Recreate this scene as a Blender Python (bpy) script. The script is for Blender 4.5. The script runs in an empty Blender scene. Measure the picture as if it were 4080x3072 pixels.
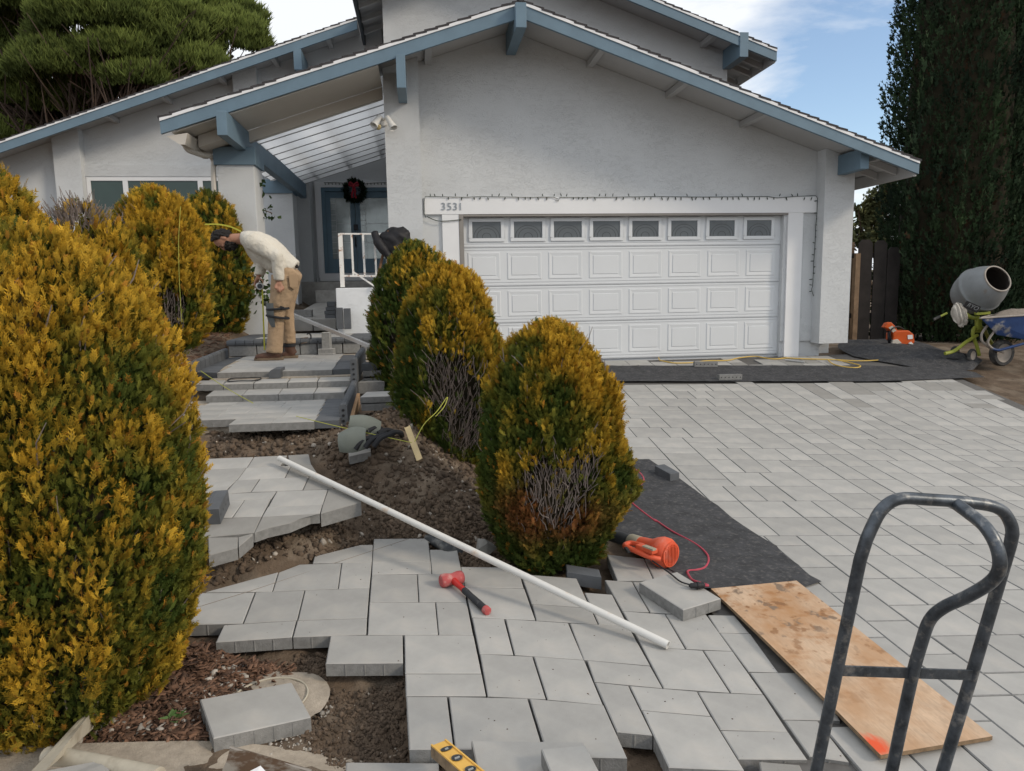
import bpy, bmesh, math, random
import numpy as np
from mathutils import Vector, Matrix

# ------------------------------------------------------------------ camera
sc = bpy.context.scene
CAM_H, FPX, CX, CY = 1.55, 2880.0, 2040.0, 1536.0
R = np.array([[0.99224981, -0.03310272, 0.11976863],
              [-0.12308502, -0.12965441, 0.98389014],
              [-0.01704091, -0.99100653, -0.13272401]])   # world <- camera (x right, y down, z forward)
CAM = np.array([0.0, 0.0, CAM_H])
cam_d = bpy.data.cameras.new('camera')
cam_d.sensor_width = 36.0
cam_d.lens = 36.0 * FPX / 4080.0
cam_d.clip_start = 0.05
cam_d.clip_end = 2000.0
cam = bpy.data.objects.new('camera', cam_d)
sc.collection.objects.link(cam)
M = Matrix.Identity(4)
for i in range(3):
    M[i][0] = R[i, 0]; M[i][1] = -R[i, 1]; M[i][2] = -R[i, 2]; M[i][3] = CAM[i]
cam.matrix_world = M
sc.camera = cam

# ------------------------------------------------------------------ sky, sun, exposure
SUN_EL, SUN_AZ = math.radians(30.0), math.radians(122.0)     # azimuth from +Y towards +X
SKY_K, CLOUD_K, SUN_K = 0.15, 0.88, 1.5
wd = bpy.data.worlds.new('World'); sc.world = wd; wd.use_nodes = True
nt = wd.node_tree; nt.nodes.clear()
def N(tree, typ, **kw):
    n = tree.nodes.new(typ)
    for k, v in kw.items():
        if k.startswith('i_'):
            key = k[2:]
            n.inputs[int(key) if key.isdigit() else key.replace('_', ' ')].default_value = v
        else: setattr(n, k, v)
    return n
sky = N(nt, 'ShaderNodeTexSky', sky_type='NISHITA', sun_disc=False)
sky.sun_elevation = SUN_EL; sky.sun_rotation = SUN_AZ
sky.air_density = 1.0; sky.dust_density = 0.2; sky.ozone_density = 1.6
bg1 = N(nt, 'ShaderNodeBackground', i_Strength=SKY_K)
nt.links.new(sky.outputs[0], bg1.inputs[0])
bg2 = N(nt, 'ShaderNodeBackground', i_Strength=CLOUD_K)
bg2.inputs[0].default_value = (0.93, 0.96, 1.0, 1)
tc = N(nt, 'ShaderNodeTexCoord')
sep = N(nt, 'ShaderNodeSeparateXYZ'); nt.links.new(tc.outputs['Generated'], sep.inputs[0])
zz = N(nt, 'ShaderNodeMath', operation='MAXIMUM', i_1=0.0); nt.links.new(sep.outputs[2], zz.inputs[0])
za = N(nt, 'ShaderNodeMath', operation='ADD', i_1=0.22); nt.links.new(zz.outputs[0], za.inputs[0])
dx = N(nt, 'ShaderNodeMath', operation='DIVIDE'); nt.links.new(sep.outputs[0], dx.inputs[0]); nt.links.new(za.outputs[0], dx.inputs[1])
dy = N(nt, 'ShaderNodeMath', operation='DIVIDE'); nt.links.new(sep.outputs[1], dy.inputs[0]); nt.links.new(za.outputs[0], dy.inputs[1])
cmb = N(nt, 'ShaderNodeCombineXYZ'); nt.links.new(dx.outputs[0], cmb.inputs[0]); nt.links.new(dy.outputs[0], cmb.inputs[1])
cmap = N(nt, 'ShaderNodeMapping'); cmap.inputs['Location'].default_value = (4.75, 1.2, 0.0)
cmap.inputs['Rotation'].default_value = (0, 0, 0.5); cmap.inputs['Scale'].default_value = (0.75, 1.25, 1.0)
nt.links.new(cmb.outputs[0], cmap.inputs[0])
cn1 = N(nt, 'ShaderNodeTexNoise', i_Scale=0.9, i_Detail=9.0, i_Roughness=0.58, i_Distortion=0.5)
nt.links.new(cmap.outputs[0], cn1.inputs['Vector'])
crmp = N(nt, 'ShaderNodeValToRGB')
crmp.color_ramp.elements[0].position = 0.40; crmp.color_ramp.elements[0].color = (0.06, 0.06, 0.06, 1)
crmp.color_ramp.elements[1].position = 0.545; crmp.color_ramp.elements[1].color = (1, 1, 1, 1)
# a clearer window in the cloud to the right of the house, as the photograph shows
dcl = R @ np.array([3390-CX, 440-CY, FPX]); dcl = dcl/np.linalg.norm(dcl)
dt = N(nt, 'ShaderNodeVectorMath', operation='DOT_PRODUCT'); dt.inputs[1].default_value = tuple(dcl); nt.links.new(tc.outputs['Generated'], dt.inputs[0])
cm = N(nt, 'ShaderNodeMapRange'); cm.inputs['From Min'].default_value = 0.985; cm.inputs['From Max'].default_value = 0.999
cm.inputs['To Min'].default_value = 0.10; cm.inputs['To Max'].default_value = -0.12; nt.links.new(dt.outputs['Value'], cm.inputs['Value'])
cad = N(nt, 'ShaderNodeMath', operation='ADD'); nt.links.new(cn1.outputs['Fac'], cad.inputs[0]); nt.links.new(cm.outputs[0], cad.inputs[1])
nt.links.new(cad.outputs[0], crmp.inputs[0])
mixw = N(nt, 'ShaderNodeMixShader')
nt.links.new(crmp.outputs[0], mixw.inputs[0]); nt.links.new(bg1.outputs[0], mixw.inputs[1]); nt.links.new(bg2.outputs[0], mixw.inputs[2])
wout = N(nt, 'ShaderNodeOutputWorld'); nt.links.new(mixw.outputs[0], wout.inputs[0])

sun_d = bpy.data.lights.new('sun', 'SUN'); sun_d.energy = SUN_K; sun_d.angle = math.radians(10.0)
sun_d.color = (1.0, 0.86, 0.68)
sun = bpy.data.objects.new('sun', sun_d); sc.collection.objects.link(sun)
sv = Vector((math.sin(SUN_AZ)*math.cos(SUN_EL), math.cos(SUN_AZ)*math.cos(SUN_EL), math.sin(SUN_EL)))
sun.rotation_euler = sv.to_track_quat('Z', 'Y').to_euler(); sun.location = sv*60

sc.render.engine = 'CYCLES'
sc.view_settings.view_transform = 'Standard'; sc.view_settings.look = 'None'
sc.view_settings.exposure = 0.25; sc.view_settings.gamma = 1.0; sc.view_settings.use_curve_mapping = False
sc.cycles.use_denoising = True
sc.cycles.max_bounces = 6; sc.cycles.diffuse_bounces = 3; sc.cycles.glossy_bounces = 3
sc.cycles.transmission_bounces = 4; sc.cycles.transparent_max_bounces = 6
sc.cycles.caustics_reflective = False; sc.cycles.caustics_refractive = False

# ------------------------------------------------------------------ measuring helpers (photo pixels, 4080 x 3072)
def ray(px, py): return R @ np.array([px-CX, py-CY, FPX])
def PY(px, py, Y): d = ray(px, py); return CAM + d*(Y/d[1])
def PZ(px, py, z): d = ray(px, py); return CAM + d*((z-CAM_H)/d[2])
def sm(a, b, x):
    t = np.clip((x-a)/(b-a), 0, 1); return t*t*(3-2*t)
DW_M, DW_Y0, DW_Y1, DW_C = 0.095, 3.0, 6.2, 0.04
def gz(x, y):                                            # finished driveway and forecourt level
    def I(v):
        t = np.clip((v-DW_Y0)/(DW_Y1-DW_Y0), 0, 1)
        return DW_M*((DW_Y1-DW_Y0)*t*t/2 + np.maximum(v-DW_Y1, 0))
    cc = DW_C*sm(10.5, 7.0, y)
    return .45 - (I(10.7)-I(y)) - cc*(np.maximum(x, -0.5)-1.5)
def march(px, py, f, off=0.0):
    d = ray(px, py); lo = 1.2
    Y = 1.2
    while Y < 30:
        P = CAM + d*(Y/d[1])
        if P[2] < f(P[0], P[1])+off:
            a, b = Y-0.02, Y
            for _ in range(12):
                m = (a+b)/2; P = CAM + d*(m/d[1])
                if P[2] < f(P[0], P[1])+off: b = m
                else: a = m
            return CAM + d*(b/d[1])
        Y += 0.02
    return CAM + d*(30/d[1])
def G(px, py, off=0.0): return march(px, py, gz, off)

# ------------------------------------------------------------------ noise (numpy)
def _h(i, j, k, s):
    n = (i*374761393 + j*668265263 + k*2147483647 + s*1274126177) & 0xffffffff
    n = ((n ^ (n >> 13))*1274126177) & 0xffffffff
    return ((n ^ (n >> 16)) & 0xffff)/65535.0
def vnoise(P, s=0):
    P = np.asarray(P, float); I = np.floor(P).astype(np.int64); F = P-I; F = F*F*(3-2*F)
    out = 0
    for a in (0, 1):
        for b in (0, 1):
            for c in (0, 1):
                w = (F[..., 0] if a else 1-F[..., 0])*(F[..., 1] if b else 1-F[..., 1])*(F[..., 2] if c else 1-F[..., 2])
                out = out + w*_h(I[..., 0]+a, I[..., 1]+b, I[..., 2]+c, s)
    return out
def fbm(P, o=4, s=0, g=0.5):
    P = np.asarray(P, float); t = 0; a = 1.0; n = 0
    for k in range(o):
        t = t + a*vnoise(P*(2.03**k), s+k*7); n += a; a *= g
    return t/n

# ------------------------------------------------------------------ materials
MAT = {}
def mat(name, col, rough=0.7, metal=0.0, var=0.08, vscale=6.0, bump=0.0, bscale=60.0, obj_var=0.0, isl_var=0.0, spec=0.35, attr=None,
        col2=None, c2scale=3.0, c2lo=0.5, c2hi=0.7, trans=0.0, bdist=0.004):
    m = bpy.data.materials.new(name); m.use_nodes = True; t = m.node_tree; L = t.links
    bs = t.nodes['Principled BSDF']; bs.inputs['Roughness'].default_value = rough; bs.inputs['Metallic'].default_value = metal
    bs.inputs['Specular IOR Level'].default_value = spec
    co = N(t, 'ShaderNodeTexCoord')
    if attr:
        a = N(t, 'ShaderNodeAttribute', attribute_name=attr); cs = a.outputs['Color']
    else:
        rgb = N(t, 'ShaderNodeRGB'); rgb.outputs[0].default_value = (*col, 1); cs = rgb.outputs[0]
    if col2 is not None:
        n2 = N(t, 'ShaderNodeTexNoise', i_Scale=c2scale, i_Detail=6.0, i_Roughness=0.6); L.new(co.outputs['Object'], n2.inputs['Vector'])
        r2 = N(t, 'ShaderNodeMapRange'); r2.inputs['From Min'].default_value = c2lo; r2.inputs['From Max'].default_value = c2hi
        L.new(n2.outputs['Fac'], r2.inputs['Value'])
        mx = N(t, 'ShaderNodeMix', data_type='RGBA'); L.new(r2.outputs[0], mx.inputs[0]); L.new(cs, mx.inputs[6]); mx.inputs[7].default_value = (*col2, 1)
        cs = mx.outputs[2]
    val = None
    if var:
        nz = N(t, 'ShaderNodeTexNoise', i_Scale=vscale, i_Detail=5.0, i_Roughness=0.65); L.new(co.outputs['Object'], nz.inputs['Vector'])
        mr = N(t, 'ShaderNodeMapRange'); mr.inputs['From Min'].default_value = 0.3; mr.inputs['From Max'].default_value = 0.7
        mr.inputs['To Min'].default_value = 1-var; mr.inputs['To Max'].default_value = 1+var
        L.new(nz.outputs['Fac'], mr.inputs['Value']); val = mr.outputs[0]
    for amt, kind in ((obj_var, 'o'), (isl_var, 'i')):
        if amt:
            if kind == 'o': src = N(t, 'ShaderNodeObjectInfo').outputs['Random']
            else: src = N(t, 'ShaderNodeNewGeometry').outputs['Random Per Island']
            m2 = N(t, 'ShaderNodeMapRange'); m2.inputs['To Min'].default_value = 1-amt; m2.inputs['To Max'].default_value = 1+amt*.7
            L.new(src, m2.inputs['Value'])
            if val is None: val = m2.outputs[0]
            else:
                mm = N(t, 'ShaderNodeMath', operation='MULTIPLY'); L.new(val, mm.inputs[0]); L.new(m2.outputs[0], mm.inputs[1]); val = mm.outputs[0]
    if val is not None:
        hv = N(t, 'ShaderNodeHueSaturation'); L.new(val, hv.inputs['Value']); L.new(cs, hv.inputs['Color']); cs = hv.outputs[0]
    L.new(cs, bs.inputs['Base Color'])
    if bump:
        bz = N(t, 'ShaderNodeTexNoise', i_Scale=bscale, i_Detail=5.0, i_Roughness=0.6); L.new(co.outputs['Object'], bz.inputs['Vector'])
        bp = N(t, 'ShaderNodeBump', i_Strength=bump, i_Distance=bdist); L.new(bz.outputs['Fac'], bp.inputs['Height']); L.new(bp.outputs[0], bs.inputs['Normal'])
    if trans:
        bs.inputs['Subsurface Weight'].default_value = 0
    MAT[name] = m
    return m

def stucco(name, col, amt=1.0):
    m = mat(name, col, rough=0.9, var=0.05, vscale=1.3, spec=0.2)
    t = m.node_tree; L = t.links; bs = t.nodes['Principled BSDF']; co = N(t, 'ShaderNodeTexCoord')
    big = N(t, 'ShaderNodeTexNoise', i_Scale=1.6, i_Detail=3.0); L.new(co.outputs['Object'], big.inputs['Vector'])
    warp = N(t, 'ShaderNodeTexNoise', i_Scale=5.0, i_Detail=4.0); L.new(co.outputs['Object'], warp.inputs['Vector'])
    mp = N(t, 'ShaderNodeMapping'); mp.inputs['Scale'].default_value = (1.0, 1.0, 2.6); L.new(co.outputs['Object'], mp.inputs[0])
    ad = N(t, 'ShaderNodeMix', data_type='RGBA', blend_type='LINEAR_LIGHT'); ad.inputs[0].default_value = 0.22
    L.new(mp.outputs[0], ad.inputs[6]); L.new(warp.outputs['Color'], ad.inputs[7])
    r1 = N(t, 'ShaderNodeTexNoise', i_Scale=6.5, i_Detail=4.0, i_Roughness=0.55, i_Distortion=1.6); L.new(ad.outputs[2], r1.inputs['Vector'])
    # trowelled ridges: thin bands where the noise crosses its mean, only in patches
    s1 = N(t, 'ShaderNodeMath', operation='SUBTRACT', i_1=0.5); L.new(r1.outputs['Fac'], s1.inputs[0])
    a1 = N(t, 'ShaderNodeMath', operation='ABSOLUTE'); L.new(s1.outputs[0], a1.inputs[0])
    rg = N(t, 'ShaderNodeMapRange'); rg.inputs['From Min'].default_value = 0.0; rg.inputs['From Max'].default_value = 0.03
    rg.inputs['To Min'].default_value = 1.0; rg.inputs['To Max'].default_value = 0.0; L.new(a1.outputs[0], rg.inputs['Value'])
    pm = N(t, 'ShaderNodeMapRange'); pm.inputs['From Min'].default_value = 0.34; pm.inputs['From Max'].default_value = 0.62; L.new(big.outputs['Fac'], pm.inputs['Value'])
    mu = N(t, 'ShaderNodeMath', operation='MULTIPLY'); L.new(rg.outputs[0], mu.inputs[0]); L.new(pm.outputs[0], mu.inputs[1])
    fine = N(t, 'ShaderNodeTexNoise', i_Scale=45.0, i_Detail=5.0); L.new(co.outputs['Object'], fine.inputs['Vector'])
    fm = N(t, 'ShaderNodeMath', operation='MULTIPLY', i_1=0.35); L.new(fine.outputs['Fac'], fm.inputs[0])
    h1 = N(t, 'ShaderNodeMath', operation='ADD'); L.new(mu.outputs[0], h1.inputs[0]); L.new(fm.outputs[0], h1.inputs[1])
    r1m = N(t, 'ShaderNodeMath', operation='MULTIPLY', i_1=0.22); L.new(warp.outputs['Fac'], r1m.inputs[0])
    h2 = N(t, 'ShaderNodeMath', operation='ADD'); L.new(h1.outputs[0], h2.inputs[0]); L.new(r1m.outputs[0], h2.inputs[1])
    bp = N(t, 'ShaderNodeBump', i_Strength=0.6*amt, i_Distance=0.013); L.new(h2.outputs[0], bp.inputs['Height']); L.new(bp.outputs[0], bs.inputs['Normal'])
    return m

stucco('stucco', (0.575, 0.595, 0.61), 0.7)
stucco('stucco_white', (0.72, 0.74, 0.76), 0.6)
mat('blue_paint', (0.135, 0.205, 0.265), rough=0.55, var=0.10, vscale=3.0, bump=0.15, bscale=25)
mat('white_paint', (0.76, 0.77, 0.785), rough=0.5, var=0.03, vscale=2.0, bump=0.04, bscale=30)
mat('door_white', (0.66, 0.685, 0.71), rough=0.45, var=0.025, vscale=1.5, bump=0.03, bscale=80)
mat('soffit_beige', (0.56, 0.53, 0.48), rough=0.7, var=0.05, vscale=2.0)
mat('soffit_grey', (0.42, 0.42, 0.42), rough=0.75, var=0.06, vscale=2.0)
mat('ceiling_white', (0.83, 0.84, 0.84), rough=0.55, var=0.03, vscale=2.0)
def translucent(name, k, col):                         # thin plastic porch sheets let daylight through
    t = MAT[name].node_tree; tr = N(t, 'ShaderNodeBsdfTranslucent'); tr.inputs[0].default_value = (*col, 1)
    mx = N(t, 'ShaderNodeMixShader', i_0=k); o = t.nodes['Material Output']
    t.links.new(t.nodes['Principled BSDF'].outputs[0], mx.inputs[1]); t.links.new(tr.outputs[0], mx.inputs[2]); t.links.new(mx.outputs[0], o.inputs[0])
translucent('ceiling_white', 0.62, (0.93, 0.94, 0.95))
mat('shingle', (0.055, 0.052, 0.055), rough=0.95, var=0.25, vscale=12, bump=0.4, bscale=90)
mat('door_blue', (0.10, 0.175, 0.235), rough=0.4, var=0.06)
mat('dark_glass', (0.035, 0.045, 0.05), rough=0.08, var=0.1, vscale=2.0, spec=0.6)
mat('metal_dark', (0.03, 0.03, 0.035), rough=0.4, metal=0.6, var=0.1)
mat('taupe', (0.25, 0.235, 0.22), rough=0.7)
mat('concrete_old', (0.33, 0.32, 0.30), rough=0.95, var=0.18, vscale=9, bump=0.5, bscale=120)
mat('black_plastic', (0.018, 0.018, 0.02), rough=0.5, var=0.1)
mat('number_metal', (0.30, 0.33, 0.36), rough=0.4, metal=0.3)

# ------------------------------------------------------------------ geometry helpers
coll = sc.collection
class MB:
    def __init__(s): s.v = []; s.f = []
    def add(s, V, F):
        o = len(s.v); s.v += [tuple(map(float, p)) for p in V]; s.f += [tuple(i+o for i in q) for q in F]; return s
    def box(s, x0, x1, y0, y1, z0, z1):
        return s.add([(x0,y0,z0),(x1,y0,z0),(x1,y1,z0),(x0,y1,z0),(x0,y0,z1),(x1,y0,z1),(x1,y1,z1),(x0,y1,z1)],
                     [(0,3,2,1),(4,5,6,7),(0,1,5,4),(1,2,6,5),(2,3,7,6),(3,0,4,7)])
    def prism(s, poly, y0, y1):                 # poly in (x,z), extruded along Y
        n = len(poly)
        V = [(p[0], y0, p[1]) for p in poly]+[(p[0], y1, p[1]) for p in poly]
        F = [tuple(range(n)), tuple(range(2*n-1, n-1, -1))]+[(i, i+n, (i+1) % n+n, (i+1) % n) for i in range(n)]
        return s.add(V, F)
    def slab(s, top, dn):                       # polygon of 3-D points pushed along vector dn
        n = len(top); top = [np.array(p, float) for p in top]; dn = np.array(dn, float)
        V = top+[p+dn for p in top]
        F = [tuple(range(n)), tuple(range(2*n-1, n-1, -1))]+[(i, i+n, (i+1) % n+n, (i+1) % n) for i in range(n)]
        return s.add(V, F)
    def bar(s, a, b, w, h, up=(0, 0, 1)):       # rectangular bar from a to b
        a = np.array(a, float); b = np.array(b, float); d = b-a; d /= np.linalg.norm(d); up = np.array(up, float)
        x = np.cross(d, up); x /= np.linalg.norm(x); u = np.cross(x, d)
        V = []
        for p in (a, b):
            for sx, su in ((-1,-1),(1,-1),(1,1),(-1,1)): V.append(p+x*sx*w/2+u*su*h/2)
        return s.add(V, [(0,1,2,3),(7,6,5,4),(0,4,5,1),(1,5,6,2),(2,6,7,3),(3,7,4,0)])
    def tube(s, pts, r, n=8, cap=True):
        pts = [np.array(p, float) for p in pts]; m = len(pts)
        rs = r if hasattr(r, '__len__') else [r]*m
        V = []; F = []; prev = None
        for i, p in enumerate(pts):
            t = pts[min(i+1, m-1)]-pts[max(i-1, 0)]; t /= (np.linalg.norm(t)+1e-9)
            if prev is None:
                a = np.array([0, 0, 1.0]) if abs(t[2]) < .9 else np.array([1.0, 0, 0]); u = np.cross(t, a)
            else: u = prev-t*(prev@t)
            u /= (np.linalg.norm(u)+1e-9); prev = u; w = np.cross(t, u)
            for k in range(n):
                A = 2*math.pi*k/n; V.append(p+(u*math.cos(A)+w*math.sin(A))*rs[i])
        for i in range(m-1):
            for k in range(n):
                F.append((i*n+k, i*n+(k+1) % n, (i+1)*n+(k+1) % n, (i+1)*n+k))
        if cap: F += [tuple(range(n-1, -1, -1)), tuple((m-1)*n+k for k in range(n))]
        return s.add(V, F)
    def lathe(s, prof, c, axis, n=24, cap=False, xax=None, sx=1.0):  # prof: (radius, distance along axis)
        c = np.array(c, float); ax = np.array(axis, float); ax /= np.linalg.norm(ax)
        a = np.array(xax if xax is not None else ((0, 0, 1.0) if abs(ax[2]) < .9 else (1.0, 0, 0)), float)
        u = a-ax*(a@ax); u /= np.linalg.norm(u); w = np.cross(ax, u); V = []; F = []
        for r, h in prof:
            for k in range(n):
                A = 2*math.pi*k/n; V.append(c+ax*h+(u*math.cos(A)*sx+w*math.sin(A))*r)
        m = len(prof)
        for i in range(m-1):
            for k in range(n): F.append((i*n+k, i*n+(k+1) % n, (i+1)*n+(k+1) % n, (i+1)*n+k))
        if cap: F += [tuple(range(n-1, -1, -1)), tuple((m-1)*n+k for k in range(n))]
        return s.add(V, F)
    def build(s, name, m, parent=None, smooth=False, bevel=0.0, seg=2, fixn=True):
        me = bpy.data.meshes.new(name); me.from_pydata(s.v, [], s.f)
        if fixn or bevel:
            bm = bmesh.new(); bm.from_mesh(me)
            if bevel:
                bmesh.ops.remove_doubles(bm, verts=bm.verts, dist=1e-5)
                bmesh.ops.recalc_face_normals(bm, faces=bm.faces)
                eds = [e for e in bm.edges if len(e.link_faces) == 2 and e.calc_face_angle(0) > 0.5]
                bmesh.ops.bevel(bm, geom=eds, offset=bevel, segments=seg, affect='EDGES', profile=0.6)
            else: bmesh.ops.recalc_face_normals(bm, faces=bm.faces)
            bm.to_mesh(me); bm.free()
        return put(name, me, m, parent, smooth)
def put(name, me, m, parent=None, smooth=False):
    o = bpy.data.objects.new(name, me); coll.objects.link(o)
    ms = m if isinstance(m, (list, tuple)) else [m]
    for q in ms: me.materials.append(MAT[q] if isinstance(q, str) else q)
    if smooth:
        me.polygons.foreach_set('use_smooth', [True]*len(me.polygons))
        if smooth != 'all':
            try: me.set_sharp_from_angle(angle=math.radians(40))
            except Exception: pass
    if parent is not None: hang(o, parent)
    return o
def wmat(o):                                     # world matrix without waiting for the depsgraph
    if o.parent is None: return o.matrix_basis.copy()
    return wmat(o.parent) @ o.matrix_parent_inverse @ o.matrix_basis
def hang(o, parent):
    o.parent = parent; o.matrix_parent_inverse = wmat(parent).inverted()
    return o
def tag(o, label, cat=None, group=None, kind=None):
    if label: o['label'] = label
    if cat: o['category'] = cat
    if group: o['group'] = group
    if kind: o['kind'] = kind
    return o
def thing(name, label, cat, loc=(0, 0, 0), group=None):
    o = bpy.data.objects.new(name, None); coll.objects.link(o); o.location = Vector([float(q) for q in loc]); o.empty_display_size = .05
    return tag(o, label, cat, group)
def mesh_np(name, V, F, m, parent=None, col=None, smooth=False):
    V = np.ascontiguousarray(V, np.float32); F = np.ascontiguousarray(F, np.int32); k = F.shape[1]
    me = bpy.data.meshes.new(name); me.vertices.add(len(V)); me.vertices.foreach_set('co', V.ravel())
    me.loops.add(F.size); me.loops.foreach_set('vertex_index', F.ravel())
    me.polygons.add(len(F)); me.polygons.foreach_set('loop_start', np.arange(0, F.size, k, dtype=np.int32))
    me.polygons.foreach_set('loop_total', np.full(len(F), k, np.int32))
    if col is not None:
        a = me.attributes.new('col', 'FLOAT_COLOR', 'POINT'); c4 = np.ones((len(V), 4), np.float32); c4[:, :3] = col; a.data.foreach_set('color', c4.ravel())
    me.update(calc_edges=True)
    if smooth: me.polygons.foreach_set('use_smooth', np.ones(len(F), bool))
    o = bpy.data.objects.new(name, me); coll.objects.link(o); me.materials.append(MAT[m] if isinstance(m, str) else m)
    if parent is not None: hang(o, parent)
    return o
def structure(o): o['kind'] = 'structure'; return o
def stuff(o): o['kind'] = 'stuff'; return o
def spline(pts, n=8):
    pts = [np.array(p, float) for p in pts]; P = [pts[0]]+pts+[pts[-1]]; out = []
    for i in range(1, len(P)-2):
        for k in range(n):
            t = k/n; a, b, c, d = P[i-1], P[i], P[i+1], P[i+2]
            out.append(0.5*((2*b)+(c-a)*t+(2*a-5*b+4*c-d)*t*t+(3*b-a-3*c+d)*t**3))
    out.append(pts[-1]); return out

def text_mesh(body, size, m, mw, parent=None, name='lettering', extrude=0.0, shear=0.0):
    cu = bpy.data.curves.new('tmp', 'FONT'); cu.body = body; cu.size = size; cu.extrude = extrude; cu.align_x = 'CENTER'; cu.align_y = 'CENTER'; cu.shear = shear
    o = bpy.data.objects.new('tmp', cu); coll.objects.link(o); bpy.context.view_layer.update()
    me = bpy.data.meshes.new_from_object(o.evaluated_get(bpy.context.evaluated_depsgraph_get())); bpy.data.objects.remove(o)
    me.name = name; me.materials.clear(); me.transform(mw); return put(name, me, m, parent)
# ================================================================== HOUSE
YW, YT, YD, YP = 10.60, 10.56, 10.70, 10.35          # garage wall, trim face, door face, pilaster face
YF = 9.65                                             # garage fascia
ZG = 0.45
house = thing('house', 'pale grey stucco house with blue fascia boards and a two-car garage', 'house', (3.0, YW, ZG))
def roofz(x, peak=(1.375, 5.165), sl=0.329, sr=0.347):
    return peak[1]-(sl*(peak[0]-x) if x < peak[0] else sr*(x-peak[0]))
XL, XR, XPK = -3.11, 6.97, 1.375
xdl, xdr = PY(1842, 1006, YD)[0]-.01, PY(3109, 1006, YD)[0]+.01      # door leaf edges
jil, jir = PY(1829, 900, YT)[0], PY(3141, 900, YT)[0]
jol, jor = PY(1762, 900, YT)[0], PY(3201, 900, YT)[0]
hz0, hz1 = PY(2400, 851, YT)[2], PY(2400, 785, YT)[2]
hxl, hxr = PY(1690, 800, YT)[0], PY(3256, 800, YT)[0]
# garage front wall (three butted prisms in one mesh)
w = MB()
WB = ZG+0.17
w.prism([(-.42, ZG-.3), (xdl+.02, ZG-.3), (xdl+.02, hz0+.05), (-.42, hz0+.05)], YW, YW+.18)
w.prism([(xdr-.02, WB+.05), (6.40, WB+.05), (6.40, hz0+.05), (xdr-.02, hz0+.05)], YW, YW+.18)
w.prism([(-.42, hz0+.05), (6.40, hz0+.05), (6.40, roofz(6.40)-.047), (XPK, roofz(XPK)-.047), (-.42, roofz(-.42)-.047)], YW, YW+.18)
w.build('wall', 'stucco', house)
MB().box(xdr-.02, 6.15, YW+.03, YW+.2, ZG-.3, WB+.05).build('wall_base', 'stucco', house)
# side and back walls of the garage and main body
MB().box(-.42, -.24, YW+.18, 16.3, ZG-.3, 4.3).build('side_wall', 'stucco', house)
MB().prism([(6.22, ZG), (6.40, ZG), (6.40, 3.2), (6.22, 3.2)], YW+.18, 17.9).build('side_wall', 'stucco', house)
# pilasters
MB().prism([(-.425, ZG-.3), (.048, ZG-.3), (.048, roofz(.048)-.047), (-.425, roofz(-.425)-.047)], YP, YW).build('pilaster', 'stucco', house)
MB().prism([(5.985, WB+.02), (6.452, WB+.02), (6.452, roofz(6.452)-.047), (5.985, roofz(5.985)-.047)], YP, YW-.001).build('pilaster', 'stucco', house)
# garage door surround
tr = MB().box(hxl, hxr, YT, YW, hz0, hz1).build('door_header', 'white_paint', house, bevel=.004)
MB().box(jol, jil, YT+.006, YW, ZG-.02, hz0).build('door_jamb', 'white_paint', house, bevel=.004)
MB().box(jir, jor, YT+.006, YW, ZG-.02, hz0).build('door_jamb', 'white_paint', house, bevel=.004)
MB().box(jil+.003, xdl+.03, YW-.04, YD, ZG-.02, hz0).box(jil-.001, jir+.001, YW-.03, YD, hz0-.03, hz0+.02).build('door_reveal', 'taupe', house)
st = MB()
for a, yy in ((0, YW-.03), (.045, YW+.02), (.09, YW+.06)): st.box(xdr-.01+.11-.0-a, jir+.004-a*0.2, yy, yy+.05, ZG-.02, hz0)
st.build('door_stop', 'white_paint', house, bevel=.003)
# ---- garage door: sections, raised panels, windows
gd = MB().box(xdl, xdr, YD+.03, YD+.06, ZG-.03, hz0+.03).build('garage_door', 'door_white', house)
zs = [PY(2400, 1430.5, YD)[2], PY(2300, 1281, YD)[2], PY(2300, 1136, YD)[2], PY(2000, 987, YD)[2], hz0]
for k in range(4):
    z0, z1 = zs[k]+.004, zs[k+1]-.004
    s = MB().box(xdl+.002, xdr-.002, YD, YD+.03, z0, z1 if k < 3 else z1+.02)
    s.box(xdl+.003, xdr-.003, YD-.006, YD-.001, z0+.012, z0+.03).box(xdl+.003, xdr-.003, YD-.006, YD-.001, z0+.055, z0+.066)
    if k < 3: s.box(xdl+.003, xdr-.003, YD-.006, YD-.001, z1-.028, z1-.012)
    s.build('door_section', 'door_white', gd)
pw = (xdr-xdl)/8
def frame_panel(x0, x1, z0, z1):
    b = MB(); y = YD-.001; e = [(0, -.001), (.022, .013), (.034, .013), (.075, -.012)]
    R_ = [[(x0+d, y+h, z0+d), (x1-d, y+h, z0+d), (x1-d, y+h, z1-d), (x0+d, y+h, z1-d)] for d, h in e]
    V = sum(R_, []); F = []
    for i in range(len(e)-1):
        for k in range(4): F.append((i*4+k, i*4+(k+1) % 4, (i+1)*4+(k+1) % 4, (i+1)*4+k))
    F.append((12, 13, 14, 15)); b.add(V, F); return b
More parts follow.
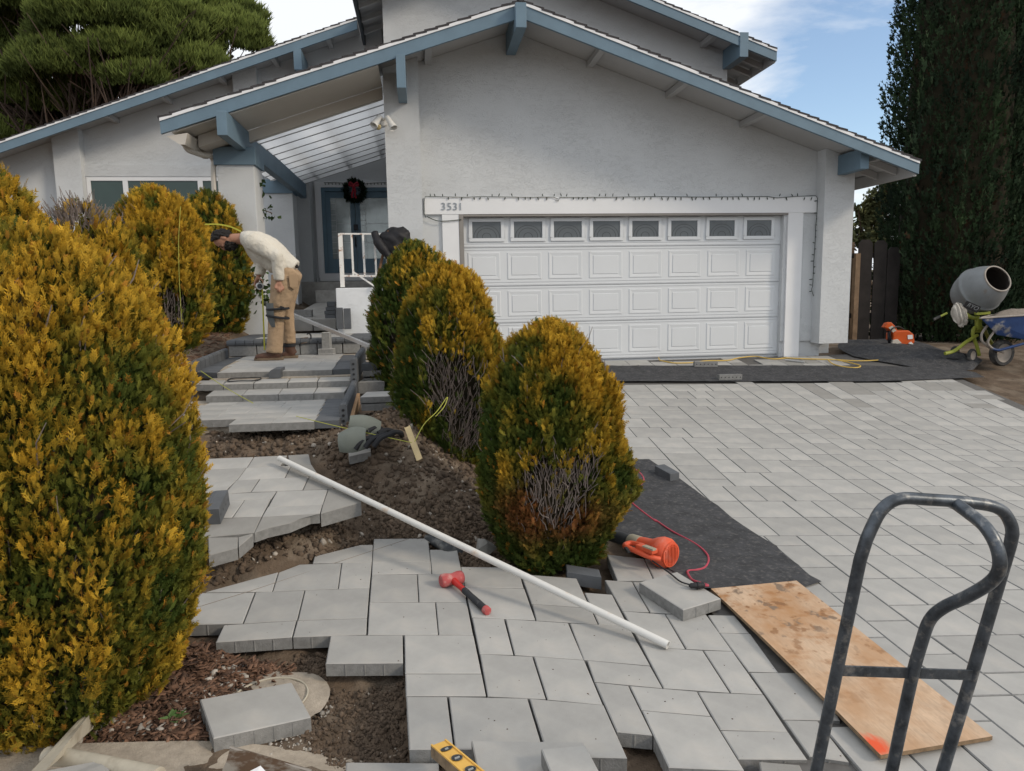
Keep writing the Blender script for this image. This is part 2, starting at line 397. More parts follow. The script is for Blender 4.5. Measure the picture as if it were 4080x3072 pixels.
# sections carry a shallow well round every raised panel, so the bevels read in relief
for r in range(3):
    for c in range(8):
        x0, x1 = xdl+pw*c+.06, xdl+pw*(c+1)-.06
        if c == 0: x0 += .035
        if c == 7: x1 -= .035
        z0, z1 = zs[r]+.105, zs[r+1]-.075
        b = MB(); y = YD
        rings = [(-.006, 0), (0, -.008), (.012, -.008), (.055, -.002), (.06, -.010)]
        RR = [[(x0+d, y+h, z0+d), (x1-d, y+h, z0+d), (x1-d, y+h, z1-d), (x0+d, y+h, z1-d)] for d, h in rings]
        F = []
        for i in range(4):
            for k in range(4): F.append((i*4+k, i*4+(k+1) % 4, (i+1)*4+(k+1) % 4, (i+1)*4+k))
        F.append((16, 17, 18, 19)); b.add(sum(RR, []), F)
        b.build('raised_panel', 'door_white', gd)
# leaded glass
def glass_mat():
    m = mat('leaded_glass', (.10, .115, .125), rough=.22, var=.12, vscale=5, spec=.5)
    t = m.node_tree; L = t.links; bs = t.nodes['Principled BSDF']
    co = N(t, 'ShaderNodeTexCoord'); sp = N(t, 'ShaderNodeSeparateXYZ'); L.new(co.outputs['Generated'], sp.inputs[0])
    x = N(t, 'ShaderNodeMath', operation='MULTIPLY_ADD', i_1=1.5, i_2=-.75); L.new(sp.outputs[0], x.inputs[0])
    z = N(t, 'ShaderNodeMath', operation='ADD', i_1=-.1); L.new(sp.outputs[2], z.inputs[0])
    cb = N(t, 'ShaderNodeCombineXYZ'); L.new(x.outputs[0], cb.inputs[0]); L.new(z.outputs[0], cb.inputs[1])
    ln = N(t, 'ShaderNodeVectorMath', operation='LENGTH'); L.new(cb.outputs[0], ln.inputs[0])
    acc = None
    for rad in (.66, .5, .22):
        s = N(t, 'ShaderNodeMath', operation='SUBTRACT', i_1=rad); L.new(ln.outputs['Value'], s.inputs[0])
        a = N(t, 'ShaderNodeMath', operation='ABSOLUTE'); L.new(s.outputs[0], a.inputs[0])
        l = N(t, 'ShaderNodeMath', operation='LESS_THAN', i_1=.018); L.new(a.outputs[0], l.inputs[0])
        acc = l if acc is None else (lambda m_: (L.new(acc.outputs[0], m_.inputs[0]), L.new(l.outputs[0], m_.inputs[1]), m_)[2])(N(t, 'ShaderNodeMath', operation='MAXIMUM'))
    cur = bs.inputs['Base Color'].links[0].from_socket
    mx = N(t, 'ShaderNodeMix', data_type='RGBA'); L.new(acc.outputs[0], mx.inputs[0]); L.new(cur, mx.inputs[6]); mx.inputs[7].default_value = (.045, .05, .055, 1)
    L.new(mx.outputs[2], bs.inputs['Base Color'])
glass_mat()
wins = [(1873, 2001), (2039, 2165), (2198, 2322), (2354, 2474), (2510, 2627), (2665, 2781), (2817, 2929), (2966, 3075)]
for a, b in wins:
    # measured outer frame edges of the eight lights
    xa = PY(a-5, 930, YD)[0]; xb = PY(b+8, 930, YD)[0]
    za, zb = PY(2300, 960, YD)[2], PY(2300, 868, YD)[2]
    fr = MB(); t_ = .05
    fr.box(xa, xb, YD-.022, YD+.001, za, za+t_).box(xa, xb, YD-.022, YD+.001, zb-t_, zb).box(xa, xa+t_, YD-.022, YD+.001, za+t_, zb-t_).box(xb-t_, xb, YD-.022, YD+.001, za+t_, zb-t_)
    fr.build('window_frame', 'door_white', gd, bevel=.006)
    MB().box(xa+t_-.004, xb-t_+.004, YD-.008, YD+.002, za+t_-.004, zb-t_+.004).build('window_pane', 'leaded_glass', gd)
# house number
for ch, px in zip('3531', (1767, 1791, 1814, 1835)):
    p = PY(px, 838.5, YT-.007)
    o = text_mesh(ch, .145, 'number_metal', Matrix.Translation(p+np.array([0, 0, .05])) @ Matrix.Rotation(math.pi/2, 4, 'X'), house, 'house_number_digit', extrude=.004)
# ---- garage roof
def gable(yf, yb, pk, xl, xr, zl, zr, th, name_prefix=''):
    """returns deck polygons: top line follows the fascia"""
    return [(xl, zl), (pk[0], pk[1]), (xr, zr)]
TH = .19
def pl(x, dz=0): return (x, roofz(x)+dz)
deck = MB()
deck.prism([pl(XL, -.006), pl(-.42, -.006), pl(-.42, -.03), pl(XL, -.03)], YF+.05, 10.74)
deck.prism([pl(-.4195, -.006), pl(XPK, -.006), pl(XPK, -.03), pl(-.4195, -.03)], YF+.05, 15.7)
deck.prism([pl(XPK, -.006), pl(XR, -.006), pl(XR, -.03), pl(XPK, -.03)], YF+.05, 17.0)
deck.build('roof_deck', 'soffit_grey', house)
fz = -.185
MB().prism([pl(XL), pl(XPK), pl(XPK, fz-.01), pl(XL, fz)], YF, YF+.045).build('fascia_board', 'blue_paint', house)
MB().prism([pl(XPK), pl(XR), pl(XR, fz+.01), pl(XPK, fz-.01)], YF, YF+.045).build('fascia_board', 'blue_paint', house)
MB().prism([pl(XL, .002), pl(XPK, .002), pl(XPK, -.036), pl(XL, -.036)], YF-.014, YF-.001).prism([pl(XPK, .002), pl(XR, .002), pl(XR, -.036), pl(XPK, -.036)], YF-.014, YF-.001).build('drip_edge', 'white_paint', house)
random.seed(5)
def courses(pkx, x_end, zf, y0, y1, name='shingle_course', step=.14):
    s = MB(); x = x_end; sg = 1 if pkx > x_end else -1; n = int(abs(pkx-x_end)/step)+1
    for i in range(n):
        xa = x_end+sg*i*step; xb = xa+sg*step*1.25
        if sg*(pkx-xb) < 0: xb = pkx
        j = random.uniform(-.006, .006); t1 = .026+random.uniform(0, .008)
        s.slab([(xa, y0+j, zf(xa)+t1), (xb, y0+j, zf(xb)+.012), (xb, y1, zf(xb)+.012), (xa, y1, zf(xa)+t1)], (0, 0, -.026))
    return s
stuff(courses(-.42, XL-.02, roofz, YF-.016, 10.74).build('shingles', 'shingle', house))
stuff(courses(XPK, -.4199, roofz, YF-.016, 15.7).build('shingles', 'shingle', house))
stuff(courses(XPK, XR+.02, roofz, YF-.016, 17.0).build('shingles', 'shingle', house))
MB().tube([(XPK, YF-.03, roofz(XPK)+.03), (XPK, 14, roofz(XPK)+.03)], .05, 6).build('ridge_cap', 'shingle', house)
# soffits of the front overhang
MB().prism([pl(-.45, -.205), pl(XL+.12, -.205), pl(XL+.12, -.19), pl(-.45, -.19)], YF+.046, 10.62).build('soffit', 'soffit_beige', house)
MB().prism([pl(XPK, -.031), pl(XR-.02, -.031), pl(XR-.02, -.044), pl(XPK, -.044)], YF+.046, YW).build('soffit', 'soffit_grey', house)
MB().prism([pl(-.42, -.031), pl(XPK, -.031), pl(XPK, -.044), pl(-.42, -.044)], YF+.046, YW).build('soffit', 'soffit_grey', house)
MB().prism([pl(-.45, -.36), pl(-2.75, -.36), pl(-2.75, -.206), pl(-.45, -.206)], 10.63, 10.72).build('porch_beam', 'soffit_beige', house)
# lookout blocks under the verge
for px, py in ((2376, 209), (1705, 190), (2686, 325), (2700, 330), (3006, 452), (3440, 664)):
    q = PY(px, py, 10.2); zc = roofz(q[0])-.08
    if px == 2686: continue
    MB().box(q[0]-.045, q[0]+.045, YF+.047, YW, zc-.045, zc+.034).build('lookout', 'soffit_grey', house)
# eave rafters at the right corner
for yy in (10.05, 10.5, 11.1):
    MB().prism([pl(6.46, -.05), pl(XR-.06, -.05), pl(XR-.06, -.15), pl(6.46, -.15)], yy, yy+.05).build('rafter_tail', 'soffit_grey', house)
MB().box(XR-.05, XR-.005, YF+.046, 17, roofz(XR)-.2, roofz(XR)-.03).build('eave_board', 'soffit_grey', house)
# outrigger beams
def outrigger(x0, x1, z0, z1, y0, y1, m='blue_paint'):
    b = MB(); c = .05
    b.prism([(x0, z0), (x1, z0), (x1, z1), (x0, z1)], y0+.0, y1)
    o = b.build('outrigger_beam', m, house, bevel=.006); return o
q = PY(2072, 60, 9.55)
outrigger(1.285, 1.42, 4.80, 5.10, 9.50, YW)
q0 = PY(1576, 215, 9.55); q1 = PY(1604, 347, 9.55)
outrigger(q0[0], q0[0]+.115, q1[2], q0[2]+.01, 9.58, YP)
outrigger(6.17, 6.30, 3.135, 3.415, 9.78, YP)
# porch column, cap and long beam
c1x0, c1x1 = -2.71, -2.165
MB().box(c1x0+.03, c1x1-.03, 10.43, 10.93, .55, 3.27).build('porch_column', 'stucco', house, bevel=.012)
MB().box(c1x0, c1x1, 10.4, 10.96, 3.265, 3.50).build('column_cap', 'blue_paint', house, bevel=.006)
MB().box(-2.395, -2.275, 9.45, 15.6, 3.455, 3.74).build('porch_header', 'blue_paint', house, bevel=.006)
MB().box(-2.93, -2.375, 14.5, 14.95, .7, 3.42).build('porch_column', 'stucco', house, bevel=.012)
MB().box(-2.95, -2.36, 14.47, 14.97, 3.415, 3.67).build('column_cap', 'blue_paint', house, bevel=.006)
mat('joint_grey', (.36, .365, .37), rough=.7)
# white board ceiling of the porch
def cz(x): return 4.285+.318*(x+.43)
nb = 10; ys = np.linspace(10.73, 15.85, nb+1)
for k in range(nb):
    y0, y1 = ys[k]+.010, ys[k+1]-.010; dz = .012*k
    MB().prism([(-.405, cz(-.405)+dz-.012), (-2.73, cz(-2.73)+dz-.012), (-2.73, cz(-2.73)+.03+dz), (-.405, cz(-.405)+.03+dz)], y1+.001, y1+.019).build('joint_strip', 'joint_grey', house)
    b_ = MB(); xa_, xb_ = -.41, -2.72; h_ = .022       # thin plastic sheet with down-turned edges
    b_.add([(xa_, y0, cz(xa_)+dz), (xb_, y0, cz(xb_)+dz), (xb_, y1, cz(xb_)+dz), (xa_, y1, cz(xa_)+dz)], [(0, 1, 2, 3)])
    b_.add([(xa_, y0, cz(xa_)+dz), (xb_, y0, cz(xb_)+dz), (xb_, y0, cz(xb_)+dz+h_), (xa_, y0, cz(xa_)+dz+h_)], [(0, 1, 2, 3)])
    b_.add([(xa_, y1, cz(xa_)+dz), (xb_, y1, cz(xb_)+dz), (xb_, y1, cz(xb_)+dz+h_), (xa_, y1, cz(xa_)+dz+h_)], [(0, 1, 2, 3)])
    b_.build('ceiling_board', 'ceiling_white', house)
for xx in (-.75, -1.4, -2.05, -2.6):
    MB().prism([(xx-.02, cz(xx)+.135), (xx+.02, cz(xx)+.135), (xx+.02, cz(xx)+.25), (xx-.02, cz(xx)+.25)], 10.8, 15.8).build('purlin', 'soffit_grey', house)
# eave gutter and downspout
MB().prism([(XL+.05, roofz(XL)-.20), (XL+.30, roofz(XL)-.16), (XL+.26, roofz(XL)-.30), (XL+.20, roofz(XL)-.30)], YF+.05, 10.7).build('gutter', 'soffit_beige', house)
p = [(-2.98, 10.0, 3.42), (-2.98, 10.0, 3.30), (-2.96, 10.06, 3.20), (-2.80, 10.3, 3.10), (-2.735, 10.44, 3.05), (-2.74, 10.47, 2.95), (-2.74, 10.47, .9)]
p[0] = tuple(PY(738, 545, 9.95)); p[1] = tuple(PY(737, 575, 9.95)); p[2] = tuple(PY(750, 597, 10.0)); p[3] = tuple(PY(800, 616, 10.25)); p[4] = tuple(PY(848, 634, 10.47))
MB().tube(spline(p, 5), .035, 8).build('downspout', 'soffit_beige', house, smooth=True)
MB().prism([(-2.80, roofz(-2.8)-.36), (-2.42, roofz(-2.42)-.36), (-2.42, roofz(-2.42)-.21), (-2.80, roofz(-2.8)-.21)], 10.1, 10.62).build('eave_box', 'soffit_beige', house)
# ---- left wing
YL, YLF = 14.9, 14.2
a0 = PY(0, 563, YLF); a1 = PY(1300, 114, YLF); sL = (a1[2]-a0[2])/(a1[0]-a0[0])
def lz(x): return a0[2]+sL*(x-a0[0])
XLL, XLR = -9.6, PY(1422, 76, YLF)[0]
MB().prism([(-9.2, .4), (-2.9, .4), (-2.9, lz(-2.9)-.052), (-9.2, lz(-9.2)-.052)], YL, YL+.2).build('wall', 'stucco', house)
MB().prism([(-2.9, 3.82), (-.6, 4.45), (-.6, lz(-.6)-.052), (-2.9, lz(-2.9)-.052)], YL+.01, YL+.2).build('wall', 'stucco', house)  # lower edge raised so daylight from the ceiling reaches the entry
MB().box(-9.2, -9.0, YL+.2, 20, .4, 3.6).build('side_wall', 'stucco', house)
for pa, pb, py in ((205, 313, 560), (925, 1020, 300)):
    x0, x1 = PY(pa, py, YL-.2)[0], PY(pb, py, YL-.2)[0]
    MB().prism([(x0, .4), (x1, .4), (x1, lz(x1)-.052), (x0, lz(x0)-.052)], YL-.2, YL).build('pilaster', 'stucco', house)
MB().prism([(XLL, lz(XLL)), (XLR, lz(XLR)), (XLR, lz(XLR)-.185), (XLL, lz(XLL)-.185)], YLF, YLF+.045).build('fascia_board', 'blue_paint', house)
MB().prism([(XLL, lz(XLL)+.002), (XLR, lz(XLR)+.002), (XLR, lz(XLR)-.034), (XLL, lz(XLL)-.034)], YLF-.014, YLF-.001).build('drip_edge', 'white_paint', house)
MB().prism([(XLL, lz(XLL)-.006), (-2.75, lz(-2.75)-.006), (-2.75, lz(-2.75)-.05), (XLL, lz(XLL)-.05)], YLF+.046, 20.0).prism([(-2.7495, lz(-2.7495)-.006), (XLR, lz(XLR)-.006), (XLR, lz(XLR)-.05), (-2.7495, lz(-2.7495)-.05)], YLF+.046, 15.15).build('roof_deck', 'soffit_grey', house)  # deck cut short over the entry: unseen gap added to let daylight in
stuff(courses(-2.75, XLL, lz, YLF-.016, 20.0).build('shingles', 'shingle', house)); stuff(courses(XLR, -2.7499, lz, YLF-.016, 15.15).build('shingles', 'shingle', house))  # shingles leave the same unseen gap above the entry
for px, py in ((430, 462), (650, 385), (875, 305), (1090, 230), (1310, 155)):
    q = PY(px, py, 14.5); zc = lz(q[0])-.09
    MB().box(q[0]-.045, q[0]+.045, YLF+.047, YL, zc-.04, zc+.038).build('lookout', 'soffit_grey', house)
q0 = PY(1168, 195, 14.1); q1 = PY(1190, 278, 14.1)
outrigger(q0[0], q0[0]+.14, q1[2], q0[2], 14.08, YL)
# window of the left wing
wx0, wx1 = PY(352, 800, YL-.04)[0], -3.05
wz1 = PY(500, 705, YL-.04)[2]; wz0 = wz1-1.35
MB().box(wx0-.1, wx1+.1, YL-.06, YL, wz1+.005, wz1+.22).build('window_head', 'stucco', house)
wf = MB().box(wx0, wx1, YL-.05, YL+.02, wz1-.07, wz1).box(wx0, wx0+.07, YL-.05, YL+.02, wz0, wz1-.07).box(wx1-.07, wx1, YL-.05, YL+.02, wz0, wz1-.07).box(wx0, wx1, YL-.05, YL+.02, wz0-.07, wz0)
for px in (502, 800):
    x = PY(px, 760, YL-.04)[0]; wf.box(x-.045, x+.045, YL-.05, YL+.02, wz0, wz1-.07)
wf = wf.build('window', 'white_paint', house)
mat('blind_glass', (.035, .065, .06), rough=.25, var=.15, vscale=.8, spec=.5)
xs = [wx0+.07]+[PY(px, 760, YL-.04)[0] for px in (502, 800)]+[wx1-.07]
for k in range(3): MB().box(xs[k]+.0455*(k > 0), xs[k+1]-.0455*(k < 2), YL-.03, YL-.02, wz0, wz1-.072).build('pane', 'blind_glass', wf)
# ---- upper storey
YU, YUF = 13.0, 12.3
u0 = PY(2680, 25, YUF); u1 = PY(3096, 197.5, YUF); sU = (u0[2]-u1[2])/(u1[0]-u0[0])
upk = (1.2, u0[2]+sU*(u0[0]-1.2))
def uz(x): return upk[1]-sU*abs(x-upk[0])
xuc = PY(1529, 172, YU)[0]; xur = PY(2897, 326, YU)[0]
MB().prism([(xuc, 3.6), (xur, 3.6), (xur, uz(xur)-.052), (upk[0], upk[1]-.052), (xuc, uz(xuc)-.052)], YU, YU+.2).build('wall', 'stucco', house)
MB().box(xuc, xuc+.2, YU+.2, 19, 4.4, uz(xuc)-.2).box(xur-.2, xur, YU+.2, 19, 3.4, uz(xur)-.2).build('side_wall', 'stucco', house)
xue = u1[0]
xul = PY(1405, 20, YUF)[0]
zle = PY(1405, 20, YUF)[2]
for sg, xe in ((1, xue), (-1, xul)):
    MB().prism([(xe, uz(xe)), upk, (upk[0], upk[1]-.185), (xe, uz(xe)-.185)], YUF, YUF+.045).build('fascia_board', 'blue_paint', house)
    MB().prism([(xe, uz(xe)+.002), (upk[0], upk[1]+.002), (upk[0], upk[1]-.034), (xe, uz(xe)-.034)], YUF-.014, YUF-.001).build('drip_edge', 'white_paint', house)
    MB().prism([(xe, uz(xe)-.006), (upk[0], upk[1]-.006), (upk[0], upk[1]-.05), (xe, uz(xe)-.05)], YUF+.046, 19.0).build('roof_deck', 'soffit_grey', house)
    stuff(courses(upk[0], xe, uz, YUF-.016, 19.0).build('shingles', 'shingle', house))
mat('dark_trim', (.035, .045, .055), rough=.6)
MB().box(xul-.03, xul+.02, YUF, 19, uz(xul)-.24, uz(xul)+.0).build('eave_board', 'dark_trim', house)
for k in range(7):
    yy = 12.6+k*.62
    MB().prism([(xul+.03, uz(xul)-.10), (xuc, uz(xuc)-.10), (xuc, uz(xuc)-.18), (xul+.03, uz(xul)-.18)], yy, yy+.06).build('rafter_tail', 'soffit_grey', house)
for yy in (12.75, 13.2, 13.8): MB().prism([(xur, uz(xur)-.1), (xue-.03, uz(xue)-.1), (xue-.03, uz(xue)-.19), (xur, uz(xur)-.19)], yy, yy+.06).build('rafter_tail', 'soffit_grey', house)
MB().box(xue-.03, xue, YUF+.046, 19, uz(xue)-.2, uz(xue)-.04).build('eave_board', 'soffit_grey', house)
q0 = PY(2880, 184, YU); outrigger(q0[0], q0[0]+.15, PY(2880, 277, YU)[2], q0[2], YUF-.02, YU)
q = PY(2835, 150, YUF+.3); MB().box(q[0]-.05, q[0]+.05, YUF+.047, YU, uz(q[0])-.14, uz(q[0])-.052).build('lookout', 'soffit_grey', house)
# ---- entry
YE = 16.3
MB().box(-3.4, -.42, YE+.06, YE+.24, .8, 5.2).build('wall', 'stucco', house)
w3 = (PY(1157, 1143, 15.9)[0], PY(1252, 1143, 15.9)[0])
MB().box(w3[0], w3[1], 15.9, YE+.05, 1.0, 4.2).build('wall', 'stucco', house)
MB().box(w3[0]-.02, w3[1]+.02, 15.86, 15.899, 1.0, PY(1200, 1143, 15.9)[2]).build('wall_base', 'stucco', house)
fd0, fd1, fdc = PY(1286, 900, YE)[0], -.45, PY(1418, 900, YE)[0]
fz0, fz1 = PY(1310, 1088, YE)[2], PY(1300, 747, YE)[2]
MB().box(fd0-.13, fd0-.005, YE-.02, YE+.06, fz0-.1, fz1+.12).box(fd0-.004, fd1, YE-.02, YE+.06, fz1+.002, fz1+.12).build('door_casing', 'white_paint', house)
MB().box(fd0-.1, fd1, YE-.08, YE+.06, fz0-.17, fz0-.012).build('door_sill', 'white_paint', house)
fd = MB().box(fd0, fd0+.08, YE-.02, YE+.06, fz0, fz1-.081).box(fd0, fd1, YE-.02, YE+.06, fz1-.08, fz1).build('front_door', 'door_blue', house)
leafs = ((fd0+.082, fdc-.005), (fdc+.005, fd1-.02))
def door_glass():
    m = mat('door_glass', (.27, .30, .30), metal=.35, rough=.12, var=.35, vscale=1.6, spec=.6)
door_glass()
mat('came', (.35, .36, .36), rough=.4, metal=.5)
for x0, x1 in leafs:
    st_ = .10
    lf = MB().box(x0, x0+st_, YE, YE+.045, fz0, fz1-.085).box(x1-st_, x1, YE, YE+.045, fz0, fz1-.085).box(x0+st_, x1-st_, YE, YE+.045, fz0, fz0+.3).box(x0+st_, x1-st_, YE, YE+.045, fz1-.22, fz1-.085)
    lf.build('door_leaf', 'door_blue', fd)
    ga, gb, gc, gd_ = x0+st_, x1-st_, fz0+.3, fz1-.22
    MB().box(ga, gb, YE+.015, YE+.025, gc, gd_).build('door_glass', 'door_glass', fd)
    cm = MB(); xx = ga+.11
    cm.box(xx-.004, xx+.004, YE+.008, YE+.016, gc, gd_)
    zz_ = np.linspace(gc, gd_, 12)
    for z in zz_[1:-1]: cm.box(ga, xx-.005, YE+.008, YE+.016, z-.004, z+.004)
    for z in (gc+.35, gc+.75): cm.box(xx+.005, gb, YE+.008, YE+.016, z-.004, z+.004)
    cm.build('leaded_bars', 'came', fd)
MB().box(fdc-.045, fdc+.045, YE-.045, YE-.002, PY(1410, 918, YE)[2], PY(1410, 895, YE)[2]).build('door_keypad', 'metal_dark', fd, bevel=.01)
MB().tube(spline([(fdc-.02, YE-.004, PY(1410, 985, YE)[2]), (fdc-.02, YE-.06, PY(1410, 978, YE)[2]), (fdc-.02, YE-.06, PY(1410, 950, YE)[2]), (fdc-.02, YE-.004, PY(1410, 944, YE)[2])], 4), .012, 6).build('door_handle', 'metal_dark', fd)
# porch floor and steps of old concrete
structure(MB().box(-3.2, -.43, 15.3, 16.25, .9, PY(1300, 1122, 15.3)[2]).box(PY(1258, 1170, 14.95)[0], -.43, 14.9, 15.299, .9, PY(1300, 1156, 14.95)[2]).build('porch_step', 'concrete_old', bevel=.012))
# ================================================================== GROUND
mat('soil', (.125, .092, .066), rough=.95, var=.30, vscale=7, bump=.9, bscale=70, spec=.15, col2=(.21, .17, .13), c2scale=2.2, c2lo=.48, c2hi=.66, bdist=.012)
mat('sand_joint', (.11, .105, .10), rough=.95, var=.2, vscale=20)
mat('paver_grey', (.372, .366, .350), rough=.85, var=.13, vscale=3.5, bump=.35, bscale=260, obj_var=.10, isl_var=.09, spec=.25, col2=(.40, .38, .35), c2scale=4.5, c2lo=.52, c2hi=.75, bdist=.002)
mat('paver_side', (.235, .235, .23), rough=.95, var=.18, vscale=30, bump=.7, bscale=160, obj_var=.06, spec=.2)
mat('paver_dark', (.105, .112, .122), rough=.85, var=.15, vscale=8, bump=.5, bscale=200, obj_var=.12, spec=.25)
mat('paver_damp', (.27, .262, .245), rough=.85, var=.1, vscale=5, bump=.4, bscale=220)
mat('sand', (.36, .31, .25), rough=.95, var=.22, vscale=18, bump=.8, bscale=120, bdist=.006)

def zp(y):
    return np.interp(y, [-300, 1.5, 2.6, 3.3, 3.95, 4.2, 4.6, 5.15, 5.40, 6.6, 7.3, 9.05, 9.4, 11.4, 12.2, 16.0, 18.0, 24, 60, 200],
                     [-.20, -.16, -.13, -.125, -.11, .05, .18, .30, .47, .49, .56, .62, .80, .92, 1.08, 1.30, 1.35, 1.4, 1.2, 0.0])
MOUND = [(*G(1690, 1905, .15)[:2], .30, .17), (*G(1880, 2010, .1)[:2], .30, .09), (*G(1500, 1800, .3)[:2], .25, .06),
         (*G(1430, 2830)[:2], .20, -.075), (*G(1240, 2660)[:2], .16, -.035), (*G(980, 2290)[:2], .22, -.03), (-1.55, 2.75, .45, .05),
         (*G(1450, 2080)[:2], .2, -.03)]
def terr(x, y, detail=True):
    x = np.asarray(x, float); y = np.asarray(y, float)
    base_l = zp(y-.45*sm(-1.0, -.35, x)*sm(5.2, 4.6, y)-.0)
    bed = sm(-2.15, -2.6, x)*sm(5.5, 7.5, y)*.20
    base_r = gz(x, np.clip(y, -5, 11.5))-.085
    base_r = np.where(y > 11.5, base_r+0*y, base_r)
    w = sm(-.35, .8, x)*sm(3.6, 4.4, y) + (1-sm(3.6, 4.4, y))*sm(-1.4, -.6, x)
    far = sm(14, 30, y)
    z = (base_l+bed)*(1-w)+base_r*w
    z = z*(1-far)+(.6)*far
    for mx, my, sg, h in MOUND:
        z = z+h*np.exp(-((x-mx)**2+(y-my)**2)/(2*sg*sg))
    if detail:
        P = np.stack([x, y, np.zeros_like(x)], -1)
        near = np.exp(-np.maximum(y-6.5, 0)/2)*sm(1.35, .6, x)*sm(1.2, 2.0, y)*sm(-4.5, -3.2, x)
        z = z+near*((fbm(P*9, 4, 3)-.5)*.085*sm(7.0, 5.8, y)+(fbm(P*30, 3, 5)-.5)*.034)
    return z
def tz(x, y): return float(terr(np.array([x]), np.array([y]))[0])
def T(px, py, off=0.0): return march(px, py, lambda x, y: float(terr(np.array([x]), np.array([y]), False)[0]), off)
# ------------------------------------------------------------------ pavers
def inset(P, d):
    """shrink a flat (x,y) polygon of 3-D points inward by d"""
    P = [np.array(p, float) for p in P]; n = len(P)
    A = sum(P[i][0]*P[(i+1) % n][1]-P[(i+1) % n][0]*P[i][1] for i in range(n)); s = 1 if A > 0 else -1
    out = []
    for i in range(n):
        a, b, c = P[i-1], P[i], P[(i+1) % n]
        e1 = (b-a)[:2]; e2 = (c-b)[:2]; e1 = e1/np.linalg.norm(e1); e2 = e2/np.linalg.norm(e2)
        n1 = np.array([-e1[1], e1[0]])*s; n2 = np.array([-e2[1], e2[0]])*s
        m = n1+n2; k = m@n1
        m = m/max(k, .35)
        q = b.copy(); q[:2] += m*d; out.append(q)
    return out
def paver_geo(P, th, ch=.005, gap=.0006, ribs=False, worn=False):
    P = inset(P, gap); n = len(P)
    A = sum(P[i][0]*P[(i+1) % n][1]-P[(i+1) % n][0]*P[i][1] for i in range(n))
    if A < 0: P = P[::-1]
    t = inset(P, ch); V = t+[p-np.array([0, 0, ch*.8]) for p in P]+[p-np.array([0, 0, th]) for p in P]
    F = [tuple(range(n))]+[(i, n+i, n+(i+1) % n, (i+1) % n) for i in range(n)]+[(n+i, 2*n+i, 2*n+(i+1) % n, n+(i+1) % n) for i in range(n)]
    F += [tuple(range(3*n-1, 2*n-1, -1))]
    mi = [0]+[1 if worn else 0]*n+[1]*(n+1)
    if ribs:
        for i in range(n):
            a, b = V[n+i], V[n+(i+1) % n]; L_ = np.linalg.norm(b-a)
            if L_ < .12: continue
            e = (b-a)/L_; nn = np.array([e[1], -e[0], 0])
            k = max(2, int(L_/.07))
            for q in range(1, k):
                c = a+e*L_*q/k; w = .004
                o = len(V)
                V += [c-e*w-np.array([0, 0, .004]), c-e*w*.4+nn*.0025-np.array([0, 0, .004]), c+e*w*.4+nn*.0025-np.array([0, 0, .004]), c+e*w-np.array([0, 0, .004])]
                V += [v-np.array([0, 0, th-.008]) for v in V[o:o+4]]
                F += [(o, o+4, o+5, o+1), (o+1, o+5, o+6, o+2), (o+2, o+6, o+7, o+3)]; mi += [1]*3
    return V, F, mi
def paver(P, parent, m='paver_grey', th=.06, name='paver', gap=.0006, ch=.0042, side='paver_side', ribs=False, worn=False):
    V, F, mi = paver_geo(P, th, ch, gap, ribs, worn)
    c = sum(V[:len(P)])/len(P)
    me = bpy.data.meshes.new(name); me.from_pydata([tuple(v-c) for v in V], [], F)
    me.materials.append(MAT[m]); me.materials.append(MAT[side if m in ('paver_grey', 'paver_damp') else m]); me.polygons.foreach_set('material_index', mi)
    o = bpy.data.objects.new(name, me); coll.objects.link(o); o.matrix_basis = Matrix.Translation(c)
    if parent is not None: hang(o, parent)
    return o
S = 840/2212
ZO = {1: (700, 2000), 2: (1400, 2050), 3: (2200, 2050), 4: (1540, 2442), 5: (2300, 2442), 6: (700, 2442)}
def zq(k, x, y): return (ZO[k][0]+x*S, ZO[k][1]+y*S)
